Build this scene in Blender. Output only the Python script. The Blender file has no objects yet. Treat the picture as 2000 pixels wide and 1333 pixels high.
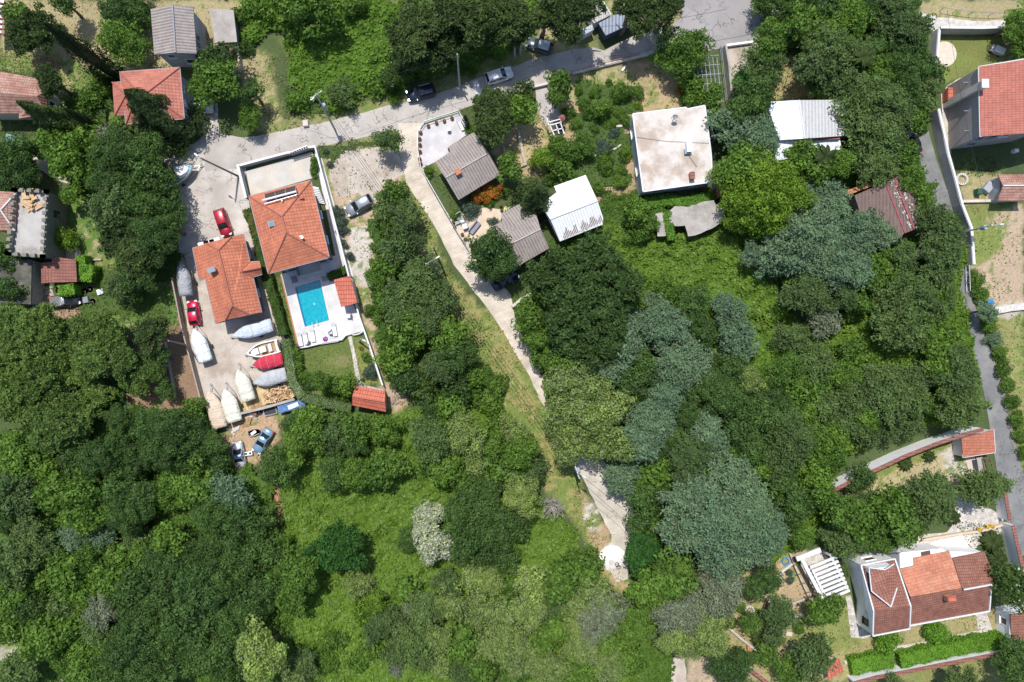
import bpy, math, random
import numpy as np
from mathutils import Vector, Matrix, Quaternion
random.seed(7)
S = bpy.context.scene
COL = S.collection
R = math.radians
# ---------------------------------------------------------------- camera
FPX = 2000*24/36.0
HC = 100.0
cam = bpy.data.cameras.new('camera'); camo = bpy.data.objects.new('camera', cam); COL.objects.link(camo)
cam.lens = 24; cam.sensor_width = 36; cam.sensor_fit = 'HORIZONTAL'; cam.clip_start = 1; cam.clip_end = 3000
dc = Vector(((950-1000)/FPX, -(692-666.5)/FPX, -1)).normalized()
CQ = dc.rotation_difference(Vector((0, 0, -1)))
camo.rotation_mode = 'QUATERNION'; camo.rotation_quaternion = CQ; camo.location = (0, 0, HC)
S.camera = camo
def P(px, py, z=0.0):
    v = CQ @ Vector(((px-1000)/FPX, -(py-666.5)/FPX, -1))
    t = (HC-z)/(-v.z)
    return Vector((v.x*t, v.y*t, z))
CM = np.array(CQ.to_matrix())
def toPX(x, y, z=0.0):
    w = np.stack([x, y, z-HC+0*x], -1) @ CM      # world -> camera
    return 1000-w[..., 0]/w[..., 2]*FPX, 666.5+w[..., 1]/w[..., 2]*FPX
# ---------------------------------------------------------------- light
SUN_EL, SHX, SHY = 66.0, 0.34, -0.94        # elevation, direction the shadows fall
W = bpy.data.worlds.new('World'); S.world = W; W.use_nodes = True
nt = W.node_tree; bg = nt.nodes['Background']; sky = nt.nodes.new('ShaderNodeTexSky')
sky.sky_type = 'NISHITA'; sky.sun_disc = False; sky.sun_elevation = R(SUN_EL); sky.sun_rotation = math.atan2(-SHX, -SHY)
nt.links.new(sky.outputs[0], bg.inputs[0]); bg.inputs[1].default_value = 0.15
sl = bpy.data.lights.new('sun', 'SUN'); sl.energy = 4.4; sl.angle = R(0.5); sl.color = (1, .965, .91)
so = bpy.data.objects.new('sun', sl); COL.objects.link(so)
c_ = math.cos(R(SUN_EL)); so.rotation_mode = 'QUATERNION'
so.rotation_quaternion = Vector((SHX*c_, SHY*c_, -math.sin(R(SUN_EL)))).to_track_quat('-Z', 'Y')
S.view_settings.view_transform = 'Standard'; S.view_settings.look = 'None'; S.view_settings.gamma = 1
S.view_settings.exposure = 0.10
S.cycles.max_bounces = 5; S.cycles.diffuse_bounces = 3; S.cycles.transparent_max_bounces = 4

# ---------------------------------------------------------------- materials
def newmat(name):
    m = bpy.data.materials.new(name); m.use_nodes = True
    return m, m.node_tree, m.node_tree.nodes['Principled BSDF']
def N(t, k, **kw):
    n = t.nodes.new(k)
    for a, b in kw.items(): setattr(n, a, b)
    return n
def math_(t, op, a, b=None, c=None, clamp=False):
    n = N(t, 'ShaderNodeMath', operation=op, use_clamp=clamp)
    for i, v in enumerate((a, b, c)):
        if v is None: continue
        if isinstance(v, (int, float)): n.inputs[i].default_value = v
        else: t.links.new(v, n.inputs[i])
    return n.outputs[0]
def mix(t, f, a, b, mode='MIX'):
    n = N(t, 'ShaderNodeMix', data_type='RGBA', blend_type=mode)
    for i, v in ((0, f), (6, a), (7, b)):
        if isinstance(v, (int, float)): n.inputs[i].default_value = v
        elif isinstance(v, tuple): n.inputs[i].default_value = (*v[:3], 1)
        else: t.links.new(v, n.inputs[i])
    return n.outputs[2]
def noise(t, co, scale, detail=3, rough=.55):
    n = N(t, 'ShaderNodeTexNoise'); n.inputs['Scale'].default_value = scale; n.inputs['Detail'].default_value = detail
    n.inputs['Roughness'].default_value = rough; t.links.new(co, n.inputs['Vector']); return n.outputs[0]
def ramp(t, v, lo, hi):
    n = N(t, 'ShaderNodeMapRange'); n.inputs[1].default_value = lo; n.inputs[2].default_value = hi; t.links.new(v, n.inputs[0]); return n.outputs[0]
def pos(t): return N(t, 'ShaderNodeNewGeometry').outputs['Position']
def bump(t, b, h, dist=.02, s=1):
    n = N(t, 'ShaderNodeBump'); n.inputs['Distance'].default_value = dist; n.inputs['Strength'].default_value = s
    t.links.new(h, n.inputs['Height']); t.links.new(n.outputs[0], b.inputs['Normal'])
def plain(name, col, rough=.8, var=.18, scale=1.2, metal=0, stain=None, samt=.5, fine=.12, crack=0):
    m, t, b = newmat(name)
    p = pos(t)
    n1 = noise(t, p, scale, 4); n2 = noise(t, p, 9, 3)
    k = math_(t, 'ADD', math_(t, 'MULTIPLY', ramp(t, n1, .3, .7), 2*var), 1-var)
    k2 = math_(t, 'ADD', math_(t, 'MULTIPLY', ramp(t, n2, .3, .7), 2*fine), 1-fine)
    kk = math_(t, 'MULTIPLY', k, k2)
    c = col
    if stain:
        s = ramp(t, noise(t, p, scale*.6, 5, .65), .46, .62)
        c = mix(t, math_(t, 'MULTIPLY', s, samt), col, stain)
    if crack:
        vo = N(t, 'ShaderNodeTexVoronoi', feature='DISTANCE_TO_EDGE'); vo.inputs['Scale'].default_value = .42
        pw = N(t, 'ShaderNodeVectorMath', operation='ADD'); nz = N(t, 'ShaderNodeTexNoise'); nz.inputs['Scale'].default_value = 1.1; nz.inputs['Detail'].default_value = 4
        t.links.new(p, nz.inputs['Vector']); sc_ = N(t, 'ShaderNodeVectorMath', operation='SCALE'); sc_.inputs['Scale'].default_value = 2.2; t.links.new(nz.outputs['Color'], sc_.inputs[0])
        t.links.new(p, pw.inputs[0]); t.links.new(sc_.outputs[0], pw.inputs[1]); t.links.new(pw.outputs[0], vo.inputs['Vector'])
        ck = math_(t, 'LESS_THAN', vo.outputs['Distance'], .022); gate = ramp(t, noise(t, p, .33, 2), .47, .55)
        kk = math_(t, 'MULTIPLY', kk, math_(t, 'SUBTRACT', 1, math_(t, 'MULTIPLY', math_(t, 'MULTIPLY', ck, gate), crack)))
        vb = N(t, 'ShaderNodeTexVoronoi'); vb.inputs['Scale'].default_value = .16; t.links.new(pw.outputs[0], vb.inputs['Vector']); wv = N(t, 'ShaderNodeSeparateXYZ'); t.links.new(vb.outputs['Color'], wv.inputs[0])
        kk = math_(t, 'MULTIPLY', kk, math_(t, 'ADD', math_(t, 'MULTIPLY', wv.outputs[0], .16), .92))
    n = N(t, 'ShaderNodeVectorMath', operation='SCALE')
    if isinstance(c, tuple): n.inputs[0].default_value = c
    else: t.links.new(c, n.inputs[0])
    t.links.new(kk, n.inputs['Scale'])
    t.links.new(n.outputs[0], b.inputs['Base Color'])
    b.inputs['Roughness'].default_value = rough; b.inputs['Metallic'].default_value = metal
    return m
def uvsep(t):
    u = N(t, 'ShaderNodeUVMap'); s = N(t, 'ShaderNodeSeparateXYZ'); t.links.new(u.outputs[0], s.inputs[0]); return s.outputs[0], s.outputs[1]
def frac(t, v, per): return math_(t, 'FRACT', math_(t, 'DIVIDE', v, per))
def groove(t, v, per, w):      # 1 on the line
    return math_(t, 'LESS_THAN', frac(t, v, per), w)
def tile(name, col, dark, row=.42, colw=.42, lw=.16, amt=.55, camt=.3, weather=None, wamt=.6):
    m, t, b = newmat(name); u, v = uvsep(t); p = pos(t)
    g1 = math_(t, 'MULTIPLY', groove(t, v, row, lw), amt); g2 = math_(t, 'MULTIPLY', groove(t, u, colw, lw), camt)
    g = math_(t, 'MAXIMUM', g1, g2)
    cu = math_(t, 'FLOOR', math_(t, 'DIVIDE', u, colw)); cv = math_(t, 'FLOOR', math_(t, 'DIVIDE', v, row))
    cb = N(t, 'ShaderNodeCombineXYZ'); t.links.new(cu, cb.inputs[0]); t.links.new(cv, cb.inputs[1])
    wn = N(t, 'ShaderNodeTexWhiteNoise', noise_dimensions='2D'); t.links.new(cb.outputs[0], wn.inputs['Vector'])
    c = col
    if weather: c = mix(t, math_(t, 'MULTIPLY', ramp(t, noise(t, p, .7, 5, .7), .42, .62), wamt), col, weather)
    k = math_(t, 'ADD', math_(t, 'MULTIPLY', wn.outputs[0], .24), .86)
    k = math_(t, 'MULTIPLY', k, math_(t, 'ADD', math_(t, 'MULTIPLY', ramp(t, noise(t, p, .5), .3, .7), .22), .89))
    n = N(t, 'ShaderNodeVectorMath', operation='SCALE')
    if isinstance(c, tuple): n.inputs[0].default_value = c
    else: t.links.new(c, n.inputs[0])
    t.links.new(k, n.inputs['Scale'])
    t.links.new(mix(t, g, n.outputs[0], dark), b.inputs['Base Color'])
    hh = math_(t, 'ADD', math_(t, 'MULTIPLY', frac(t, v, row), -1), math_(t, 'SINE', math_(t, 'MULTIPLY', u, 6.283/colw)))
    bump(t, b, hh, .02); b.inputs['Roughness'].default_value = .75
    return m
def corr(name, col, per=.3, dark=.45, stain=None, samt=.6, metal=0, rough=.7, seam=0):
    m, t, b = newmat(name); u, v = uvsep(t); p = pos(t)
    w = math_(t, 'SINE', math_(t, 'MULTIPLY', u, 6.283/per))
    c = mix(t, math_(t, 'MULTIPLY', ramp(t, w, .1, -1), dark), col, tuple(x*.35 for x in col))
    if seam: c = mix(t, math_(t, 'MULTIPLY', groove(t, v, seam, .04), .5), c, tuple(x*.4 for x in col))
    if stain:
        sc = N(t, 'ShaderNodeMapping'); sc.inputs['Scale'].default_value = (1, 1, 1); t.links.new(p, sc.inputs[0])
        c = mix(t, math_(t, 'MULTIPLY', ramp(t, noise(t, sc.outputs[0], .8, 6, .7), .45, .65), samt), c, stain)
    k = math_(t, 'ADD', math_(t, 'MULTIPLY', ramp(t, noise(t, p, 3), .3, .7), .2), .9)
    n = N(t, 'ShaderNodeVectorMath', operation='SCALE'); t.links.new(c, n.inputs[0]); t.links.new(k, n.inputs['Scale'])
    t.links.new(n.outputs[0], b.inputs['Base Color'])
    bump(t, b, w, .03); b.inputs['Roughness'].default_value = rough; b.inputs['Metallic'].default_value = metal
    return m
def paver(name, col, joint, su, sv, lw=.06, amt=.5, var=.2, rough=.8, wavy=0, stain=None):
    m, t, b = newmat(name); u, v = uvsep(t); p = pos(t)
    if wavy:
        nn = math_(t, 'MULTIPLY', noise(t, p, .8, 3), wavy); v = math_(t, 'ADD', v, nn)
    g = groove(t, v, sv, lw) if su > 10 else math_(t, 'MAXIMUM', groove(t, u, su, lw), groove(t, v, sv, lw))
    cu = math_(t, 'FLOOR', math_(t, 'DIVIDE', u, su)); cv = math_(t, 'FLOOR', math_(t, 'DIVIDE', v, sv))
    cb = N(t, 'ShaderNodeCombineXYZ'); t.links.new(cu, cb.inputs[0]); t.links.new(cv, cb.inputs[1])
    wn = N(t, 'ShaderNodeTexWhiteNoise', noise_dimensions='2D'); t.links.new(cb.outputs[0], wn.inputs['Vector'])
    k = math_(t, 'ADD', math_(t, 'MULTIPLY', wn.outputs[0], var), 1-var/2)
    k = math_(t, 'MULTIPLY', k, math_(t, 'ADD', math_(t, 'MULTIPLY', ramp(t, noise(t, p, .6, 5), .3, .7), .3), .85))
    c = col
    if stain: c = mix(t, math_(t, 'MULTIPLY', ramp(t, noise(t, p, .25, 5, .65), .45, .62), .6), col, stain)
    n = N(t, 'ShaderNodeVectorMath', operation='SCALE')
    if isinstance(c, tuple): n.inputs[0].default_value = c
    else: t.links.new(c, n.inputs[0])
    t.links.new(k, n.inputs['Scale'])
    t.links.new(mix(t, math_(t, 'MULTIPLY', g, amt), n.outputs[0], joint), b.inputs['Base Color'])
    b.inputs['Roughness'].default_value = rough
    return m
def glossy(name, col, rough=.3, metal=0, coat=0):
    m, t, b = newmat(name); b.inputs['Base Color'].default_value = (*col, 1); b.inputs['Roughness'].default_value = rough
    b.inputs['Metallic'].default_value = metal; b.inputs['Coat Weight'].default_value = coat; b.inputs['Coat Roughness'].default_value = .08
    p = pos(t); k = math_(t, 'ADD', math_(t, 'MULTIPLY', noise(t, p, 2.5, 4), .12), rough-.05); t.links.new(k, b.inputs['Roughness'])
    return m
def leafmat(name, col, col2=None, tips=None, tamt=0):
    m, t, b = newmat(name)
    a = N(t, 'ShaderNodeAttribute', attribute_name='v'); oi = N(t, 'ShaderNodeObjectInfo')
    col2 = col2 or tuple(x*y for x, y in zip(col, (1.45, 1.35, 1.2)))
    c = mix(t, oi.outputs['Random'], col, col2)
    k = math_(t, 'ADD', math_(t, 'MULTIPLY', a.outputs['Fac'], .85), .58)
    n = N(t, 'ShaderNodeVectorMath', operation='SCALE'); t.links.new(c, n.inputs[0]); t.links.new(k, n.inputs['Scale'])
    c = n.outputs[0]
    if tips:
        a2 = N(t, 'ShaderNodeAttribute', attribute_name='w')
        c = mix(t, math_(t, 'LESS_THAN', a2.outputs['Fac'], tamt), c, tips)
    t.links.new(c, b.inputs['Base Color']); b.inputs['Roughness'].default_value = .62
    b.inputs['Specular IOR Level'].default_value = .3
    tr = N(t, 'ShaderNodeBsdfTranslucent'); t.links.new(c, tr.inputs[0])
    ms = N(t, 'ShaderNodeMixShader'); ms.inputs[0].default_value = .44
    t.links.new(b.outputs[0], ms.inputs[1]); t.links.new(tr.outputs[0], ms.inputs[2])
    t.links.new(ms.outputs[0], t.nodes['Material Output'].inputs[0])
    return m
# ---------------------------------------------------------------- mesh helpers
class MB:
    def __init__(s): s.v = []; s.f = []; s.m = []
    def face(s, pts, mi=0):
        b = len(s.v); s.v += [tuple(p) for p in pts]; s.f.append(list(range(b, b+len(pts)))); s.m.append(mi)
    def prism(s, poly, z0, z1, mi=0, cap=True, bottom=True):
        pts = [(p[0], p[1]) for p in poly]
        if sum(pts[i][0]*pts[(i+1) % len(pts)][1]-pts[(i+1) % len(pts)][0]*pts[i][1] for i in range(len(pts))) < 0: pts = pts[::-1]
        n = len(pts)
        for i in range(n):
            a, b = pts[i], pts[(i+1) % n]
            s.face([(*a, z0), (*b, z0), (*b, z1), (*a, z1)], mi)
        if cap: s.face([(*a, z1) for a in pts], mi)
        if bottom: s.face([(*a, z0) for a in pts[::-1]], mi)
    def slab(s, pts, th=.14, mi=0):      # sloped polygon with thickness
        pts = [Vector(p) for p in pts]
        nz = sum((pts[i].x*pts[(i+1) % len(pts)].y-pts[(i+1) % len(pts)].x*pts[i].y) for i in range(len(pts)))
        if nz < 0: pts = pts[::-1]
        lo = [p-Vector((0, 0, th)) for p in pts]; n = len(pts)
        s.face(pts, mi); s.face(lo[::-1], mi)
        for i in range(n): s.face([lo[i], lo[(i+1) % n], pts[(i+1) % n], pts[i]], mi)
    def box(s, c, d, rz=0, mi=0, tilt=None):
        hx, hy, hz = d[0]/2, d[1]/2, d[2]/2
        M = Matrix.Rotation(rz, 3, 'Z')
        if tilt is not None: M = M @ tilt
        q = [Vector(c)+M @ Vector((x*hx, y*hy, z*hz)) for z in (-1, 1) for y in (-1, 1) for x in (-1, 1)]
        for f in ((0, 2, 3, 1), (4, 5, 7, 6), (0, 1, 5, 4), (2, 6, 7, 3), (0, 4, 6, 2), (1, 3, 7, 5)): s.face([q[i] for i in f], mi)
    def beam(s, a, b, w, h, mi=0):
        a = Vector(a); b = Vector(b); d = (b-a); L = d.length; d.normalize()
        up = Vector((0, 0, 1)) if abs(d.z) < .95 else Vector((1, 0, 0))
        x = d.cross(up).normalized(); y = x.cross(d)
        q = [p+x*sx*w/2+y*sy*h/2 for p in (a, b) for sx, sy in ((-1, -1), (1, -1), (1, 1), (-1, 1))]
        for i in range(4): j = (i+1) % 4; s.face([q[i], q[j], q[j+4], q[i+4]], mi)
        s.face(q[3::-1], mi); s.face(q[4:], mi)
    def tube(s, pts, r, n=8, mi=0, cap=True):
        pts = [Vector(p) for p in pts]; rs = r if isinstance(r, (list, tuple)) else [r]*len(pts); rings = []
        for i, p in enumerate(pts):
            d = (pts[min(i+1, len(pts)-1)]-pts[max(i-1, 0)]).normalized()
            up = Vector((0, 0, 1)) if abs(d.z) < .9 else Vector((1, 0, 0))
            x = d.cross(up).normalized(); y = x.cross(d)
            rings.append([p+(x*math.cos(6.2832*k/n)+y*math.sin(6.2832*k/n))*rs[i] for k in range(n)])
        for a, b in zip(rings, rings[1:]):
            for k in range(n): s.face([a[k], b[k], b[(k+1) % n], a[(k+1) % n]], mi)
        if cap: s.face(rings[0], mi); s.face(rings[-1][::-1], mi)
    def cyl(s, c, r, h, n=12, mi=0, r2=None):
        s.tube([c, (c[0], c[1], c[2]+h)], [r, r if r2 is None else r2], n, mi)
    def loft(s, rings, mi=0, cap=True, closed=True):
        for a, b in zip(rings, rings[1:]):
            n = len(a)
            for k in range(n if closed else n-1): s.face([a[k], a[(k+1) % n], b[(k+1) % n], b[k]], mi)
        if cap: s.face(rings[0][::-1], mi); s.face(rings[-1], mi)
    def build(s, name, mats, parent=None, local=False, smooth=False, bevel=0, rot=0):
        off = Vector((0, 0, 0))
        if parent is not None and not local:
            q = parent
            while q is not None: off += q.location; q = q.parent
        me = bpy.data.meshes.new(name)
        me.from_pydata([(v[0]-off.x, v[1]-off.y, v[2]-off.z) for v in s.v], [], s.f)
        mats = mats if isinstance(mats, (list, tuple)) else [mats]
        for m in mats: me.materials.append(m)
        me.polygons.foreach_set('material_index', s.m)
        uvl = me.uv_layers.new(name='UVMap'); cr, sr = math.cos(rot), math.sin(rot)
        uv = []
        for p in me.polygons:
            nn = p.normal
            if abs(nn.z) > .985: U = Vector((cr, sr, 0)); V = Vector((-sr, cr, 0))
            else:
                U = Vector((-nn.y, nn.x, 0)).normalized(); V = nn.cross(U)
            for vi in p.vertices:
                q = Vector(s.v[vi]); uv += [q.dot(U), q.dot(V)]
        uvl.data.foreach_set('uv', uv)
        if smooth or bevel:
            import bmesh
            bm = bmesh.new(); bm.from_mesh(me); bmesh.ops.remove_doubles(bm, verts=bm.verts, dist=.0005); bm.to_mesh(me); bm.free()
            if smooth: me.polygons.foreach_set('use_smooth', [True]*len(me.polygons))
        o = bpy.data.objects.new(name, me); COL.objects.link(o)
        if parent is not None: o.parent = parent
        if bevel:
            md = o.modifiers.new('bevel', 'BEVEL'); md.width = bevel; md.segments = 2; md.limit_method = 'ANGLE'
        return o
def thing(name, label, cat, loc, rz=0, group=None):
    o = bpy.data.objects.new(name, None); COL.objects.link(o); o.empty_display_size = .3
    o.location = loc; o.rotation_euler = (0, 0, rz); tag(o, label, cat, group); return o
def tag(o, label=None, cat=None, group=None, kind=None):
    if label: o['label'] = label
    if cat: o['category'] = cat
    if group: o['group'] = group
    if kind: o['kind'] = kind
    return o
def copytree(o, parent=None):
    c = o.copy(); COL.objects.link(c); c.parent = parent
    for ch in list(o.children): copytree(ch, c)
    return c
def cen(pts): return (sum(p[0] for p in pts)/len(pts), sum(p[1] for p in pts)/len(pts), 0)
def PP(l, z=0): return [P(a, b, z) for a, b in l]
def Z(l, z): return [(p[0], p[1], z) for p in l]
def inset(poly, d):
    pts = [Vector((p[0], p[1])) for p in poly]; n = len(pts)
    A = sum(pts[i].x*pts[(i+1) % n].y-pts[(i+1) % n].x*pts[i].y for i in range(n)); sg = 1 if A > 0 else -1
    out = []
    for i in range(n):
        a, b, c = pts[i-1], pts[i], pts[(i+1) % n]
        e1 = (b-a).normalized(); e2 = (c-b).normalized()
        n1 = Vector((-e1.y, e1.x))*sg; n2 = Vector((-e2.y, e2.x))*sg
        k = (n1+n2); k = k/max(.3, k.length_squared)*2
        out.append(b+k*d)
    return out
# numpy value noise
def vn(x, y, seed=0):
    xi = np.floor(x).astype(np.int64); yi = np.floor(y).astype(np.int64); fx = x-xi; fy = y-yi
    fx = fx*fx*(3-2*fx); fy = fy*fy*(3-2*fy)
    def h(a, b):
        n = (a*374761393+b*668265263+seed*1442695041) & 0x7fffffff; n = ((n ^ (n >> 13))*1274126177) & 0x7fffffff
        return ((n ^ (n >> 16)) & 0xffff)/65535.0
    return (h(xi, yi)*(1-fx)+h(xi+1, yi)*fx)*(1-fy)+(h(xi, yi+1)*(1-fx)+h(xi+1, yi+1)*fx)*fy
def fbm(x, y, seed=0, o=4):
    r = 0; a = .5
    for i in range(o): r = r+a*vn(x*2**i, y*2**i, seed+i*17); a *= .5
    return r/(1-.5**o)
def inpoly(x, y, poly):
    r = np.zeros(x.shape, bool); n = len(poly)
    for i in range(n):
        x1, y1 = poly[i]; x2, y2 = poly[(i+1) % n]
        if y1 == y2: continue
        c = ((y1 > y) != (y2 > y)) & (x < (x2-x1)*(y-y1)/(y2-y1)+x1); r ^= c
    return r
def npmesh(name, V, F, mat, attrs=None, smooth=False):
    me = bpy.data.meshes.new(name); me.vertices.add(len(V)); me.vertices.foreach_set('co', V.astype(np.float32).ravel())
    k = F.shape[1]; me.loops.add(F.size); me.loops.foreach_set('vertex_index', F.astype(np.int32).ravel())
    me.polygons.add(len(F)); me.polygons.foreach_set('loop_start', np.arange(0, F.size, k, dtype=np.int32))
    try: me.polygons.foreach_set('loop_total', np.full(len(F), k, np.int32))
    except Exception: pass
    me.update(calc_edges=True)
    if mat: me.materials.append(mat)
    for an, (dom, typ, arr) in (attrs or {}).items():
        at = me.attributes.new(an, typ, dom)
        if typ == 'FLOAT': at.data.foreach_set('value', arr.astype(np.float32).ravel())
        else: at.data.foreach_set('color', arr.astype(np.float32).ravel())
    me.polygons.foreach_set('use_smooth', np.full(len(F), smooth, bool))
    return me
rng = np.random.default_rng(5)
def quads(C, Nn, size, elong=1.25, cup=0):
    """leaf-like quads at centres C with normals Nn"""
    n = len(C); a = rng.normal(size=(n, 3)); U = np.cross(Nn, a); U /= np.linalg.norm(U, axis=1)[:, None]+1e-9
    Vv = np.cross(Nn, U); s = size*rng.uniform(.65, 1.35, (n, 1))*.5
    p = np.stack([C-U*s*elong, C-Vv*s*.75, C+U*s*elong, C+Vv*s*.75], 1)
    return p.reshape(-1, 3), np.arange(4*n).reshape(n, 4)
# ================================================================ GROUND
DRY=(.36,.30,.16); GR=(.15,.20,.045); LUSH=(.10,.18,.03); SOIL=(.27,.175,.11); BARE=(.44,.33,.23); RED=(.42,.22,.13); LAWN=(.13,.17,.04); UND=(.07,.10,.03); GRAV=(.50,.44,.37); PALE=(.54,.49,.44)
ZONES=[
([(0,0),(490,0),(478,150),(300,120),(290,140),(230,150),(120,115),(0,110)],DRY,10,.12),
([(100,100),(240,150),(225,260),(130,260),(95,180)],GR,10,.4),
([(0,100),(110,110),(120,140),(0,140)],GR,8,.4),
([(62,110),(120,118),(112,140),(60,135)],SOIL,6,.2),
([(300,100),(340,110),(340,135),(300,135)],DRY,4,.2),
([(125,370),(200,370),(210,520),(130,560),(125,480)],LUSH,12,.2),
([(150,500),(340,480),(350,640),(100,640),(100,600)],GR,10,.5),
([(225,560),(345,560),(350,640),(235,640)],LUSH,6,.2),
([(320,635),(365,635),(405,790),(330,820),(230,790),(240,700)],SOIL,8,.2),
([(470,100),(520,100),(560,250),(490,265),(475,180)],DRY,14,.5),
([(540,60),(680,50),(760,110),(700,200),(600,150)],DRY,30,.6),
([(640,60),(760,0),(790,0),(760,90),(660,130)],(.26,.25,.09),25,.5),
([(490,245),(560,235),(700,205),(790,180),(1000,100),(1120,80),(1160,60),(1170,100),(1000,150),(800,210),(560,270)],(.26,.24,.11),10,.5),
([(1040,20),(1140,20),(1130,100),(1060,110)],DRY,12,.4),
([(1180,0),(1330,0),(1330,60),(1250,60),(1180,60)],DRY,8,.4),
([(620,290),(800,245),(845,440),(870,520),(900,560),(985,640),(1075,800),(1110,890),(1240,1165),(1190,1150),(1130,1040),(1100,990),(1040,930),(1010,850),(930,720),(870,600),(730,560),(720,650),(760,750),(800,790),(770,820),(750,770),(690,560)],(.30,.27,.10),8,.62),
([(640,300),(770,290),(790,350),(745,370),(745,440),(720,470),(735,540),(720,560),(700,545),(680,500),(650,400)],BARE,8,.15),
([(780,300),(800,260),(795,350)],GRAV,5,.2),
([(680,450),(722,440),(730,480),(720,530),(738,560),(725,590),(690,545)],PALE,8,.25),
([(690,560),(725,560),(735,640),(745,740),(800,780),(770,810),(745,760),(700,620)],BARE,8,.4),
([(1130,950),(1190,1040),(1235,1165),(1195,1140),(1150,1050)],(.42,.30,.18),6,.3),
([(1145,985),(1175,990),(1170,1035),(1145,1030)],PALE,8,.45),
([(1185,1065),(1222,1060),(1225,1118),(1195,1122),(1168,1095)],(.75,.72,.68),5,.03),
([(1040,240),(1100,150),(1260,115),(1340,120),(1330,220),(1240,225),(1240,370),(1160,400),(1100,330),(1000,350),(960,300),(1000,250)],(.40,.29,.17),8,.3),
([(1090,150),(1200,130),(1260,160),(1240,200),(1150,210),(1100,200)],GR,12,.55),
([(1000,250),(1060,240),(1070,300),(1010,320)],(.45,.35,.19),6,.15),
([(830,325),(870,350),(930,450),(950,400),(900,395),(850,320)],(.14,.19,.04),3,.15),
([(1500,100),(1560,120),(1590,190),(1500,195)],(.38,.30,.15),8,.4),
([(1790,0),(2000,0),(2000,50),(1800,35)],DRY,6,.3),
([(1820,70),(1985,70),(1985,130),(1850,160),(1820,160)],(.17,.19,.05),5,.3),
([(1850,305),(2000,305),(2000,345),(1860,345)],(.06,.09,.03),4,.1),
([(1865,335),(1950,340),(1950,400),(1880,400)],DRY,5,.3),
([(1880,395),(2000,400),(2000,1000),(1960,800),(1920,620),(1890,480)],(.20,.22,.06),12,.4),
([(1945,410),(2000,400),(2000,600),(1930,590),(1895,520),(1920,450)],BARE,9,.25),
([(1930,590),(2000,590),(2000,625),(1930,620)],(.45,.40,.33),5,.35),
([(1940,620),(2000,620),(2000,860),(1975,800)],(.26,.25,.09),10,.4),
([(1680,920),(1880,855),(1895,960),(1790,980),(1700,970)],(.42,.35,.20),8,.3),
([(1690,918),(1840,862),(1850,880),(1760,915),(1700,940)],(.20,.22,.06),8,.4),
([(1835,880),(1880,862),(1890,930),(1850,930)],PALE,8,.4),
([(1650,960),(1790,960),(1780,1060),(1650,1080)],(.36,.28,.16),8,.4),
([(1400,1080),(1560,1060),(1670,1200),(1960,1190),(1965,1240),(1660,1290),(1700,1333),(1380,1333),(1400,1200)],(.33,.28,.13),9,.3),
([(1450,1070),(1570,1060),(1620,1200),(1500,1190)],(.44,.33,.20),9,.35),
([(1600,1150),(1660,1160),(1690,1260),(1560,1290),(1540,1220)],(.22,.24,.07),9,.3),
([(1700,1310),(2000,1260),(2000,1333),(1700,1333)],(.22,.22,.07),9,.3),
([(430,800),(560,790),(545,850),(520,900),(450,910),(440,850)],(.44,.30,.19),8,.2),
([(532,950),(545,950),(550,1000),(545,1050),(532,1050)],RED,4,.25),
([(0,1220),(60,1250),(110,1290),(130,1333),(0,1333)],(.5,.44,.35),12,.6),
([(100,590),(160,590),(160,628),(100,628)],(.40,.25,.17),2,.0),
([(535,540),(552,535),(588,680),(690,652),(700,650),(750,752),(700,760),(680,790),(590,770),(570,690)],(.12,.16,.035),3,.05),
([(640,705),(665,690),(690,700),(675,720),(650,715)],(.22,.20,.08),12,.5),
([(700,660),(755,750),(695,755),(690,700)],(.20,.21,.06),5,.2),
([(60,555),(105,560),(100,620),(70,620)],GRAV,3,.1),
([(1340,1282),(1400,1285),(1420,1340),(1340,1340)],BARE,6,.35),
([(1890,450),(1910,430),(1960,440),(1950,500),(1900,520)],(.2,.23,.06),8,.4),
]
st=.35
gx=np.arange(-84,90.1,st); gy=np.arange(-58,62.1,st); X,Y=np.meshgrid(gx,gy)
wx=X+(fbm(X*.9,Y*.9,3)-.5)*1.6; wy=Y+(fbm(X*.9,Y*.9,9)-.5)*1.6
px,py=toPX(wx,wy); C=np.ones(X.shape+(4,))
C[...,:3]=np.array(UND)
mott=fbm(X*.45,Y*.45,21); mid=fbm(X*1.6,Y*1.6,33)
def paint(poly,col,soft,gaps):
    m=np.zeros(X.shape)
    for a,b in ((0,0),(soft,0),(-soft,0),(0,soft),(0,-soft)):
        m+=inpoly(px+a*.5,py+b*.5,poly)/5.0
    m=np.clip(m+(mid-.5)*.7*(m>0)*(m<1),0,1)
    g=np.array(GR if sum(col)>.5 else col)*1.0
    if gaps>0:
        q=np.clip((mid*.6+mott*.4-(.66-gaps*.35))*9,0,1)
        base=np.array(col)*(1-q[...,None])+np.array(GR if col not in (GR,LUSH) else DRY)*q[...,None]
    else: base=np.array(col)+0*X[...,None]
    C[...,:3]=C[...,:3]*(1-m[...,None])+base*m[...,None]
for z in ZONES: paint(*z)
C[...,:3]*=(.82+.36*mott)[...,None]
ny,nx=X.shape
V=np.stack([X,Y,0*X],-1).reshape(-1,3); idx=np.arange(nx*ny).reshape(ny,nx)
F=np.stack([idx[:-1,:-1],idx[:-1,1:],idx[1:,1:],idx[1:,:-1]],-1).reshape(-1,4)
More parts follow.
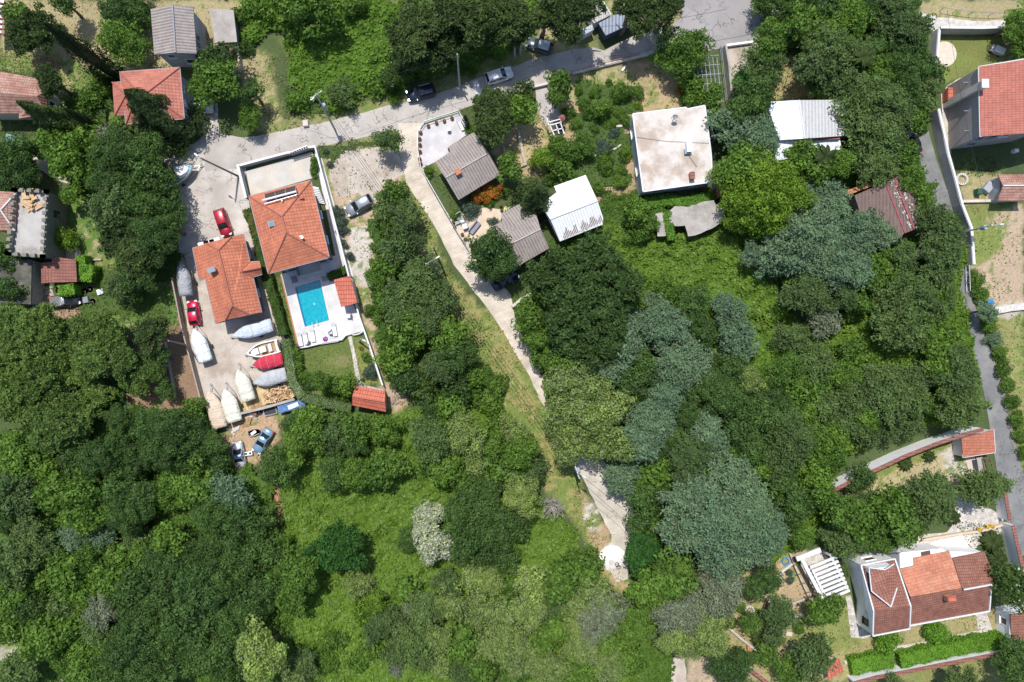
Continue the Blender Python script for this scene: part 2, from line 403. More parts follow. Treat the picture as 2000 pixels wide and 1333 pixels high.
# outer skirt to the horizon
x0,x1,y0,y1=X.min(),X.max(),Y.min(),Y.max(); B=900
base=len(V); V=np.vstack([V,[[x0,y0,0],[x1,y0,0],[x1,y1,0],[x0,y1,0],[-B,-B,0],[B,-B,0],[B,B,0],[-B,B,0]]])
F=np.vstack([F,[[base+4,base+5,base+1,base],[base+5,base+6,base+2,base+1],[base+6,base+7,base+3,base+2],[base+7,base+4,base,base+3]]])
Cc=np.vstack([C.reshape(-1,4),np.tile([.08,.11,.04,1],(8,1))])
gm,t,b=newmat('ground_earth'); a=N(t,'ShaderNodeAttribute',attribute_name='Col'); p=pos(t)
k=math_(t,'ADD',math_(t,'MULTIPLY',ramp(t,noise(t,p,3.2,5,.7),.25,.75),.7),.62)
k=math_(t,'MULTIPLY',k,math_(t,'ADD',math_(t,'MULTIPLY',ramp(t,noise(t,p,14,3,.7),.3,.7),.5),.75))
n=N(t,'ShaderNodeVectorMath',operation='SCALE'); t.links.new(a.outputs['Color'],n.inputs[0]); t.links.new(k,n.inputs['Scale'])
t.links.new(n.outputs[0],b.inputs['Base Color']); b.inputs['Roughness'].default_value=.95; bump(t,b,noise(t,p,9,4,.7),.08)
me=npmesh('ground',V,F,gm,{'Col':('POINT','FLOAT_COLOR',Cc)})
g=bpy.data.objects.new('ground',me); COL.objects.link(g); tag(g,kind='structure')

M={}
M['conc']=plain('road_concrete',(.42,.385,.35),.9,.12,.35,stain=(.36,.325,.29),samt=.7,fine=.12,crack=.5)
M['yardc']=plain('yard_concrete',(.42,.375,.335),.9,.12,.4,stain=(.56,.52,.47),samt=.6,crack=.4)
M['gravy']=plain('yard_gravel',(.47,.41,.35),.95,.14,.5,stain=(.29,.23,.17),samt=.6,fine=.2)
M['asph']=plain('lane_asphalt',(.17,.17,.17),.9,.14,.5,stain=(.24,.235,.23),samt=.7,crack=.35)
M['plaza']=plain('plaza_asphalt',(.30,.28,.275),.9,.07,.2,stain=(.24,.225,.22),samt=.7,crack=.5)
M['brick']=paver('road_paving',(.58,.51,.42),(.20,.16,.12),60,.36,.3,.16,.12,wavy=.7,stain=(.40,.33,.26))
M['path']=plain('path_concrete',(.46,.415,.345),.9,.14,.5,stain=(.55,.505,.435),samt=.7,crack=.45,fine=.12)
M['white']=plain('white_paint',(.66,.66,.655),.7,.06,1)
M['deck']=paver('deck_tiles',(.58,.565,.555),(.42,.40,.39),.6,.6,.05,.4,.06)
M['tilew']=paver('patio_tiles',(.52,.50,.51),(.45,.42,.43),.9,.9,.08,.5,.1)
M['stonep']=paver('stone_paving',(.50,.46,.42),(.30,.26,.22),.5,.37,.1,.6,.35,wavy=.5)
M['terr']=paver('terracotta_paving',(.36,.15,.11),(.5,.33,.28),.45,.25,.12,.6,.45,wavy=.4)
M['beige']=plain('beige_stone',(.58,.47,.35),.85,.1,1)
def sheet(name,poly,z,mat,jit=0,rot=0,step=12,kind='structure',label=None,cat=None):
    pts=[]
    n=len(poly)
    for i in range(n):
        a,b_=poly[i],poly[(i+1)%n]; L=math.dist(a,b_); k=max(1,int(L/step)) if jit else 1
        for j in range(k): f=j/k; pts.append((a[0]+(b_[0]-a[0])*f,a[1]+(b_[1]-a[1])*f))
    if jit:
        pa=np.array(pts); pts=np.stack([pa[:,0]+(vn(pa[:,0]*.09,pa[:,1]*.09,4)-.5)*jit*2,pa[:,1]+(vn(pa[:,0]*.09,pa[:,1]*.09,8)-.5)*jit*2],1)
    w=[P(a,b_,z) for a,b_ in pts]
    if sum(w[i].x*w[(i+1)%len(w)].y-w[(i+1)%len(w)].x*w[i].y for i in range(len(w)))<0: w=w[::-1]
    mb=MB(); mb.face(w); o=mb.build(name,mat,rot=rot)
    tag(o,label,cat,None,kind); return o
def ribbon(name,pts,z,mat,jit=0,**kw):   # pts (px,py,width px)
    Lf=[];Rt=[]
    for i,(a,b_,w) in enumerate(pts):
        p0=pts[max(i-1,0)];p1=pts[min(i+1,len(pts)-1)]; dx,dy=p1[0]-p0[0],p1[1]-p0[1]; L=math.hypot(dx,dy)
        Lf.append((a-dy/L*w/2,b_+dx/L*w/2)); Rt.append((a+dy/L*w/2,b_-dx/L*w/2))
    return sheet(name,Lf+Rt[::-1],z,mat,jit,**kw)
# concrete road
sheet('main_road',[(398,262),(425,262),(470,270),(490,268),(558,255),(597,246),(648,236),(706,222),(762,205),(800,197),(850,185),(904,166),(928,154),(1005,130),(1043,114),(1072,108),(1120,97),(1158,92),(1180,100),(1221,77),(1296,48),(1310,52),(1316,90),(1277,106),(1248,112),(1116,144),(1067,166),(1038,170),(928,203),(889,218),(829,238),(812,262),(790,252),(740,262),(622,288),(560,305),(480,328),(400,335)],.010,M['conc'],1.2)
sheet('yard_road',[(392,200),(425,200),(428,262),(490,272),(480,330),(478,352),(500,470),(470,470),(400,500),(385,560),(372,560),(345,540),(346,470),(352,400),(345,370),(318,330),(322,300),(380,280),(400,262)],.006,M['yardc'],1.2)
sheet('boat_yard',[(372,545),(345,530),(360,600),(374,690),(400,780),(460,800),(570,770),(565,720),(555,660),(535,600),(520,520),(490,450),(400,470)],.014,M['gravy'],1.2)
sheet('sand_patch',[(462,785),(508,742),(575,770),(470,806)],.018,plain('yellow_sand',(.50,.38,.20),.95,.2,1),2)
ribbon('village_lane',[(1368,-40,95),(1378,-5,95),(1385,40,120),(1400,70,150)],.018,M['plaza'],1)
sheet('asphalt_square',[(1306,55),(1330,35),(1345,10),(1360,-10),(1500,-10),(1545,20),(1550,60),(1500,55),(1469,86),(1416,93),(1380,100),(1330,100),(1312,92)],.022,M['plaza'],1)
sheet('asphalt_drive',[(1416,95),(1478,84),(1500,100),(1480,140),(1445,150),(1422,160)],.014,M['gravy'],1)
ribbon('brick_road',[(800,240,45),(800,300,38),(812,350,40),(835,390,34),(872,445,36),(905,505,44),(938,545,50),(975,590,52),(995,640,30),(1018,680,30),(1045,725,28),(1065,770,28),(1080,800,26)],.014,M['brick'],1,rot=R(25))
ribbon('concrete_path',[(1075,790,26),(1100,840,36),(1125,890,36),(1160,920,52),(1195,975,66),(1222,1040,58),(1216,1070,46),(1206,1105,38),(1215,1135,24)],.019,M['path'],2)
ribbon('lower_path',[(1330,1282,16),(1326,1290,26),(1320,1310,36),(1318,1345,46)],.014,M['gravy'],4,step=5)
ribbon('asphalt_lane',[(1786,230,26),(1800,262,30),(1815,320,32),(1835,380,34),(1858,450,34),(1875,520,30),(1886,590,30),(1903,650,32),(1925,710,36),(1943,770,40),(1956,840,44),(1972,920,48),(1990,1000,56),(2015,1080,60)],.018,M['asph'],.6)
ribbon('gravel_track',[(1790,36,24),(1830,48,30),(1900,54,24),(1975,50,22),(2020,30,20)],.010,plain('track_gravel',(.5,.47,.43),.95,.2,1.5),1.5)
ribbon('garden_path',[(205,275,30),(140,350,26),(75,310,30),(60,300,20)],.010,M['path'],2)
ribbon('village_path',[(50,290,16),(80,320,24),(120,345,22),(135,350,20)],.016,M['path'],2)
sheet('parking_gravel',[(640,310),(680,290),(770,285),(790,340),(745,360),(740,400),(700,380),(655,385)],.004,M['gravy'],5)
ribbon('lawn_stepping_path',[(683,655,7),(690,690,7),(696,725,8),(702,752,8)],.012,M['stonep'],1)
sheet('front_courtyard',[(480,335),(610,297),(622,345),(490,383)],.012,plain('courtyard_stone',(.50,.475,.43),.85,.1,.6,stain=(.58,.46,.34),samt=.5))
sheet('side_walk',[(614,297),(624,292),(690,540),(652,547),(640,500),(655,500)],.016,M['deck'],rot=R(15))
sheet('stone_court',[(1855,965),(1880,960),(1960,1010),(1958,1040),(1890,1075),(1830,1085),(1760,1080),(1740,1050),(1850,1040),(1870,1010)],.012,M['stonep'],1,rot=R(20))
sheet('villa_forecourt',[(1757,1082),(1820,1060),(1900,1040),(1908,1070),(1860,1090)],.024,plain('forecourt_stone',(.66,.60,.56),.8,.1,1.5,stain=(.5,.44,.4)),0)
sheet('driveway',[(1862,865),(1895,860),(1915,930),(1898,935),(1885,895)],.014,plain('drive_concrete',(.56,.47,.40),.85,.1,1),1)
sheet('villa_path',[(1652,1165),(1662,1163),(1672,1210),(1700,1228),(1705,1240),(1690,1248),(1662,1245)],.012,M['stonep'])
ribbon('hedge_path',[(1650,1295,8),(1700,1275,8),(1745,1268,8),(1840,1250,8),(1930,1232,8)],.012,M['stonep'],1)
sheet('villa_side_path',[(1905,1195),(1925,1190),(1940,1235),(1912,1240)],.016,M['stonep'])
sheet('terrace_paving',[(883,430),(905,418),(950,405),(985,410),(975,440),(945,460),(915,480)],.02,M['beige'],1)
sheet('terracotta_patio',[(1178,389),(1205,377),(1225,382),(1219,423),(1185,420)],.012,M['terr'],1.5,rot=R(10))
sheet('grey_house_yard',[(63,560),(82,556),(100,562),(110,595),(102,622),(70,622)],.012,M['gravy'],2)
sheet('castle_patio',[(118,490),(155,485),(160,508),(120,505)],.012,M['path'])
sheet('concrete_walk',[(1046,172),(1065,167),(1100,235),(1062,242),(1048,205)],.012,plain('grey_walk',(.42,.38,.36),.9,.15,1),1)
sheet('right_house_walk',[(1838,185),(1850,168),(1870,155),(1885,150),(1868,165),(1852,190),(1858,300),(1845,295)],.012,M['path'])
sheet('sand_circle',[(1846+23*math.cos(k*.45),106+25*math.sin(k*.45)) for k in range(14)],.014,plain('pale_sand',(.62,.52,.43),.95,.1,2),.8)
sheet('soil_bed',[(110,594),(128,590),(160,594),(155,626),(106,622)],.01,plain('brown_soil',(.34,.22,.15),.95,.15,3),1)
sheet('bottom_left_track',[(0,1290),(35,1265),(45,1272),(10,1300),(0,1310)],.01,M['gravy'],2)
# ================================================================ BUILDINGS
M['tor']=tile('orange_tiles',(.50,.165,.09),(.17,.055,.033),.42,.45,.15,.45,.18,(.38,.13,.075),.5)
M['tsal']=tile('salmon_tiles',(.45,.155,.11),(.18,.06,.04),.42,.45,.16,.5,.25,(.40,.15,.10),.5)
M['told']=tile('old_tiles',(.33,.155,.115),(.09,.04,.03),.40,.34,.2,.6,.35,(.50,.33,.26),.7)
M['tbrn']=tile('brown_tiles',(.24,.095,.065),(.06,.025,.02),.40,.3,.2,.55,.5,(.38,.18,.12),.45)
M['tred']=tile('red_tiles',(.41,.135,.095),(.22,.07,.05),.5,.34,.14,.5,.3,(.38,.13,.10),.5)
M['tshed']=tile('shed_tiles',(.52,.14,.085),(.15,.04,.03),.6,.36,.18,.6,.5)
M['tgar']=tile('garage_tiles',(.26,.10,.075),(.07,.03,.02),.45,.36,.2,.6,.5,(.34,.15,.11),.4)
M['cgrey']=corr('grey_fibre_sheet',(.30,.255,.235),.42,.7,(.37,.33,.30),.5)
M['cwht']=corr('white_metal_sheet',(.72,.74,.76),.42,.30,None)
M['chall']=corr('hall_sheet_white',(.76,.79,.85),.7,.16,None)
M['chall2']=corr('hall_sheet_grey',(.50,.50,.50),.5,.3,(.42,.40,.38),.4)
M['cnavy']=corr('slate_blue_sheet',(.20,.24,.32),.5,.3,(.26,.29,.34),.4,rough=.5)
M['crust']=corr('rusted_sheet',(.15,.10,.085),.5,.4,(.20,.135,.115),.5)
M['crw']=corr('rust_white_sheet',(.5,.49,.47),.35,.35,(.22,.10,.06),.9)
M['wwall']=plain('white_wall',(.84,.84,.85),.8,.06,.9)
M['gwall']=plain('grey_wall',(.36,.38,.42),.85,.08,.6)
M['pwall']=plain('plum_wall',(.22,.145,.145),.85,.06,.8)
M['dwall']=plain('dark_wall',(.17,.165,.17),.85,.1,.8)
M['cwall']=plain('cream_wall',(.55,.50,.44),.85,.1,.8)
M['swall']=plain('stone_wall',(.40,.36,.31),.9,.25,2.5)
M['slabm']=plain('concrete_roof',(.60,.545,.50),.9,.10,.4,stain=(.38,.30,.235),samt=.9,fine=.1)
M['ruin']=plain('ruin_concrete',(.37,.34,.31),.95,.15,.6,stain=(.26,.235,.21),samt=.7,fine=.2)
M['ridge']=plain('ridge_clay',(.34,.12,.08),.8,.1,2)
M['gut']=plain('gutter_metal',(.20,.22,.25),.5,.05,1)
M['wgut']=plain('white_gutter',(.62,.64,.66),.5,.05,1)
M['glass']=glossy('window_glass',(.03,.04,.05),.08)
M['frame']=plain('window_frame',(.75,.76,.78),.6,.03,1)
M['shut']=plain('brown_shutter',(.10,.06,.045),.7,.1,2)
M['black']=glossy('black_rubber',(.02,.02,.022),.6)
M['steel']=glossy('steel',(.45,.46,.48),.35,.8)
M['wood']=plain('wood',(.42,.27,.13),.8,.2,3)
M['dkwood']=plain('dark_wood',(.14,.08,.05),.8,.2,3)
M['terrac']=plain('terracotta',(.42,.17,.09),.85,.1,3)
def gp(l,z):  # px list at height z -> xy world
    return [P(a,b,z) for a,b in l]
def roofpart(root,name,faces,mat,th=.16,**kw):
    mb=MB()
    for f in faces: mb.slab([P(*q) for q in f],th)
    return mb.build(name,mat,root,**kw)
def caps(root,lines,mat,r=.11,name='ridge_cap'):
    mb=MB()
    for a,b in lines:
        a=P(*a)+Vector((0,0,.03)); b=P(*b)+Vector((0,0,.03)); mb.tube([a,b],r,6)
    return mb.build(name,mat,root)
def gutter(root,pts,mat,closed=True,w=.14):
    mb=MB(); q=[P(*p)-Vector((0,0,.06)) for p in pts]
    if closed: q.append(q[0])
    for a,b in zip(q,q[1:]): mb.beam(a,b,w,.12)
    return mb.build('gutter',mat,root)
def walls(root,poly,z1,mat,ins=.45,z0=0,name='wall'):
    w=inset([P(a,b,z1) for a,b in poly],ins) if ins else [P(a,b,z1) for a,b in poly]
    mb=MB(); mb.prism(w,z0,z1-.02,bottom=False); mb.build(name,mat,root); return [Vector((p[0],p[1])) for p in w]
def window(root,w,i,f,z,wd,ht,pane=None,fr=None,shade=0,name='window',sill=True):
    a=w[i];b=w[(i+1)%len(w)]; d=(b-a).normalized(); c0=cenv(w); c=a.lerp(b,f); n=Vector((d.y,-d.x))
    if (c-c0).dot(n)<0: n=-n
    A=math.atan2(d.y,d.x); mb=MB(); t_=.09; cc=c+n*.04
    for s in (-1,1): mb.box((cc.x+d.x*s*(wd/2),cc.y+d.y*s*(wd/2),z),(t_,.12,ht+t_),A)
    for s in (-1,1): mb.box((cc.x,cc.y,z+s*ht/2),(wd-t_,.12,t_),A)
    if sill: q=c+n*.10; mb.box((q.x,q.y,z-ht/2-.07),(wd+.2,.24,.05),A)
    o=mb.build(name,fr or M['frame'],root); mb=MB(); q=c+n*.02; mb.box((q.x,q.y,z),(wd-t_,.05,ht-t_),A); mb.build('pane',pane or M['glass'],o); return o
def cenv(w): return Vector((sum(p[0] for p in w)/len(w),sum(p[1] for p in w)/len(w)))
def box_on(root,name,px,py,z,d,rz,mat): mb=MB(); c=P(px,py,z+d[2]); mb.box((c.x,c.y,z+d[2]/2),d,rz); return mb.build(name,mat,root)
def broot(name,label,cat,poly,z): c=cenv([P(a,b,z) for a,b in poly]); return thing(name,label,cat,(c.x,c.y,0))
FV=lambda l,z:[(a,b,z) for a,b in l]

# --- big orange hip-roofed pool house
NW,NE,SE,SW=(486,383.5,6.4),(607,353,6.4),(643,503,6.4),(524,535,6.4); R1,R2=(551,423,8.5),(559.5,455,8.5)
r=broot('pool_house','large house with bright orange hip roof and solar panels beside the swimming pool','house',[NW[:2],NE[:2],SE[:2],SW[:2]],6.4)
roofpart(r,'roof',[[NW,NE,R1],[NE,SE,R2,R1],[SE,SW,R2],[SW,NW,R1,R2]],M['tor'])
caps(r,[(NW,R1),(NE,R1),(SE,R2),(SW,R2),(R1,R2)],M['ridge']); gutter(r,[NW,NE,SE,SW],M['gut'])
w=walls(r,[NW[:2],NE[:2],SE[:2],SW[:2]],6.3,M['pwall'],.75)
for f in (.38,.55,.86): window(r,w,1,f,4.6,1.2,1.5)
for f in (.3,.7): window(r,w,1,f,1.7,1.1,1.3)
for f in (.18,.72): window(r,w,2,f,4.7,2.0,1.3)
for f in (.2,.8): window(r,w,2,f,1.3,1.8,2.1,M['glass'])
a,b_=w[2],w[3]; d=(b_-a).normalized(); n_=Vector((d.y,-d.x)); n_=n_ if (a-cenv(w)).dot(n_)>0 else -n_; c=a.lerp(b_,.42)+n_*.9
mb=MB(); mb.box((c.x,c.y,3.2),(3.2,1.7,.18),math.atan2(d.y,d.x)); bal=mb.build('balcony',M['white'],r)
mb=MB()
for s in (-1,1): q=c+d*s*1.55; mb.box((q.x,q.y,3.75),(.08,1.7,.95),math.atan2(d.y,d.x))
q=c+n_*.82; mb.box((q.x,q.y,3.75),(3.1,.08,.95),math.atan2(d.y,d.x)); mb.build('railing',M['gut'],bal)
def on(px,py,z,dz=.1): return P(px,py,z)+Vector((0,0,dz))
for k in range(3):    # solar panels
    x0=517+k*20.3; y0=379.5-k*5.6
    q=[P(x0,y0,7.12),P(x0+19,y0-5.2,7.12),P(x0+20,y0+6,7.75),P(x0+.5,y0+11.5,7.75)]
    mb=MB(); mb.slab(q,.08); mb.build('solar_panel',glossy('panel_brown',(.06,.035,.03),.25) if k==0 else bpy.data.materials['panel_brown'],r)
mb=MB(); mb.tube([P(513,392,7.9),P(579,374.5,7.9)],.16,8); mb.build('collector_tube',M['white'],r)
mb=MB(); mb.tube([P(517,398.5,7.75),P(581,380.5,7.75)],.07,6); mb.tube([P(550,389,7.8),P(551,394,7.8)],.12,6); 
for k in range(4): mb.beam(P(517+k*20,384-k*5.3,7.5),P(519+k*20.3,398-k*5.7,7.9),.06,.06)
mb.build('panel_frame',M['steel'],r)
mb=MB(); q=on(531,438,7.55,.2); mb.box(q,(.85,.75,.2),R(15)); sk=mb.build('skylight',M['gut'],r); mb=MB(); mb.box(q+Vector((0,0,.11)),(.6,.5,.03),R(15)); mb.build('pane',glossy('sky_glass',(.16,.24,.32),.1),sk)
mb=MB(); mb.cyl(P(590,464,7.6),.14,.7,8); mb.cyl(P(590,464,8.2)-Vector((0,0,0)),.2,.12,8); mb.build('vent_pipe',M['steel'],r)
mb=MB(); mb.box(on(589,387.5,7.3,.1),(.6,.3,.2),R(15)); mb.build('roof_vent',M['ridge'],r)
mb=MB()   # outside stairs on the east side
for k in range(9): p0=P(619+k*1.0,372+k*3.0); mb.box((p0.x,p0.y,1.5-.15*k),(1.3,.32,.12),R(-14))
mb.build('stairs',M['white'],r)
mb=MB()
for k in range(7): p0=P(627+k*1.2,368+k*4.2); mb.cyl((p0.x,p0.y,.9-.05*k),.025,1.0,5)
mb.tube([P(627,368,2.4),P(634,394,2.1)],.03,5); mb.build('stair_rail',M['gut'],r)

# --- lower orange house
E=3.3; r=broot('boat_yard_house','orange-roofed single-storey house between the boats and the long hedge','house',[(376,485),(475,457),(511,610),(421,633)],E)
NWc,A1,A2,NEc=(376,485,E),(401,476,4.0),(452,463,4.2),(475.5,457.5,E); V1,VP,V2=(488,512,E),(469,531,4.3),(494,541.5,E); SEc,SWc=(511,610,E),(421,632.5,E); J1,J2=(401,545,3.75),(389,548,E); RN,RS=(427,489,5.2),(454,598,5.2); B1,B2=(440,626,3.9),(489,615,4.0)
roofpart(r,'roof',[[A1,A2,RN],[NWc,A1,RN,RS,B1,SWc,J1,J2],[A2,NEc,V1,VP,V2,SEc,B2,RS,RN],[B1,RS,B2]],M['tor'])
roofpart(r,'side_roof',[[(507,511,E),V1,VP,(510,523,4.3)],[VP,V2,(512,536,E),(510,523,4.3)]],M['tor'])
caps(r,[(RN,RS),(A1,RN),(A2,RN),(B1,RS),(B2,RS),(VP,(510,523,4.3)),(V1,VP),(V2,VP)],M['ridge'])
gutter(r,[NWc,NEc,V1,(507,511,E)],M['gut'],False); gutter(r,[(512,536,E),V2,SEc,SWc],M['gut'],False); gutter(r,[SWc,J1,J2,NWc],M['gut'],False)
w=walls(r,[(376,485),(475,457),(511,610),(421,633),(401,545),(389,548)],3.15,M['dwall'],.5)
for f in (.25,.55): window(r,w,0,f,1.6,1.3,1.2,fr=M['white'])
for f in (.2,.75): window(r,w,1,f,1.7,1.1,1.2)
window(r,w,2,.35,1.5,1.0,2.0,M['shut'],name='door',sill=False); window(r,w,2,.75,1.7,1.3,1.1); 
mb=MB(); mb.box(on(417,529,4.6,.35),(.9,.5,.8),R(20)); ch=mb.build('chimney',plain('chimney_grey',(.35,.30,.28),.8),r); mb=MB(); mb.box(on(417,529,4.6,.82),(1.1,.7,.1),R(20)); mb.build('chimney_cap',M['gut'],ch)
mb=MB(); 
for k,(x,y) in enumerate(((399,477),(410,474),(421,470))): q=P(x-2,y-1,2.9); mb.box(q,(1.5,.5,.12),R(16))
mb.build('awning',M['white'],r)

# --- generic gable / hip / shed houses
def simple(name,label,cat,faces,mat,foot,wmat,eave,ridge=(),rc=None,ins=.4,gut=None,wins=(),th=.16):
    r=broot(name,label,cat,foot,eave); roofpart(r,'roof',faces,mat,th)
    if ridge: caps(r,ridge,rc or M['ridge'])
    w=walls(r,foot,eave-.05,wmat,ins)
    if gut: gutter(r,[(a,b,eave) for a,b in foot],gut)
    for q in wins: window(r,w,*q)
    return r,w
simple('grey_roof_house','white two-storey house with grey corrugated gable roof at the top left','house',[[(294,18,5),(337.5,10.5,5.9),(343,103,5.9),(301,107,5)],[(337.5,10.5,5.9),(377,13,5),(384,105,5),(343,103,5.9)]],M['cgrey'],[(295,18),(377,13),(384,105),(301,107)],M['gwall'],5,[((337.5,10.5,5.9),(343,103,5.9))],M['gut'],.3,None,[(1,.55,3.6,.5,.9,M['glass'],M['gut']),(1,.72,3.6,.5,.9,M['glass'],M['gut']),(2,.3,2,1.5,1.2),(2,.7,3.8,1.0,1.0)])
r,w=simple('concrete_shed','mossy grey concrete shed with flat roof right of the grey-roofed white house','shed',[[(409,17,2.9),(456,20,2.9),(463,82,2.9),(420,85,2.9)]],M['ruin'],[(409,17),(456,20),(463,82),(420,85)],M['dwall'],2.8,ins=.2,th=.22)
mb=MB()
for a,b in (((430,90),(433,140)),((466,82),(473,140)),((433,140),(473,142)),((425,104),(470,104))): mb.beam(P(*a)+Vector((0,0,.5)),P(*b)+Vector((0,0,.5)),.25,1.0)
mb.build('yard_wall',M['swall'],r)
E=5.4
r,w=simple('salmon_house','salmon-orange hip-roofed house behind the tall brown-green conifer','house',[[(234,141,E),(351,132,E),(290,179,7.2),(267,177,7.2)],[(351,132,E),(360,232,E),(290,181,7.2),(290,179,7.2)],[(360,232,E),(246,243,E),(267,183,7.2),(290,181,7.2)],[(246,243,E),(234,141,E),(267,177,7.2),(267,183,7.2)],[(219,161,E-.3),(236,159,E-.3),(256,184,6.3),(246,185,6.3)],[(224,226,E-.3),(219,161,E-.3),(246,185,6.3)],[(224,226,E-.3),(246,185,6.3),(256,184,6.3),(243,226,E-.3)]],M['tsal'],[(234,141),(351,132),(360,232),(246,243)],M['gwall'],E,[((351,132,E),(290,179,7.2)),((234,141,E),(267,177,7.2)),((246,243,E),(267,183,7.2)),((246,185,6.3),(224,226,E-.3)),((219,161,E-.3),(246,185,6.3)),((360,232,E),(290,181,7.2))],None,.5,M['gut'],[(1,.62,4.2,.9,1.2,M['frame']),(1,.82,4.2,.9,1.2,M['frame']),(1,.3,4.2,.9,1.2),(2,.25,4,1,1.2)])
mb=MB(); mb.box(on(269,203,6.7,.5),(.7,.6,1.0),0); mb.build('chimney',M['white'],r)
simple('old_tiled_house','old house with weathered red-brown tiled roof at the left edge','house',[[(-40,138,4.2),(0,140,4.2),(69,153,4.2),(72,188,5.0),(-40,180,5.0)],[(-40,180,5.0),(72,188,5.0),(91,222,3.4),(37,232,3.4),(37,222,3.4),(-40,222,3.4)],[(69,153,4.2),(92,176,3.8),(91,222,3.4),(72,188,5.0)]],M['told'],[(-40,140),(69,153),(92,176),(91,222),(-40,222)],M['cwall'],3.6,(),None,.3,None,[(2,.5,2,.9,1.2)])
# terrace with battlements
tz=4.6; pl=[(33,373),(95,376),(88,502),(21,497)]
r=broot('battlement_house','stone house whose flat terrace has battlements and a pile of boards','house',pl,tz)
w=walls(r,pl,tz,plain('castle_wall',(.19,.175,.14),.9,.15,1.2),0); mb=MB(); mb.slab([P(a,b,tz+.03) for a,b in pl],.1); mb.build('terrace_floor',plain('terrace_floor',(.40,.38,.355),.9,.12,.5,stain=(.20,.175,.155),samt=.85),r)
mb=MB()
for a,b in zip(pl,pl[1:]+pl[:1]):
    A=P(*a,tz+.25);B_=P(*b,tz+.25); mb.beam(A,B_,.3,.5); L=(B_-A).length; n=int(L/.95)
    for k in range(n+1): q=A.lerp(B_,k/n); mb.box((q.x,q.y,tz+.75),(.5,.5,.5),0)
mb.build('battlements',plain('battlement_stone',(.19,.185,.15),.9,.3,2.5),r)
mb=MB(); mb.box((w[1].lerp(w[2],.3).x+.02,w[1].lerp(w[2],.3).y,2.6),(.1,1.0,1.3),0); mb.build('window',M['glass'],r)
simple('battlement_house_wing','brown-tiled hip roof wing left of the battlement terrace','house',[[(-30,372,5.0),(33,376,5.0),(2,410,6)],[(33,376,5.0),(29,451,5.0),(2,412,6),(2,410,6)],[(29,451,5.0),(-30,450,5.0),(2,412,6)]],M['told'],[(-30,372),(32,376),(28,451),(-30,450)],M['swall'],4.8,[((33,376,5.0),(2,410,6)),((29,451,5.0),(2,412,6))],M['white'],.3)
simple('old_stone_house','dark stone building with a rough yard below the battlement terrace','house',[[(-30,505,3.2),(62,508,3.2),(60,595,3.2),(-30,590,3.2)]],plain('dark_roof',(.075,.075,.06),.95,.2,1,stain=(.16,.15,.12),samt=.6),[(-30,505),(62,508),(60,595),(-30,590)],M['swall'],3.1,ins=.1)  # near-black flat roof, plain colour with paler blotches
rr_=random.Random(4)
for k in range(15):
    px_,py_=rr_.uniform(50,82),rr_.uniform(380,408); mb=MB(); c=P(px_,py_,tz+.1); mb.box((c.x,c.y,tz+.14+.05*k),(rr_.uniform(.8,1.9),rr_.uniform(.2,.6),.06),rr_.uniform(0,3))
    tag(mb.build('plank',plain('plank_wood',(.50,.33,.18),.8,.25,3) if k==0 else bpy.data.materials['plank_wood']),'loose board in the pile on the battlement terrace','plank','boards piled on the battlement terrace')
simple('tiled_garage','small garage with brown tiled gable roof beside a green vine','garage',[[(80,514,2.6),(101,512,2.9),(103,552,2.9),(81,554,2.6)],[(100,501,2.9),(148,508,2.6),(150,551,2.6),(103,552,2.9)]],M['tgar'],[(82,510),(148,508),(150,551),(81,554)],M['cwall'],2.5,ins=.25,gut=None)
simple('red_tiled_shed','small gabled shed with bright red-orange tiles at the foot of the lawn','shed',[[(694,754,2.6),(752,764,2.6),(752,786,3.3),(688,775,3.3)],[(688,775,3.3),(752,786,3.3),(754,805,2.6),(688,792,2.6)]],M['tshed'],[(694,754),(752,764),(754,805),(688,792)],M['gwall'],2.55,[((688,775,3.3),(752,786,3.3))],None,.2)
r=broot('pool_pavilion','small open pavilion with orange tiled roof on the pool terrace','pavilion',[(652,547),(684,539),(698,592),(666,600)],2.8)
roofpart(r,'roof',[[(652,547,2.7),(684,539,3.1),(698,592,3.1),(666,600,2.7)]],M['tshed'])
w=inset([P(a,b,2.8) for a,b in ((652,547),(684,539),(698,592),(666,600))],.25)
for q in w: mb=MB(); mb.box((q.x,q.y,1.55),(.16,.16,2.3),R(15)); mb.build('post',M['white'],r)
mb=MB(); mb.beam((w[1].x,w[1].y,.95),(w[2].x,w[2].y,.95),.3,1.0); mb.build('counter',M['white'],r)
# corrugated houses
RDG=3.8
r,w=simple('grey_roof_bungalow','bungalow with weathered grey corrugated roof behind the white patio, the upper of two','house',[[(849,317,2.8),(879,297.5,3.1),(877,286,2.9),(925,258.5,2.8),(954,299.5,RDG),(870,348,RDG)],[(870,348,RDG),(954,299.5,RDG),(977.5,341,2.8),(895.5,391,2.8)]],M['cgrey'],[(851,317),(923,261),(976,341),(896,389)],M['cwall'],2.7,[((870,348,RDG),(954,299.5,RDG))],plain('ridge_grey',(.42,.38,.35),.9,.2,3),.35,None,[(0,.3,1.4,1.3,1.2),(0,.7,1.2,1,2.0),(3,.5,1.5,1.2,1.1)])
mb=MB(); c=P(894.6,336,4.2); mb.box((c.x,c.y,3.9),(.7,.6,.9),R(30)); ch=mb.build('chimney',M['white'],r); mb=MB(); mb.box((c.x,c.y,4.4),(.9,.8,.1),R(30)); mb.build('chimney_cap',M['terrac'],ch)
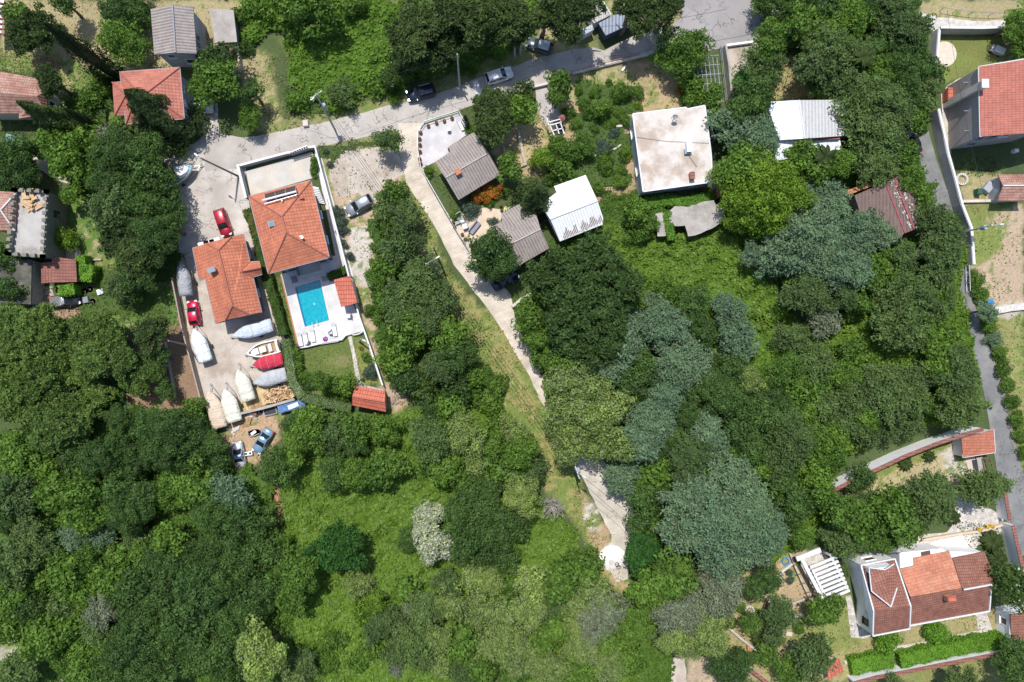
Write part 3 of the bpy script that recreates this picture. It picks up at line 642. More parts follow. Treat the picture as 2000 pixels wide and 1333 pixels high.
simple('grey_roof_cottage','cottage with weathered grey corrugated roof partly under a round tree, the lower of two','house',[[(955,446,2.7),(981,432,3.0),(979,418,2.8),(1037,386,2.8),(1056,448,RDG),(968,492,RDG)],[(968,492,RDG),(1056,448,RDG),(1073,485,2.8),(995,530,2.8)]],M['cgrey'],[(957,446),(1034,390),(1071,485),(994,527)],M['cwall'],2.6,[((968,492,RDG),(1056,448,RDG))],bpy.data.materials['ridge_grey'],.35)
r,w=simple('white_roof_house','house with bright white corrugated metal roof and rust streaks along its lower edge','house',[[(1055,400,3.3),(1087,376,3.5),(1082,364,3.2),(1144,342,3.2),(1167,393,4.2),(1075,429,4.2)],[(1075,429,4.2),(1167,393,4.2),(1178,425.5,3.4),(1177,439,3.2),(1093.5,472,3.2)]],M['cwht'],[(1057,399),(1143,344),(1176,439),(1093,470)],M['cwall'],3.0,[((1074,429,4.2),(1167,393,4.2))],M['white'],.35,M['wgut'])
rr_=random.Random(9); mb=MB()
for k in range(26):
    f=k/25; x0=1102+74*f; y0=468-32.5*f; L=(6+14*abs(math.sin(k*.55))*rr_.uniform(.5,1)); 
    if 9<k<12: L=2
    a=P(x0,y0-1,3.33); b_=P(x0-L*.36,y0-1-L,3.33+.033*L); s=(P(x0+1.2,y0-1.5,3.33)-P(x0,y0-1,3.33)); mb.face([a,a+s,b_+s,b_])
mb.build('bare_roof_strip',plain('rust_strip',(.20,.11,.075),.9,.3,3),r)
# flat concrete roof house
tz=4.0; pl=[(1235.6,222.8),(1340,210),(1343,213),(1377,206),(1389,300),(1392,355.5),(1256,374.6)]
r=broot('flat_roof_house','house with large pale weathered flat concrete roof','house',pl,tz)
mb=MB(); mb.slab([P(a,b,tz) for a,b in pl],.22); mb.build('roof',M['slabm'],r); w=walls(r,pl,tz-.2,plain('pale_blue_wall',(.42,.45,.47),.85,.1,1),.12)
gutter(r,[(a,b,tz+.02) for a,b in pl],M['wgut'],True,.16)
for f in (.25,.62,.88): window(r,w,5,1-f,2.6,1.5,1.0,fr=M['gut'])
for f in (.3,.8): window(r,w,6,f,2.2,1.1,1.3)
mb=MB(); mb.box(on(1343,290,tz,.45),(.75,1.5,.9),R(5)); c=mb.build('roof_hatch',M['frame'],r); mb=MB(); mb.box(on(1341,298,tz,.3),(.8,.7,.4),R(5)); mb.build('water_heater',glossy('blue_grey_metal',(.22,.32,.42),.3,.3),r)
mb=MB(); mb.box(on(1349,346,tz,.4),(.6,.9,.8),R(5)); ch=mb.build('chimney',M['terrac'],r)
mb=MB(); mb.box(on(1349,346,tz,.83),(.75,1.05,.07),R(5)); mb.build('chimney_cap',M['tgar'],ch)
mb=MB(); c=P(1314,236,tz); mb.cyl(c,.04,1.1,6); 
for k in range(3): mb.beam(c+Vector((math.cos(k*2.1)*.6,math.sin(k*2.1)*.6,0)),c+Vector((0,0,.7)),.04,.04)
dsh=mb.build('antenna_mast',M['gut'],r); mb=MB(); rings=[[c+Vector((.42*q*math.cos(t_),.30*q*math.sin(t_)+.1*q,1.15+.18*q*q)) for t_ in [6.2832*k/14 for k in range(14)]] for q in (.05,.5,1)]; mb.loft(rings,cap=False); mb.build('satellite_dish',M['gut'],dsh)
mb=MB(); mb.tube([P(1243,268,tz+.1),P(1300,276,tz+.12),P(1385,280,tz+.1)],.025,4); mb.tube([P(1345,304,tz+.1),P(1361,326,tz+.1)],.03,4); mb.build('roof_cable',M['gut'],r)
simple('tiled_lean_to','broken red-tiled lean-to at the right wall of the flat-roofed house','shed',[[(1396,352,2.5),(1418,353,2.5),(1428,382,2.1),(1401,387,2.1)]],M['tshed'],[(1396,352),(1418,353),(1428,382),(1401,387)],M['swall'],2.0,ins=.15)
M['ruinw']=plain('ruin_wall',(.25,.24,.22),.95,.2,1.5)
def ruin(name,label,pl,z):
    r=broot(name,label,'ruin',pl,z); mb=MB(); q=[]
    for i in range(len(pl)):
        a,b=pl[i],pl[(i+1)%len(pl)]
        for j in range(3):
            f=j/3; q.append((a[0]+(b[0]-a[0])*f+random.uniform(-1.3,1.3)*(j>0),a[1]+(b[1]-a[1])*f+random.uniform(-1.3,1.3)*(j>0)))
    mb.slab([P(a,b,z) for a,b in q],.22); mb.build('slab',M['ruin'],r); walls(r,pl,z-.2,M['ruinw'],.5)
ruin('ruined_outbuilding','larger ruined grey concrete slab roof overgrown with creeper',[(1305,416),(1318,403),(1344,405),(1367,396),(1394,391.5),(1399,400),(1412,399),(1416,429),(1390,447),(1358,460),(1344,462),(1338,441),(1318,442),(1309,434)],2.6)
ruin('ruined_outhouse','smaller ruined grey concrete slab left of the larger overgrown one',[(1268,436),(1273,423),(1284,417),(1299,416),(1301,461),(1284,462),(1281,442),(1270,441)],2.5)
# white and grey hall
hz=3.6
r,w=simple('metal_roof_hall','long low hall with half white, half grey ribbed metal roof','building',[[(1496,199.5,hz),(1560,196,4.3),(1572,271,4.3),(1523,274,hz)],[(1560,196,4.3),(1657,195,hz),(1672,264,hz),(1572,271,4.3)]],M['chall'],[(1497,200),(1656,196),(1671,264),(1523,273)],M['cwall'],hz-.1,[((1560,196,4.32),(1572,271,4.32))],M['white'],.3)
for c_ in list(r.children):
    if c_.name.startswith('roof'):
        c_.data.materials.append(M['chall2'])
        for p_ in c_.data.polygons[len(c_.data.polygons)//2:]: p_.material_index=1
roofpart(r,'annex_roof',[[(1521,275,3.0),(1640,270,3.0),(1645,292,2.6),(1512,315,2.6)]],M['chall'])
mb=MB(); mb.beam(P(1577,272,3.4),P(1640,268,3.4),.6,.12); mb.build('rust_flashing',plain('rust_red',(.28,.10,.07),.8,.2,2),r)
walls(r,[(1523,277),(1638,272),(1642,290),(1515,312)],2.5,M['cwall'],.3,name='annex_wall')
# rusty brown roof
r,w=simple('rusty_roof_barn','barn with rusty brown metal roof and peeling white paint on its right side','building',[[(1669,382,3.4),(1727,357,3.9),(1765,457,3.9),(1760,463,3.8),(1700,480,3.2)],[(1727,357,3.9),(1765,339,3.4),(1785.6,383.5,3.3),(1795,386,3.3),(1798,401,3.3),(1796,410,3.3),(1800,443,3.3),(1765,457,3.9)]],M['crust'],[(1670,382),(1764,341),(1799,443),(1702,478)],M['swall'],3.2,(),None,.3)
for k in range(30):
    pass
mb=MB(); rr_=random.Random(12)
for k in range(85):
    f=rr_.random(); g_=rr_.choice((.2,.28,.35,.62,.7,.75))+rr_.uniform(-.06,.06)
    x=1729+36*g_+38*f; y=357-16*g_+96*f; z=3.9-.5*g_+.05; L=rr_.uniform(1.0,4)
    a=P(x,y,z); b_=P(x+L*.40,y+L*1.05,z); s=P(x+rr_.uniform(1,2.6),y-.6,z-.02)-a; mb.face([a,a+s,b_+s,b_])
mb.build('peeling_paint',plain('flaking_paint',(.46,.44,.42),.9,.2,3),r)
mb=MB()
for g_ in (.02,.5): mb.beam(P(1729+36*g_,357-16*g_,3.97-.5*g_),P(1767+36*g_,455-16*g_,3.97-.5*g_),.22,.06)
mb.build('roof_batten',plain('red_batten',(.30,.07,.08),.8,.2,2),r)
roofpart(r,'rust_canopy',[[(1648,374,2.9),(1732,346,2.9),(1735,352,3.1),(1655,382,3.1)]],plain('rust_orange',(.42,.19,.09),.9,.25,1.5))
# cabin and hut
simple('metal_cabin','dark slate-blue metal cabin with ribbed roof beside the road','cabin',[[(1169,45.6,2.5),(1224,17,2.5),(1243,42,2.3),(1183,69.6,2.3)]],M['cnavy'],[(1169,45.6),(1224,17),(1243,42),(1183,69.6)],plain('navy_wall',(.045,.06,.09),.6,.1,1),2.25,ins=.06)
simple('white_hut','small white hut with rust-streaked corrugated roof left of the blue cabin','hut',[[(1142,18,2.3),(1178,3,2.3),(1193,30,2.1),(1160,46,2.1)]],M['crw'],[(1142,18),(1178,3),(1193,30),(1160,46)],M['white'],2.1,[((1178,3,2.35),(1193,30,2.15))],M['white'],ins=.05)
simple('white_kiosk','low white panel shed in front of the rust-streaked hut','shed',[[(1126,64,1.9),(1156,48,1.9),(1160,58,1.8),(1130,75,1.8)]],corr('panel_grey',(.50,.53,.56),.3,.4),[(1126,64),(1156,48),(1160,58),(1130,75)],M['white'],1.7,ins=.05)
# right red-roofed house
E=6.9; pl=[(1911.5,130.5),(2045,108),(2050,250),(1914.5,267)]
r,w=simple('red_tile_house','tall grey house with large red tiled roof at the right edge of the photo','house',[[(1911.5,130.5,E),(2000,117,8.0),(2000,261,8.0),(1914.5,267,E)],[(2000,117,8.0),(2080,105,E),(2085,248,E),(2000,261,8.0)]],M['tred'],pl,plain('taupe_wall',(.34,.305,.29),.85,.06,.6),E,(),None,.15,M['wgut'],[(2,.7,5.3,1.2,1.3,M['glass'],M['gwall']),(2,.9,5.3,1.2,1.3,M['glass'],M['gwall']),(2,.8,2.2,1.2,1.3,M['glass'],M['gwall']),(2,.5,5.3,1.2,1.3)])
b0=P(1853,207); t0=P(1925,166,8.6); d=(P(1911.5,130.5,E)-P(1914.5,267,E)); 
mb=MB(); cx=P(1912,172,6.8); mb.box((cx.x-.25,cx.y,4.1),(.7,1.0,8.2),R(2)); mb.build('chimney',M['cwall'],r); mb=MB(); mb.box((cx.x-.25,cx.y,8.3),(.95,1.2,.25),R(2)); mb.build('chimney_cap',M['frame'],r)
mb=MB()
for f in (.12,.55,.85):
    q=w[0].lerp(w[3],f); mb.beam((q.x,q.y,4.4),(q.x-.7,q.y,4.4),.12,.12)
mb.build('wall_bracket',M['gut'],r)
simple('red_garden_shed','small shed with patched red-orange tiled roof below the tall grey house','shed',[[(1949,341,2.4),(2010,341,2.4),(2010,363,3.1),(1959,363,3.1)],[(1959,363,3.1),(2010,363,3.1),(2010,393,2.4),(1948,393,2.4)]],M['told'],[(1949,342),(2010,342),(2010,392),(1948,392)],M['gwall'],2.3,[((1959,363,3.1),(2010,363,3.1))],M['white'],.3)
# gatehouse and villa
simple('gatehouse','small white gatehouse with orange tiled roof at the end of the curved wall','building',[[(1878,857.6,2.8),(1941,839,2.8),(1944,884,2.3),(1881,894,2.3)]],tile('gate_tiles',(.46,.16,.095),(.15,.05,.03),.42,.4,.16,.5,.4),[(1878,857.6),(1941,839),(1944,884),(1881,894)],M['white'],2.3,ins=.1,gut=M['wgut'])
E=4.4; pl=[(1681,1104),(1747,1091.5),(1778,1180),(1776,1228),(1704,1242),(1705.5,1192)]
r=broot('villa','white villa with stepped brown and orange tiled roofs at the bottom right','house',pl,E)
H=6.2
roofpart(r,'roof',[[(1681,1104,E),(1747,1091.5,E),(1778,1184,H),(1705.5,1193,H)],[(1705.5,1193,H),(1778,1184,H),(1776,1228,4.6),(1704,1242,4.6)]],M['tbrn'])
mb=MB()
for a,b in (((1681,1104,E),(1705.5,1193,H)),((1705.5,1193,H),(1704,1242,4.6)),((1704,1242,4.6),(1776,1228,4.6)),((1776,1228,4.6),(1778,1184,H)),((1778,1184,H),(1747,1091.5,E)),((1681,1104,E),(1747,1091.5,E))): mb.beam(on(*a,.04),on(*b,.04),.19,.2)
mb.build('roof_edging',M['wgut'],r)
w=walls(r,[(1681,1104),(1747,1091.5),(1778,1184),(1776,1228),(1704,1242),(1705.5,1193)],E,M['wwall'],.05)
a,b_,c=w[4],w[5],w[0]
def gwall(pts): mb=MB(); mb.face(pts); mb.build('gable_wall',M['wwall'],r)
ww=[P(1681,1104,E),P(1705.5,1193,H),P(1704,1242,4.6)]
mb=MB()
for u_,v_ in zip(ww,ww[1:]): mb.face([(u_.x+.04,u_.y,E-.1),(v_.x+.04,v_.y,E-.1),(v_.x+.04,v_.y,v_.z-.1),(u_.x+.04,u_.y,u_.z-.1)])
mb.build('gable_wall',M['wwall'],r)
window(r,w,0,.42,2.8,1.5,1.1,M['shut'],M['wwall']); window(r,w,4,.35,2.6,.9,1.3,M['glass'],M['shut'])
q=w[4].lerp(w[5],.7); mb=MB(); mb.box((q.x-.25,q.y,3.3),(.45,.9,.7),R(14)); mb.build('air_conditioner',M['frame'],r)
roofpart(r,'dormer_roof',[[(1700,1110,6.3),(1728,1114,6.9),(1740,1184,6.45),(1702,1155,6.2)],[(1728,1114,6.9),(1747,1103,6.3),(1752,1148,6.2),(1740,1184,6.45)]],tile('dormer_tiles',(.30,.12,.085),(.07,.03,.02),.4,.42,.2,.6,.5,(.4,.2,.14),.4))
mb=MB()
for a,b in (((1697,1109,6.45),(1728,1113,7.05)),((1728,1113,7.05),(1746,1102,6.45)),((1702,1155,6.35),(1739.5,1185,6.5)),((1752,1148,6.35),(1740,1185,6.5)),((1697,1109,6.4),(1702,1155,6.3))): mb.beam(P(*a),P(*b),.13,.14)
mb.build('dormer_edging',M['wgut'],r)
mb=MB(); mb.prism([P(a,b,6.2) for a,b in ((1701,1112),(1744,1106),(1746,1118),(1704,1124))],4.5,6.15); mb.build('dormer_wall',M['wwall'],r)
e2=3.4
r2=broot('villa_wing','lower villa wing with bright orange and brown tiled slopes, right of the stepped block','house',[(1757,1112),(1854,1076),(1935,1141),(1778,1222)],3)
roofpart(r2,'orange_roof',[[(1757,1112,e2),(1786,1106,e2+.1),(1783,1090,e2),(1854,1076,e2),(1878,1149,4.9),(1778,1166,4.9)]],tile('new_orange_tiles',(.48,.18,.105),(.22,.07,.045),.42,.33,.16,.4,.35,(.60,.30,.19),.5))
roofpart(r2,'brown_roof',[[(1860,1090,3.3),(1922.5,1077.5,3.3),(1949,1143,4.3),(1935,1146,4.4),(1879,1149,4.5)]],M['tbrn'])
roofpart(r2,'south_roof',[[(1779,1166,4.9),(1879,1150,4.9),(1880,1156,4.8),(1935,1143,4.6),(1932,1194,3.3),(1778,1222,3.3)]],M['tbrn'])
w=walls(r2,[(1757,1112),(1786,1106),(1783,1090),(1854,1076),(1922,1078),(1949,1143),(1935,1146),(1932,1194),(1778,1222)],3.15,M['wwall'],.12)
mb=MB()
for a,b in (((1778,1222,3.4),(1932,1194,3.4)),((1932,1194,3.4),(1936,1142,4.6)),((1936,1142,4.6),(1882,1152,4.9))): mb.beam(P(*a),P(*b),.2,.2)
mb.build('roof_edging',M['wgut'],r2)
mb=MB(); mb.box(on(1851,1167,5,.3),(1.0,.7,1.0),R(10)); ch=mb.build('chimney',plain('brick_stack',(.40,.19,.12),.85,.2,3),r2); mb=MB(); mb.box(on(1852,1166,5,.82),(1.1,.8,.08),R(10)); mb.build('chimney_cap',M['tshed'],ch)
# north bay with window
mb=MB(); mb.prism([P(a,b,3.3) for a,b in ((1757,1080),(1839,1072),(1850,1078),(1786,1094),(1787,1104),(1758,1110))],0,3.3); mb.build('north_bay',M['wwall'],r2)
mb=MB(); mb.box(on(1808,1083,3.3,.02),(1.4,.9,.06),R(10)); sk=mb.build('skylight',M['shut'],r2)
q=P(1757,1088,2.0); mb=MB(); mb.box((q.x-.1,q.y,2.6),(.4,.8,.7),R(10)); mb.build('air_conditioner',M['frame'],r2)
simple('villa_annex','white annex with brown tiled roof at the bottom right edge','house',[[(1974,1201,3.4),(2040,1190,3.4),(2040,1250,2.9),(1975,1250,2.9)]],M['tbrn'],[(1972,1199),(2040,1190),(2040,1250),(1973,1250)],M['wwall'],2.9,ins=.05,gut=M['wgut'],wins=[(3,.6,1.7,1.0,1.2,M['shut'],M['wwall'])])
simple('tiled_well_house','small red-tiled roof among the bushes below the villa lawn','shed',[[(1615,1303,2.0),(1633,1290,2.4),(1642,1315,2.4),(1618,1328,2.0)],[(1633,1290,2.4),(1640,1288,2.2),(1648,1312,2.2),(1642,1315,2.4)]],M['tshed'],[(1617,1303),(1638,1289),(1646,1313),(1620,1326)],M['cwall'],1.9,ins=.15)
# white pergola
r=broot('white_pergola','white pergola with nine thick beams over a stone terrace left of the villa','pergola',[(1566,1093),(1620,1074),(1659,1153),(1608,1175)],2.9)
pl=[(1566,1093),(1620,1074),(1659,1153),(1608,1175)]
mb=MB(); mb.prism([P(a,b,.25) for a,b in ((1560,1096),(1610,1078),(1648,1150),(1600,1172))],0,.25); mb.build('terrace',M['stonep'],r)
for nm,(a,b),z in (('wall_top',((1555,1092),(1602,1074)),2.4),):
    mb=MB(); mb.beam(P(*a,z),P(*b,z),.7,.35); mb.build(nm,M['white'],r)
mb=MB(); mb.beam(P(1566,1093,2.6),P(1608,1173,2.6),.5,.35); mb.build('side_beam',M['white'],r); mb=MB(); mb.beam(P(1620,1082,2.6),P(1655,1150,2.6),.28,.3); mb.build('side_beam',M['white'],r)
mb=MB(); mb.beam(P(1586,1112,2.75),P(1614,1170,2.75),.28,.22); mb.build('side_beam',M['white'],r)
for k in range(9):
    f=k/8; mb=MB(); a=(1582+30*f,1108+65*f); b=(1634+25*f,1088+65*f); mb.beam(P(*a,2.95),P(*b,2.95),.36,.24); mb.build('beam',M['white'],r)
for a,b in ((1568,1095),(1588,1133),(1606,1170),(1620,1084),(1638,1116),(1654,1150)): q=P(a,b,2.4); mb=MB(); mb.box((q.x,q.y,1.2),(.35,.35,2.4),R(-25)); mb.build('post',M['white'],r)
mb=MB(); q=P(1556,1088,2.2); 
for f in range(5): 
    a=P(1553+f*9,1090-f*3.4,2.2); mb.beam(a,P(1557+f*9,1098-f*3.4,2.2),.1,.1)
for f in range(5): mb.beam(P(1553+f*8.5,1104+f*18,2.2),P(1559+f*8.5,1102+f*18,2.2),.1,.1)
mb.build('side_lattice',M['dkwood'],r)
# red pergola top-left, carport canopy
r=broot('red_pergola','dark red timber pergola over white fabric in the top left corner','pergola',[(-5,0),(12,0),(10,70),(-5,70)],2.6)
for k in range(7): mb=MB(); mb.beam(P(-12,4+k*10,2.6),P(9,8+k*10,2.6),.18,.18); mb.build('beam',plain('dark_red_timber',(.20,.03,.03),.7,.1,3) if k==0 else bpy.data.materials['dark_red_timber'],r)
mb=MB(); mb.slab([P(-20,0,2.4),P(8,0,2.4),P(2,70,2.4),P(-20,70,2.4)],.03); mb.build('awning',M['frame'],r)
for a in ((8,4),(6,68)): q=P(*a,2.4); mb=MB(); mb.box((q.x,q.y,1.2),(.15,.15,2.4)); mb.build('post',bpy.data.materials['dark_red_timber'],r)
r=broot('awning_canopy','faded green fabric canopy beside the old tiled house','canopy',[(12,262),(40,268),(38,285),(10,280)],2.2)
mb=MB(); mb.slab([P(12,261,2.3),P(42,268,2.2),P(39,286,2.1),P(9,278,2.2)],.03); mb.build('canopy_top',plain('faded_green_cloth',(.17,.29,.26),.9,.08,2),r)
for a in ((12,262),(41,268),(38,285),(10,278)): q=P(*a,2.2); mb=MB(); mb.box((q.x,q.y,1.1),(.06,.06,2.1)); mb.build('post',M['gut'],r)
# ================================================================ POOL
dz=.45
mat_w,t,b=newmat('pool_water'); u,v=uvsep(t); p=pos(t); vo=N(t,'ShaderNodeTexVoronoi'); vo.inputs['Scale'].default_value=2.6; t.links.new(p,vo.inputs['Vector'])
cc=mix(t,math_(t,'MULTIPLY',ramp(t,vo.outputs['Distance'],.2,.7),.45),(.0,.29,.38),(.02,.42,.50)); t.links.new(cc,b.inputs['Base Color']); b.inputs['Roughness'].default_value=.06; bump(t,b,noise(t,p,3,2),.02)
r=thing('swimming_pool','rectangular turquoise swimming pool with a pale stone rim','pool',P(610,592))
inn=[(575.6,561),(625,547),(643,626),(595.5,639)]; outp=[(572,557.5),(627.5,541.5),(647,628.5),(593,643)]
mb=MB(); mb.face([P(a,b_,dz-.12) for a,b_ in inn[::-1]]); mb.build('water',mat_w,r,rot=R(15))
mb=MB(); I=[P(a,b_,dz+.05) for a,b_ in inn]; O=[P(a,b_,dz+.05) for a,b_ in outp]
for k in range(4):
    j=(k+1)%4; mb.face([O[k],O[j],I[j],I[k]]); lo=Vector((0,0,-.2)); mb.face([I[k],I[j],I[j]+lo,I[k]+lo]); mb.face([O[j],O[k],O[k]+lo,O[j]+lo])
mb.build('coping',plain('coping_stone',(.66,.57,.52),.8,.06,2),r)
mb=MB(); w_=[P(a,b_,dz-.11) for a,b_ in ((577,563),(580,562.3),(598.5,637),(596,638))]; mb.face(w_[::-1]); mb.build('pool_step',glossy('pool_step_blue',(.0,.16,.34),.1),r)
mb=MB(); c=P(614,594,dz-.1); mb.cyl((c.x,c.y,dz-.115),.16,.02,12); mb.build('floor_drain',plain('drain_white',(.15,.5,.55),.5),r)
mb=MB()
for s in (0,1): c=P(612+s*9,634-s*2.4,dz); mb.tube([(c.x,c.y+.4,dz-.1),(c.x,c.y+.3,dz+.7),(c.x,c.y-.2,dz+.7),(c.x,c.y-.3,dz)],.03,6)
mb.build('ladder',M['steel'],r)
# deck slab with hole: strips round the pool
dk=[(549,536),(652,507),(712,646),(674,657),(660,668),(640,671),(588,680),(583,677)]
mb=MB(); D=[P(a,b_,dz) for a,b_ in dk]; O=[P(a,b_,dz) for a,b_ in outp]
mb.face([D[0],O[0],O[1],D[1]][::-1]); mb.face([D[1],O[1],O[2],D[3],D[2]][::-1]); mb.face([D[3],O[2],O[3],D[6],D[5],D[4]][::-1]); mb.face([D[6],O[3],O[0],D[0],D[7]][::-1])
for a,b_ in zip(D,D[1:]+D[:1]): mb.face([b_,a,(a.x,a.y,0),(b_.x,b_.y,0)])
o=mb.build('pool_deck',M['deck'],rot=R(15)); tag(o,kind='structure')
sheet('white_strip',[(549,536),(547,537),(581,678),(584,678)],dz+.03,M['terrac'])
sheet('patio_mat',[(567,541),(579,538),(583,551),(571,554)],dz+.02,plain('grey_mat',(.22,.22,.24),.9,.1,2))
sheet('pool_shower_base',[(626,541),(640,538),(643,547),(630,551)],dz+.02,plain('grey_tile_pad',(.30,.30,.31),.8,.1,2))
def planter(pts,label):
    mb=MB(); mb.tube([P(a,b_,.5) for a,b_ in pts],.1,6); tag(mb.build('garden_edging',M['white']),label,'edging')
planter([(586,680),(600,678),(640,668),(668,664),(675,656)],'white curved kerb edging the flower bed below the sun loungers')
planter([(687,647),(690,655),(700,653),(709,648)],'short white curved kerb at the right corner of the pool terrace')
# ================================================================ WALLS AND FENCES
def miter(mb,q,w,z0,z1):
    A=[];B=[]
    for i,p_ in enumerate(q):
        d0=(q[i]-q[i-1]).normalized() if i else (q[1]-q[0]).normalized(); d1=(q[i+1]-q[i]).normalized() if i<len(q)-1 else d0
        n0=Vector((-d0.y,d0.x,0)); n1=Vector((-d1.y,d1.x,0)); n_=n0+n1; n_=n_/max(.6,n_.length_squared)*2*w/2; A.append(p_+n_); B.append(p_-n_)
    rg=[[(a.x,a.y,z0),(a.x,a.y,z1),(b.x,b.y,z1),(b.x,b.y,z0)] for a,b in zip(A,B)]; mb.loft(rg)
def wall(name,pts,h,th,mat,label,cap=None,capw=.0,z0=0,cat='wall',capname='cap'):
    c=P(*pts[len(pts)//2]); r=thing(name,label,cat,c); q=[P(a,b_) for a,b_ in pts]; mb=MB(); miter(mb,q,th,z0,z0+h); mb.build('wall_face',mat,r)
    if cap: mb=MB(); miter(mb,q,th+capw,z0+h+.002,z0+h+.1); mb.build(capname,cap,r)
    return r
wall('boundary_wall',[(620,293),(652,415),(684.5,540),(705,620),(727,682),(750,752)],1.5,.22,M['white'],'long white boundary wall between the pool house and the gravel parking')
wall('courtyard_wall',[(472,328),(480,360),(488,392)],1.6,.25,M['gwall'],'grey boundary wall on the left of the pale front courtyard',M['white'],.1)
wall('courtyard_fence_wall',[(472,328),(520,315),(566,303),(573,303),(604,293),(620,291)],1.1,.22,M['gwall'],'grey front wall of the courtyard along the street',M['white'],.08)
r=thing('slat_gate','stepped grey slatted gate at the right end of the courtyard wall','gate',P(590,300)); mb=MB()
for k in range(8): mb.beam(P(572+k*4.3,305-k*1.6)+Vector((0,0,1.2+.05*k)),P(575+k*4.3,304-k*1.6)+Vector((0,0,1.2+.05*k)),.1,.9)
mb.build('slats',M['gut'],r); mb=MB(); mb.beam(P(570,306)+Vector((0,0,1.75)),P(607,293)+Vector((0,0,2.0)),.1,.08); mb.build('rail',M['steel'],r)
wall('yard_wall',[(343,545),(352,590),(360,632),(375,690),(400,785)],1.3,.18,plain('rusty_wall',(.34,.27,.23),.9,.15,2),'long brown-grey yard wall on the left of the boats')
wall('retaining_wall',[(470,808),(520,796),(580,779)],1.3,.35,M['ruin'],'grey concrete retaining wall below the firewood')
wall('lane_wall',[(1817,222),(1826,262),(1835,306),(1848,352),(1862,405),(1880,450),(1885,520)],1.9,.5,plain('block_wall',(.36,.36,.37),.9,.12,.8),'long grey wall with white top along the asphalt lane',M['white'],-.15)
wall('garden_wall',[(1821,66),(1900,67),(1978,64),(1984,92)],1.9,.3,plain('green_grey_wall',(.30,.31,.30),.9,.1,1),'grey garden wall with white top around the sand patch lawn',M['white'],0)
wall('garden_wall',[(1821,66),(1818,110),(1815,160)],1.6,.5,bpy.data.materials['block_wall'],'grey wall left of the sand patch lawn, under the olive trees',M['white'],-.2)
wall('roof_fence',[(1965,88),(2000,72)],1.5,.15,M['white'],'short white wall at the right edge above the red-tiled house')
def tilewall(pts,h,label,steps=True):
    return wall('white_garden_wall',pts,h+.5,.3,M['wwall'],label,M['tgar'],.22,capname='tile_cap')
tilewall([(1560,978),(1610,948),(1660,922),(1687,911),(1740,886),(1800,862),(1858,843),(1890,834)],2.7,'long curved white garden wall capped with brown tiles')
tilewall([(1915,925),(1945,935)],1.6,'short tile-capped white wall beside the brown gate')
tilewall([(1940,950),(1950,1010)],1.7,'tile-capped white wall along the lane under the olive trees')
tilewall([(1953,1018),(1972,1100)],2.0,'tile-capped white wall beside the two big cycads')
tilewall([(1655,1322),(1700,1310),(1750,1301),(1830,1285),(1900,1272),(1968,1258)],1.5,'long white tile-capped wall below the clipped hedges')
tilewall([(1412,1268),(1445,1290),(1475,1312),(1510,1340)],1.0,'low white wall with red tiles at the bottom left of the villa garden')
tilewall([(1436,1140),(1448,1128)],1.2,'short piece of white tile-capped wall under the blue-grey trees')
wall('stone_garden_wall',[(1408,1212),(1445,1245),(1478,1270),(1500,1285)],.6,.35,M['swall'],'low diagonal stone wall in the villa garden')
wall('stone_garden_wall',[(1500,1172),(1503,1185),(1520,1205),(1545,1208),(1568,1200)],.4,.35,M['cwall'],'low curving pale stone edge in the middle of the villa garden')
wall('stone_garden_wall',[(1545,1100),(1525,1115),(1520,1135)],.5,.35,M['cwall'],'low curved pale stone wall left of the pergola')
wall('stone_garden_wall',[(1533,1062),(1550,1105),(1575,1160),(1590,1185)],.7,.3,M['swall'],'narrow stone kerb along the left side of the pergola')
wall('stone_garden_wall',[(1540,1180),(1580,1165)],.4,.25,M['swall'],'short stone step wall in the pergola garden')
wall('stone_garden_wall',[(1482,1226),(1497,1250),(1512,1235),(1495,1222)],.6,.25,M['swall'],'small square stone bed in the villa garden')
wall('stone_kerb',[(1740,1050),(1800,1053),(1880,1040),(1907,1037),(1960,1022)],.6,.3,M['beige'],'pale stone retaining kerb above the villa forecourt')
wall('lawn_wall',[(698,752),(720,757),(752,765)],.7,.5,M['swall'],'rough stone wall behind the red-tiled shed')
wall('stone_edge',[(984,288),(990,320),(1000,332),(1026,322),(1018,290),(1012,255)],.4,.35,M['swall'],'low stone border around the shaded bed in the orchard')
wall('block_edge',[(1148,253),(1190,250),(1215,247)],.3,.3,M['cwall'],'row of pale blocks edging the vegetable beds')
wall('block_edge',[(1160,305),(1200,292),(1212,284)],.3,.2,M['cwall'],'low pale kerb left of the flat concrete roof')
wall('street_wall',[(1038,173),(1068,166)],.6,.35,M['cwall'],'short pale wall at the top of the grey garden walk')
wall('street_wall',[(1118,146),(1180,130),(1248,113),(1276,107)],.5,.3,M['cwall'],'low kerb wall with red rail along the road above the garden')
wall('drive_wall',[(1412,95),(1418,130),(1422,175),(1424,205)],1.3,.3,M['ruin'],'tall grey wall left of the concrete drive')
wall('drive_wall',[(1416,92),(1468,85)],.6,.3,M['wwall'],'short white kerb at the top of the concrete drive')
wall('yard_edge',[(120,485),(152,487),(157,510)],.5,.2,M['white'],'small white kerb right of the castle terrace')
wall('yard_edge',[(155,509),(200,508)],.3,.2,M['swall'],'thin stone edge above the vegetable patch')
wall('vegetable_wall',[(325,668),(332,710),(343,774)],.4,.25,M['swall'],'long pale stone strip in the dark vegetable garden')
wall('lane_kerb',[(395,215),(398,240),(400,262)],.5,.2,M['swall'],'low kerb beside the lane next to the salmon-roofed house')
wall('shed_wall',[(1870,395),(1960,393)],.5,.4,M['cwall'],'pale wall below the small red-roofed shed at the right edge')
wall('ruin_wall',[(1000,600),(1018,585),(1038,575)],.8,.4,M['cwall'],'broken pale concrete wall beside the umbrella pine')
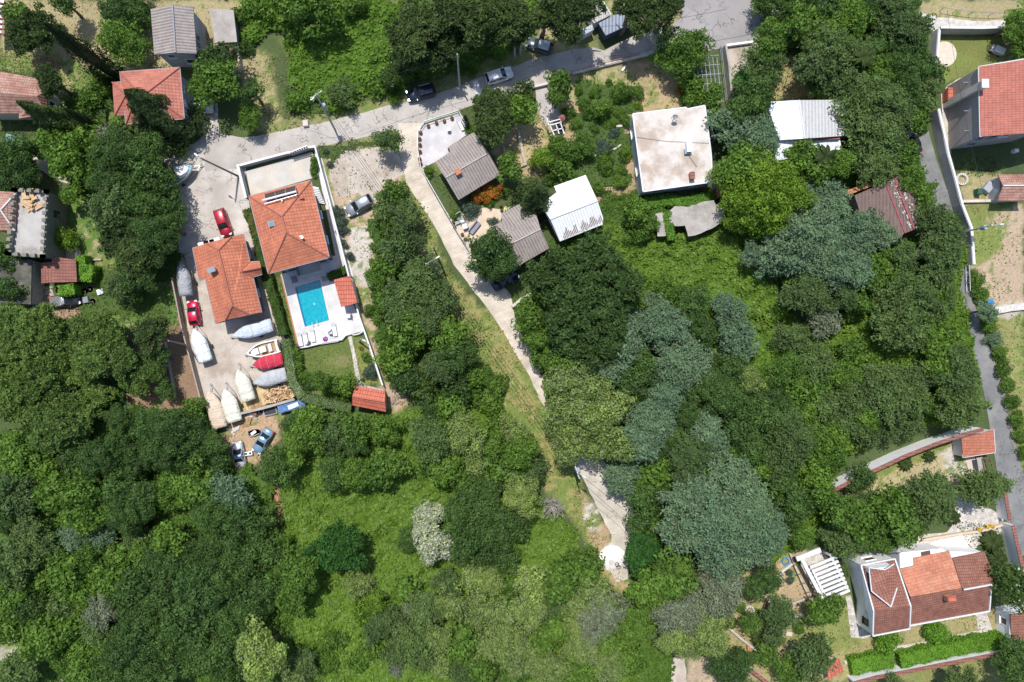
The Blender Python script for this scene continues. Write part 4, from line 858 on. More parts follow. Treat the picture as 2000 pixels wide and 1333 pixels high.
wall('rubble_wall',[(1940,608),(1970,602),(2010,598)],.5,1.0,plain('rubble',(.55,.52,.48),.95,.3,5),'rubble stone bank at the right edge')
def fence(pts,h,mat,label,name='fence',sp=1.6,rails=(.35,.95),cat='fence',z0=0,pw=.07):
    c=P(*pts[0]); r=thing(name,label,cat,c); q=[P(a,b_) for a,b_ in pts]; mb=MB()
    for a,b_ in zip(q,q[1:]):
        for zz in rails: mb.beam(a+Vector((0,0,z0+h*zz)),b_+Vector((0,0,z0+h*zz)),.06,.06)
    mb.build('rail',mat,r); 
    for a,b_ in zip(q,q[1:]):
        n=max(1,int((b_-a).length/sp))
        for k in range(n): p0=a.lerp(b_,k/n); mb=MB(); mb.box((p0.x,p0.y,z0+h/2),(pw,pw,h)); mb.build('post',mat,r)
    return r
fence([(896,221),(860,232),(829,242),(817,258),(816,290),(823,330),(834,352)],1.1,M['wgut'],'white railing around the tiled patio with the flower pots')
fence([(834,352),(850,380),(870,415),(890,450),(915,490)],1.2,M['gut'],'grey metal railing along the brick road below the patio')
fence([(834,350),(850,378),(870,413)],.9,M['wgut'],'white handrail running beside the grey road railing')
fence([(896,221),(909,245)],1.1,M['wgut'],'short white railing at the upper corner of the white patio')
fence([(1118,144),(1180,128),(1250,110)],1.0,plain('red_rail',(.35,.12,.09),.6,.1,2),'thin red metal railing along the road above the vegetable garden')
fence([(1248,110),(1275,104)],1.0,M['wgut'],'white railing beside the fig tree')
fence([(1835,22),(1860,26),(1890,30),(1930,32),(1975,28)],1.1,M['gut'],'wire fence with dark posts along the gravel track',rails=(.9,),sp=2.6)
fence([(705,620),(722,668),(746,750)],1.4,M['gut'],'dark wire fence beside the lower lawn boundary wall')
fence([(1882,520),(1884,570)],1.3,M['wgut'],'white rail where the lane wall ends',sp=1.0)
fence([(1405,96),(1410,150),(1416,200)],1.0,M['gut'],'dark railing left of the concrete drive wall')
r=thing('panel_gate','brown framed gate with grey panels beside the gatehouse','gate',P(1920,910))
mb=MB()
for k in range(4): a=P(1905+k*2.2,893+k*11); b_=P(1920+k*2.4,891+k*10.4); mb.beam(a+Vector((0,0,1.4)),b_+Vector((0,0,1.4)),.12,.12)
mb.beam(P(1905,893)+Vector((0,0,1.4)),P(1912,926)+Vector((0,0,1.4)),.14,.14); mb.beam(P(1920,891)+Vector((0,0,1.4)),P(1928,922)+Vector((0,0,1.4)),.14,.14); mb.build('frame',M['dkwood'],r)
mb=MB(); mb.slab([P(1907,895,1.3),P(1919,893,1.3),P(1926,921,1.3),P(1913,925,1.3)],.04); mb.build('panel',plain('gate_panel',(.34,.32,.29),.8,.1,2),r)
# vine trellis
r=thing('vine_trellis','metal vine trellis right of the fig tree, half covered in leaves','trellis',P(1375,150))
mb=MB()
for k in range(7): mb.beam(P(1352+k*8,112,2.2),P(1362+k*8,205,2.2),.06,.06)
for k in range(6): mb.beam(P(1352+k*2,112+k*18,2.25),P(1404+k*2,108+k*18,2.25),.06,.06)
mb.build('grid',M['gwall'],r)
for a in ((1352,112),(1402,110),(1362,204),(1412,200)): q=P(*a,2.2); mb=MB(); mb.box((q.x,q.y,1.1),(.09,.09,2.2)); mb.build('post',M['gut'],r)
r=thing('pipe_trellis','bare grey pipe frame beside the right wall of the flat-roofed house','trellis',P(1395,240)); mb=MB()
for a,b_ in (((1378,216),(1396,214)),((1396,214),(1400,272)),((1388,216),(1392,270)),((1378,244),(1410,242)),((1384,272),(1402,268))): mb.beam(P(*a,2.3),P(*b_,2.3),.09,.09)
mb.build('pipe',M['gwall'],r)
for a in ((1396,214),(1400,270)): q=P(*a,2.3); mb=MB(); mb.box((q.x,q.y,1.15),(.09,.09,2.3)); mb.build('post',M['gwall'],r)
r=thing('garden_arbor','white timber arbor over dark steps at the end of the grey garden walk','arbor',P(1088,245)); mb=MB()
for a,b_ in (((1068,240),(1095,233)),((1070,246),(1097,239)),((1068,230),(1072,247)),((1075,247),(1084,268)),((1086,244),(1092,262)),((1094,238),(1102,262)),((1079,256),(1099,251))): mb.beam(P(*a,2.2),P(*b_,2.2),.14,.1)
mb.build('beam',M['white'],r)
for a in ((1070,243),(1095,237),(1083,266),(1101,261)): q=P(*a,2.2); mb=MB(); mb.box((q.x,q.y,1.1),(.1,.1,2.2)); mb.build('post',M['white'],r)
sheet('dark_steps',[(1075,247),(1092,242),(1102,262),(1084,268)],.03,M['black'])
# ================================================================ VEHICLES
def paint(name,col,rough=.28): return glossy(name,col,rough,.25,.6)
CG=glossy('car_glass',(.015,.02,.022),.07); RIM=glossy('rim',(.35,.36,.38),.3,.8)
HL=glossy('headlight_glass',(.7,.72,.72),.15); TL=glossy('tail_red',(.5,.02,.02),.25)
def ring(x,hw,z0,z1,r=.16,n=0):
    return [(x,-hw+r*.6,z0),(x,-hw,z0+.12),(x,-hw,z1-r),(x,-hw+r,z1),(x,0,z1+.03),(x,hw-r,z1),(x,hw,z1-r),(x,hw,z0+.12),(x,hw-r*.6,z0)]
def car(name,label,px,py,dx,dy,L,Wd,col,kind='hatch',roofcol=None,cat='car',rail=False):
    """dx,dy = heading (front) in photo pixels"""
    c=P(px,py,.8); c.z=0; a=math.atan2(-dy,dx); r=thing(name,label,cat,c,a)
    pm=paint('paint_'+name+str(int(px)),col); w=Wd/2
    H={'hatch':1.47,'wagon':1.48,'suv':1.62,'saloon':1.38,'pickup':1.6}[kind]; bz={'suv':.98}.get(kind,.9)
    hood={'hatch':.26,'wagon':.24,'suv':.26,'saloon':.28,'pickup':.24}[kind]*L; hx=L/2
    st=[(-hx,w*.78,.45,.72*bz+.05),(-hx+.08,w*.9,.3,bz*.96),(-hx+.5,w*.98,.22,bz),(-L*.15,w,.2,bz),(L*.1,w,.2,bz),(hx-hood,w*.99,.2,bz*.99),(hx-hood*.45,w*.97,.22,bz*.93),(hx-.25,w*.88,.25,bz*.82),(hx-.03,w*.66,.36,bz*.68)]
    mb=MB(); mb.loft([ring(x,hw,z0,z1) for x,hw,z0,z1 in st]); body=mb.build('body',pm,r,local=True,smooth=True)
    for m_ in body.data.polygons: pass
    back={'hatch':-hx+.12,'wagon':-hx+.10,'suv':-hx+.12,'saloon':-hx+.75,'pickup':-L*.08}[kind]; fr=hx-hood-.02
    rb={'hatch':.5,'wagon':.38,'suv':.35,'saloon':.65,'pickup':.2}[kind]; rf=.85
    gw=w*.93; rw=w*.72; rx0=back+rb; rx1=fr-rf
    # glasshouse: windscreen, rear window, side windows, pillars + roof panel
    B=[(back,-gw*.92,bz-.02),(fr,-gw*.9,bz-.04),(fr,gw*.9,bz-.04),(back,gw*.92,bz-.02)]; T=[(rx0,-rw,H-.05),(rx1,-rw,H-.05),(rx1,rw,H-.05),(rx0,rw,H-.05)]
    def pane(nm,i,j,mat=CG):
        mb=MB(); mb.face([B[i],B[j],T[j],T[i]]); return mb.build(nm,mat,r,local=True)
    pane('side_window',0,1); pane('windscreen',1,2); pane('side_window',2,3); pane('rear_window',3,0)
    mb=MB(); k=.0
    xs=[rx0-.06,rx0+.15,(rx0+rx1)/2,rx1-.15,rx1+.08]; zs=[H-.06,H-.005,H+.02,H-.005,H-.07]
    rings=[[(x,-rw-.04,z-.05),(x,-rw*.9,z),(x,0,z+.03),(x,rw*.9,z),(x,rw+.04,z-.05)] for x,z in zip(xs,zs)]
    mb.loft(rings,closed=False,cap=False); lo=[[(q[0],q[1],q[2]-.05) for q in rg] for rg in rings]; mb.loft([rg[::-1] for rg in lo],closed=False,cap=False)
    rm=pm if roofcol is None else paint('roof_'+name+str(int(px)),roofcol)
    mb.build('roof',rm,r,local=True,smooth=True)
    mb=MB()
    for i in range(4): mb.beam(B[i],T[i],.09,.07)
    for s in (-1,1): mb.beam(((back+fr)/2-.1,s*gw*.93,bz),((rx0+rx1)/2-.1,s*(rw+.02),H-.08),.1,.05)
    mb.build('pillar',pm,r,local=True)
    if rail:
        for s in (-1,1): mb=MB(); mb.tube([(rx0+.1,s*rw*.92,H+.06),(rx1-.1,s*rw*.92,H+.06)],.03,5); mb.build('roof_rail',M['steel'],r,local=True)
    if kind=='pickup':
        mb=MB(); mb.box(((-hx+back)/2+.05,0,bz+.02),(back+hx-.3,Wd*.8,.05)); mb.build('cargo_bed',M['dwall'],r,local=True)
    for sx in (-hx+.75,hx-.8):
        for s in (-1,1):
            q=bpy.data.objects.new('wheel',None); COL.objects.link(q); q.parent=r; q.location=(sx,s*(w-.12),.31); q.empty_display_size=.1
            mb=MB(); mb.tube([(0,-.11,0),(0,.11,0)],.31,14); ty=mb.build('tyre',M['black'],q,local=True); mb=MB(); mb.tube([(0,s*.1,0),(0,s*.125,0)],.2,10); mb.build('rim',RIM,q,local=True)
    for s in (-1,1):
        mb=MB(); mb.box((hx-.22,s*w*.66,bz*.76),(.32,.34,.14),s*-.35); mb.build('headlight',HL,r,local=True)
        mb=MB(); mb.box((-hx+.09,s*w*.76,bz*.84),(.16,.26,.24),s*.15); mb.build('tail_light',TL,r,local=True)
        mb=MB(); mb.box((fr-.25,s*(w+.1),bz+.08),(.14,.2,.14),0); mb.build('mirror',pm,r,local=True)
    mb=MB(); mb.box((hx-.05,0,.48),(.12,Wd*.55,.2)); mb.build('grille',M['black'],r,local=True)
    return r
car('parked_suv','dark navy SUV parked on the roadside under the trees',822,181,-50,14,4.3,1.85,(.012,.02,.045),'suv',rail=True)
car('parked_estate','silver estate car parked on the road under white-flowering shrubs',975,147,48,-16,4.2,1.8,(.78,.80,.83),'wagon',rail=True)
car('parked_hatchback','dark green-grey car with glare painted into its roof colour parked near the white hut',1054,89,-44,-13,4.0,1.75,(.06,.085,.085),'hatch',(.55,.60,.62))  # pale roof colour stands in for glare on the dark car's roof
car('parked_red_estate','red estate car in the concrete yard beside the orange-roofed house',434.5,435,14,43,4.1,1.7,(.38,.012,.03),'wagon')
car('parked_hatchback','silver five-door car alone on the gravel parking',701,401,-52,29,4.3,1.85,(.24,.27,.30),'hatch',rail=True)
car('red_hatchback','bright pink-red small hatchback parked at the yard wall',377.5,611,-6,-38,3.6,1.6,(.55,.008,.05),'hatch')
car('hidden_car','white car hidden under the leafy tree beside the salmon-roofed house',403,196,4,40,3.8,1.7,(.6,.62,.63),'hatch')
car('hidden_car','dark blue car in deep shade under the round tree by the brick road',987,547,42,-26,4.3,1.8,(.012,.02,.05),'saloon')
car('old_saloon','pale blue old saloon standing on the bare earth below the boats',512.5,862,-20,33,3.9,1.62,(.20,.33,.45),'saloon')
car('wrecked_car','faded white and blue wrecked car half under the trees',465.5,888,-7,-38,3.8,1.6,(.45,.47,.50),'saloon',(.10,.15,.26))
car('parked_pickup','black pickup truck under the vine beside the brown soil bed',126,587,46,-6,4.4,1.75,(.04,.045,.05),'pickup',(.35,.37,.4))
car('hidden_car','dark car in the shade of the olive trees on the asphalt lane',1783,276,-12,-24,4.0,1.75,(.03,.035,.05),'saloon')
# ================================================================ BOATS
def hullrings(L,Wd,H,n=13,sheer=.25,bow=.0):
    R_=[]; Wd*=.93
    for i in range(n):
        f=i/(n-1); x=-L/2+L*f; hw=Wd/2*(.90+.10*math.sin(f*2.2))*(1-max(0,(f-.45)/.55)**2.3)+.01; top=H+sheer*max(0,f-.4)**2*2; kz=.0+.5*max(0,(f-.72)/.28)**2*H
        R_.append((x,hw,kz,top))
    return R_
def trailer(px,py,a,L,Wd,label):
    c=P(px,py,.3); c.z=0; r=thing('boat_trailer',label,'trailer',c,a); hx=L/2
    mb=MB()
    for s in (-1,1): mb.beam((-hx*.9,s*Wd*.32,.42),(hx*.55,s*Wd*.32,.42),.08,.1); mb.beam((hx*.55,s*Wd*.32,.42),(hx+.7,0,.42),.08,.1)
    mb.beam((-hx*.85,-Wd*.4,.42),(-hx*.85,Wd*.4,.42),.08,.08); mb.beam((0,-Wd*.4,.42),(0,Wd*.4,.42),.08,.08); mb.build('frame',M['steel'],r,local=True)
    mb=MB(); mb.beam((hx+.5,0,.46),(hx+1.0,0,.46),.09,.1); mb.cyl((hx+.75,.12,.0),.05,.6,6); mb.build('drawbar',M['gut'],r,local=True)
    for s in (-1,1): mb=MB(); mb.tube([(-.5,s*(Wd*.46),.28),(-.5,s*(Wd*.46+.16),.28)],.28,12); mb.build('wheel',M['black'],r,local=True)
def boat(label,bow,stern,Wd,hullcol,cover,H=.95,peak=.42,kind='cover',tl=None,name='covered_boat'):
    b0=P(*bow,1.2); s0=P(*stern,1.2); L=(b0-s0).length; c=(b0+s0)/2; a=math.atan2(b0.y-s0.y,b0.x-s0.x)
    if tl: q=toPX(np.array(c.x),np.array(c.y)); trailer(float(q[0]),float(q[1]),a,L,Wd,tl)
    r=thing(name,label,'boat',(c.x,c.y,.5),a); RR=hullrings(L,Wd,H)
    mb=MB(); mb.loft([[(x,-hw,top),(x,-hw*.96,top*.55+kz*.45),(x,-hw*.55,kz+.12),(x,0,kz),(x,hw*.55,kz+.12),(x,hw*.96,top*.55+kz*.45),(x,hw,top)] for x,hw,kz,top in RR],closed=False,cap=True)
    mb.build('hull',hullcol,r,local=True,smooth=True)
    if kind=='cover':
        mb=MB(); rg=[]; rs=random.Random(int(bow[0]))
        for i,(x,hw,kz,top) in enumerate(RR):
            f=i/12; pk=peak*(math.sin(min(1,(f*1.06+.12))*math.pi)**.7 if f<.99 else .05)*(1+.12*math.sin(i*2.1)); hw2=hw*1.03+.02; wob=.03*math.sin(i*1.9)
            rg.append([(x,-hw2,top-.28),(x,-hw2,top+.02+wob),(x,-hw2*.62,top+pk*.66-wob),(x,0,top+pk),(x,hw2*.62,top+pk*.66+wob),(x,hw2,top+.02-wob),(x,hw2,top-.28)])
        mb.loft(rg,closed=False,cap=True); mb.build('cover',cover,r,local=True,smooth=True)
        mb=MB()
        for i in (3,6,9): mb=MB(); mb.tube([Vector(q)+Vector((0,0,.01)) for q in rg[i]],.016,4,cap=False); mb.build('tie_rope',M['gwall'],r,local=True)
    return r,L,RR
def cloth(n,c,v=.1):
    m=plain(n,c,.85,v,1.6,fine=.05); t=m.node_tree; b=t.nodes['Principled BSDF']; mp=N(t,'ShaderNodeMapping'); mp.inputs['Scale'].default_value=(1,1,.5); t.links.new(pos(t),mp.inputs[0]); bump(t,b,noise(t,mp.outputs[0],2.2,3,.6),.25); return m
hw_=glossy('hull_white',(.68,.70,.70),.3); hb_=glossy('hull_dark',(.05,.06,.08),.4)
boat('long boat under a white cover beside the yard wall, bow towards the pink-red car',(380,643),(403,707),2.2,hw_,cloth('cover_white',(.66,.70,.70)),tl='trailer under the white-covered boat beside the yard wall')
boat('boat under a grey-blue and white cover behind the orange-roofed house',(457,656),(532,635),2.1,hw_,cloth('cover_blueish',(.52,.57,.63)),tl='trailer under the grey-blue covered boat')
boat('boat under a bright red cover beside the hedge',(495,714),(553,701),2.0,hb_,cloth('cover_red',(.50,.03,.06)),tl='trailer under the red-covered boat')
boat('boat under a light grey cover next to the firewood',(496,748),(560,731),2.2,hw_,cloth('cover_grey',(.42,.43,.44)),tl='trailer under the light grey covered boat')
boat('cream-covered boat standing alone in the middle of the gravel yard',(466,722),(487,783),2.2,hw_,cloth('cover_cream',(.64,.62,.52)),tl='trailer under the cream boat in the middle of the yard')
boat('cream-covered boat, the right one of the pair at the lower left yard corner',(440,760),(460,824),2.3,hw_,cloth('cover_cream2',(.66,.64,.54)),tl='trailer under the right boat of the cream pair')
boat('beige-covered boat, the left one of the pair at the lower left yard corner',(409,763),(431,836),2.3,hw_,cloth('cover_beige',(.60,.49,.38)),tl='trailer under the left boat of the cream pair')
boat('boat shrouded in grey plastic in the shade at the yard wall',(357,516),(366,578),2.0,hw_,cloth('cover_dull',(.34,.35,.37)),H=1.2,peak=.7,tl='trailer under the grey shrouded boat at the yard wall')
# open boat
r,L,RR=boat('open white motorboat with a wooden deck and centre console',(485,691),(546,675),2.2,hw_,None,kind='open',tl='trailer under the open white motorboat',name='open_motorboat')
mb=MB(); mb.face([(x,hw*.86,.62) for x,hw,k,t_ in RR][::-1]+[(x,-hw*.86,.62) for x,hw,k,t_ in RR]); mb.build('deck',M['wood'],r,local=True)
mb=MB()
for s in (-1,1):
    for u_,v_ in zip(RR,RR[1:]): mb.beam((u_[0],s*u_[1]*.93,u_[3]),(v_[0],s*v_[1]*.93,v_[3]),.2,.08)
mb.build('gunwale',M['white'],r,local=True)
mb=MB(); mb.box((.0,0,.95),(.9,.8,.7)); mb.build('console',M['frame'],r,local=True)
mb=MB(); mb.box((-1.0,0,.85),(.45,1.1,.45)); mb.build('seat',M['white'],r,local=True); mb=MB(); mb.box((1.3,0,.8),(1.1,.9,.2)); mb.build('sun_pad',M['white'],r,local=True)
mb=MB(); mb.box((-L/2+.3,0,.85),(.35,1.5,.4)); mb.build('stern_bench',M['white'],r,local=True); mb=MB(); mb.box((-L/2-.12,0,.9),(.4,.45,.9)); mb.build('outboard_motor',M['black'],r,local=True)
# teal boat
r,L,RR=boat('teal and white cabin boat in the shade at the edge of the yard',(378,324),(320,358),2.3,hw_,None,kind='open',tl='trailer under the teal and white cabin boat',name='cabin_boat')
mb=MB(); mb.face([(x,hw*.93,.95) for x,hw,k,t_ in RR][::-1]+[(x,-hw*.93,.95) for x,hw,k,t_ in RR]); mb.build('deck',glossy('teal_deck',(.16,.40,.46),.5),r,local=True)
mb=MB(); rg=[[(x,-w_,z-.1),(x,-w_*.8,z+h_),(x,w_*.8,z+h_),(x,w_,z-.1)] for x,w_,z,h_ in ((-.1,.8,1.0,.55),(.5,.85,1.0,.6),(1.2,.7,1.0,.35),(1.75,.3,1.0,.1))]; mb.loft(rg,closed=False); mb.build('cabin',M['white'],r,local=True,smooth=False)
mb=MB(); mb.slab([(-L/2+.15,-.95,1.35),(-.4,-.95,1.5),(-.4,.95,1.5),(-L/2+.15,.95,1.35)],.05); mb.build('canopy',cloth('teal_cloth',(.10,.30,.36)),r,local=True)
mb=MB(); mb.tube([(L/2-.9,-.5,1.5),(L/2+.1,0,1.7),(L/2-.9,.5,1.5)],.03,5); mb.build('bow_rail',M['steel'],r,local=True)
mb=MB(); mb.box((-.2,0,1.45),(.12,1.3,.3)); mb.build('windscreen',CG,r,local=True)
# blue tarp flatbed
c=P(569,794,1); c.z=0; r=thing('tarped_trailer','long low trailer under a blue tarpaulin below the retaining wall','trailer',c,R(13)); mb=MB(); mb.box((0,0,.7),(3.9,1.2,.6)); mb.box((.2,0,1.03),(3.2,1.0,.12)); mb.build('tarpaulin',cloth('tarp_blue',(.10,.19,.37),.2),r,local=True)
mb=MB(); mb.box((.3,0,1.13),(1.5,.6,.06),R(8)); mb.build('board',M['frame'],r,local=True)
for s in (-1,1): mb=MB(); mb.tube([(.3,s*.55,.28),(.3,s*.7,.28)],.28,12); mb.build('wheel',M['black'],r,local=True)
c=P(529,803); r=thing('trailer_frame','small dark empty trailer frame left of the blue tarpaulin','trailer',c,R(13)); mb=MB()
for s in (-1,1): mb.beam((-.9,s*.5,.45),(.9,s*.5,.45),.08,.08); mb.beam((s*.9,-.5,.45),(s*.9,.5,.45),.08,.08)
mb.build('frame',M['gwall'],r,local=True); mb=MB(); mb.box((0,0,.4),(1.6,.8,.05)); mb.build('bed',M['black'],r,local=True)
for i,(x,y,lb) in enumerate(((513,801,'black tyre lying nearest the empty trailer frame'),(507,806,'black tyre lying at the foot of the retaining wall, left one'))):
    c=P(x,y); mb=MB(); 
    for k in range(14):
        a0,a1=k*.4488,(k+1)*.4488; mb.beam(c+Vector((.28*math.cos(a0),.28*math.sin(a0),.12)),c+Vector((.28*math.cos(a1),.28*math.sin(a1),.12)),.2,.2)
    tag(mb.build('tyre',M['black']),lb,'tyre',None)
c=P(500,808); mb=MB(); mb.cyl(c,.3,.7,12); tag(mb.build('rusty_drum',plain('rust_drum',(.22,.09,.06),.8,.2,3)),'rusty drum at the left end of the retaining wall foot','drum')
c=P(497,845); r=thing('dinghy','small pale plastic dinghy filled with scrap on the bare earth','boat',c,R(15)); mb=MB(); mb.loft([[(x,-hw,.45),(x,-hw*.7,0),(x,hw*.7,0),(x,hw,.45)] for x,hw in ((-.75,.4),(0,.5),(.7,.38),(.95,.1))],closed=False); mb.build('hull',M['cwall'],r,local=True)
mb=MB(); mb.box((0,0,.4),(.8,.4,.2),.4); mb.build('scrap',M['frame'],r,local=True)
def pallet(px,py,rz,label,z=0):
    c=P(px,py); r=thing('pallet',label,'pallet',(c.x,c.y,z),rz); mb=MB()
    for k in range(6): mb.box((0,-.5+k*.2,.14),(1.2,.12,.03))
    mb.build('boards',M['wood'],r,local=True); mb=MB()
    for k in (-.5,0,.5): mb.box((k,0,.06),(.1,1.1,.1))
    mb.build('bearers',M['wood'],r,local=True)
pallet(479,826,.2,'wooden pallet leaning below the cream boats'); pallet(483,820,-.3,'broken wooden pallet nearest the rubble heap',.17); pallet(503,788,.25,'wooden pallet at the left end of the firewood'); pallet(497,793,.1,'wooden pallet on the sand nearest the retaining wall')
# firewood
rr_=random.Random(2)
fm=[plain('firewood_a',(.52,.34,.17),.85,.2,5),plain('firewood_b',(.62,.46,.28),.85,.2,5),plain('firewood_c',(.33,.19,.10),.85,.2,5)]
lgm=[]
for i in range(3):
    mb=MB(); mb.tube([(-.24,0,0),(.24,0,0)],.085,6); o=mb.build('log',fm[i],None); lgm.append(o.data); bpy.data.objects.remove(o)
quad_=[(514,776),(525,763),(562,748),(571,768),(575,776),(525,788)]
k=0
while k<260:
    x,y=rr_.uniform(512,576),rr_.uniform(747,789)
    if not inpoly(np.array([x]),np.array([y]),quad_)[0]: continue
    c=P(x,y); o=bpy.data.objects.new('log',rr_.choice(lgm)); COL.objects.link(o); o.location=(c.x,c.y,.1+rr_.uniform(0,.45)); o.rotation_euler=(0,rr_.uniform(-.35,.35),rr_.uniform(0,3.14)); s=rr_.uniform(.7,1.3); o.scale=(s,s,s)
    tag(o,'split firewood log in the heap beside the retaining wall','log','firewood heap'); k+=1
for i,(x,y,lb) in enumerate(((483,886,'white washbasin on the ground right of the wrecked car'),(491,885,'white washing-machine top nearest the pale blue car'))):
    c=P(x,y); r=thing('scrap_appliance',lb,'appliance',c,.1); mb=MB(); mb.box((0,0,.25),(.55,.55,.5)); mb.build('casing',M['frame'],r,local=True); mb=MB(); mb.cyl((0,0,.5),.17,.02,12); mb.build('hole',M['black'],r,local=True)
rb=plain('rubble_pale',(.58,.55,.52),.95,.2,4)
for gx_,gy_,n,lb,gr in ((487,812,14,'pale stone in the rubble below the retaining wall','rubble below the retaining wall'),(458,838,10,'white rubble lump behind the cream boats','rubble behind the boats'),(777,783,18,'brown rock in the heap beside the red-tiled shed','rocks beside the red-tiled shed')):
    m_=rb if gx_<700 else plain('brown_rock',(.30,.23,.18),.95,.25,3)
    for k in range(n):
        c=P(gx_+rr_.gauss(0,8),gy_+rr_.gauss(0,6)); s=rr_.uniform(.12,.35); mb=MB()
        rg=[[(c.x+s*q*math.cos(t_)*rr_.uniform(.8,1.2),c.y+s*q*math.sin(t_)*rr_.uniform(.8,1.2),z*s) for t_ in (0,1.05,2.1,3.14,4.2,5.24)] for z,q in ((0,.9),(.5,1),(1,.5))]; mb.loft(rg); tag(mb.build('rock',m_),lb,'rock',gr)
# ================================================================ POLES AND CABLES
pm_=plain('pole_wood',(.20,.17,.15),.8,.15,2); pc_=plain('pole_concrete',(.42,.41,.40),.8,.1,2)
def pole(base,top,h,label,lamp=None,xarm=0,mat=pm_,box=False,name='utility_pole'):
    b0=P(*base); t0=P(*top,h); r=thing(name,label,'pole',b0); mb=MB(); mb.tube([b0,t0],[.16,.10],8); mb.build('post',mat,r)
    if xarm: d=Vector((math.cos(xarm),math.sin(xarm),0)); mb=MB(); mb.beam(t0-d*.9-Vector((0,0,.3)),t0+d*.9-Vector((0,0,.3)),.12,.12); mb.build('crossarm',mat,r); mb=MB(); [mb.cyl(t0+d*k*.8-Vector((0,0,.24)),.06,.2,6) for k in (-1,0,1)]; mb.build('insulator',M['frame'],r)
    if lamp:
        e=P(*lamp,h-.4); mb=MB(); mb.tube([t0-Vector((0,0,.8)),e],.04,6); mb.build('lamp_arm',M['gwall'],r); d=(e-t0); d.z=0; d.normalize(); mb=MB(); mb.loft([[e+d*x+Vector((-d.y*w_,d.x*w_,z)) for w_,z in ((-q,0),(-q*.6,.12),(q*.6,.12),(q,0),(q*.6,-.08),(-q*.6,-.08))] for x,q in ((-.1,.08),(.12,.14),(.4,.14),(.55,.06))]); mb.build('lamp_head',glossy('lamp_grey',(.55,.62,.63),.3) if 'lamp_grey' not in bpy.data.materials else bpy.data.materials['lamp_grey'],r)
    if box: q=b0.lerp(t0,.68); mb=MB(); mb.box(q+Vector((.25,0,0)),(.5,.6,.8)); mb.build('transformer',M['gwall'],r)
    return t0
p1=pole((466,345),(391,309),9,'tilted pole at the left of the front courtyard wall',(386,305),mat=pm_)
p2=pole((654,253),(617,184),9,'utility pole with lamp and grey box on the road above the parking',(613,191),.6,pc_,True)
p3=pole((898,171),(893,106),8,'slim black and white pole at the road under the dark conifers',mat=pc_)
p4=pole((1006,112),(1003,70),7,'thin pole with a lamp between the conifers, left of two',(1001,74),mat=pc_)
p5=pole((1016,108),(1019,66),7,'thin bare pole between the conifers, right of two',mat=pc_)
p6=pole((862,552),(842,510),8.5,'dark pole with white street lamp on the verge of the brick road',(852,505),.5)
p7=pole((867,530),(846,482),8.5,'dark leaning support pole just above the lamp pole on the verge')
p8=pole((1117,905),(1128,924),9,'utility pole with crossarm and lamp at the concrete path',(1138,930),1.9,pc_,True)
p9=pole((1877,455),(1938,440),7,'white lamp pole behind the lane wall pointing over the bare lot',(1953,439),mat=M['wgut'],box=True)
p10=pole((1392,335),(1406,328),3,'short pipe mast beside the flat concrete roof',mat=M['gut'])
p11=pole((368,675),(329,666),7,'dark wooden pole leaning over the vegetable garden')
p12=pole((702,668),(705,663),3.2,'small garden lamp on the lawn beside the stepping path',(708,664),mat=M['gut'],name='garden_lamp')
def cable(pts,label,sag=.8,rad=.022):
    mb=MB(); q=[]
    for a,b_ in zip(pts,pts[1:]):
        for k in range(13): f=k/12; p_=Vector(a).lerp(Vector(b_),f); p_.z-=sag*4*f*(1-f); q.append(p_)
    mb.tube(q,rad,4); tag(mb.build('overhead_cable',M['black']),label,'cable')
V3=Vector
far=P(1330,1090,9)
cable([p2+V3((-.5,.3,-.2)),p6+V3((-.5,.2,-.2)),p8+V3((-.3,-.6,-.2))],'left overhead cable along the verge between the lamp poles')
cable([p2+V3((.0,.0,-.2)),p6+V3((0,0,-.2)),p8+V3((0,0,-.2))],'middle overhead cable along the verge between the lamp poles')
cable([p2+V3((.6,-.3,-.2)),p6+V3((.5,-.2,-.2)),p8+V3((.3,.6,-.2))],'right overhead cable along the verge between the lamp poles')
cable([p8+V3((0,0,-.2)),P(1260,1030,8),P(1450,1190,6.5),P(1600,1300,6)],'upper overhead cable crossing the concrete path towards the villa garden')
cable([p8+V3((-.3,-.5,-.3)),P(1250,1045,7.5),P(1440,1200,6),P(1590,1310,5.5)],'lower overhead cable crossing the concrete path towards the villa garden')
cable([p2,p3,p4,P(1180,52,7),P(1420,18,8)],'overhead cable following the road past the conifers to the asphalt square')
cable([p2,P(540,165,8),P(465,143,5)],'overhead cable from the lamp pole to the concrete shed')
cable([P(1180,110,7),P(1300,90,7),P(1500,60,7),P(1600,50,7)],'overhead cable crossing the asphalt square')
cable([p9,P(1850,20,9)],'overhead cable running up from the white lamp pole over the house')
# ================================================================ FURNITURE AND SMALL THINGS
def lounger(px,py,a,label,z,mat=None,grp='white sun loungers'):
    c=P(px,py); r=thing('sun_lounger',label,'sun lounger',(c.x,c.y,z),a,grp); m=mat or M['white']
    mb=MB(); mb.box((-.25,0,.3),(1.35,.6,.08)); mb.build('seat',m,r,local=True); mb=MB(); mb.slab([(.42,-.3,.34),(1.0,-.3,.66),(1.0,.3,.66),(.42,.3,.34)],.06); mb.build('backrest',m,r,local=True)
    for x in (-.8,.7):
        for y in (-.25,.25): mb=MB(); mb.box((x,y,.13),(.06,.06,.26)); mb.build('leg',m,r,local=True)
for i,(x,y,lb) in enumerate(((588.5,664,'white sun lounger, leftmost of three below the pool'),(599,661,'white sun lounger, middle of three below the pool'),(613,656,'white sun lounger, rightmost of three below the pool'),(655,645,'single white sun lounger right of the round table below the pool'))): lounger(x,y,R(100),lb,.45)
lounger(900,245,R(118),'left of two white sun loungers on the white patio',.07); lounger(906,243,R(118),'right of two white sun loungers on the white patio, nearest the shrubs',.07)
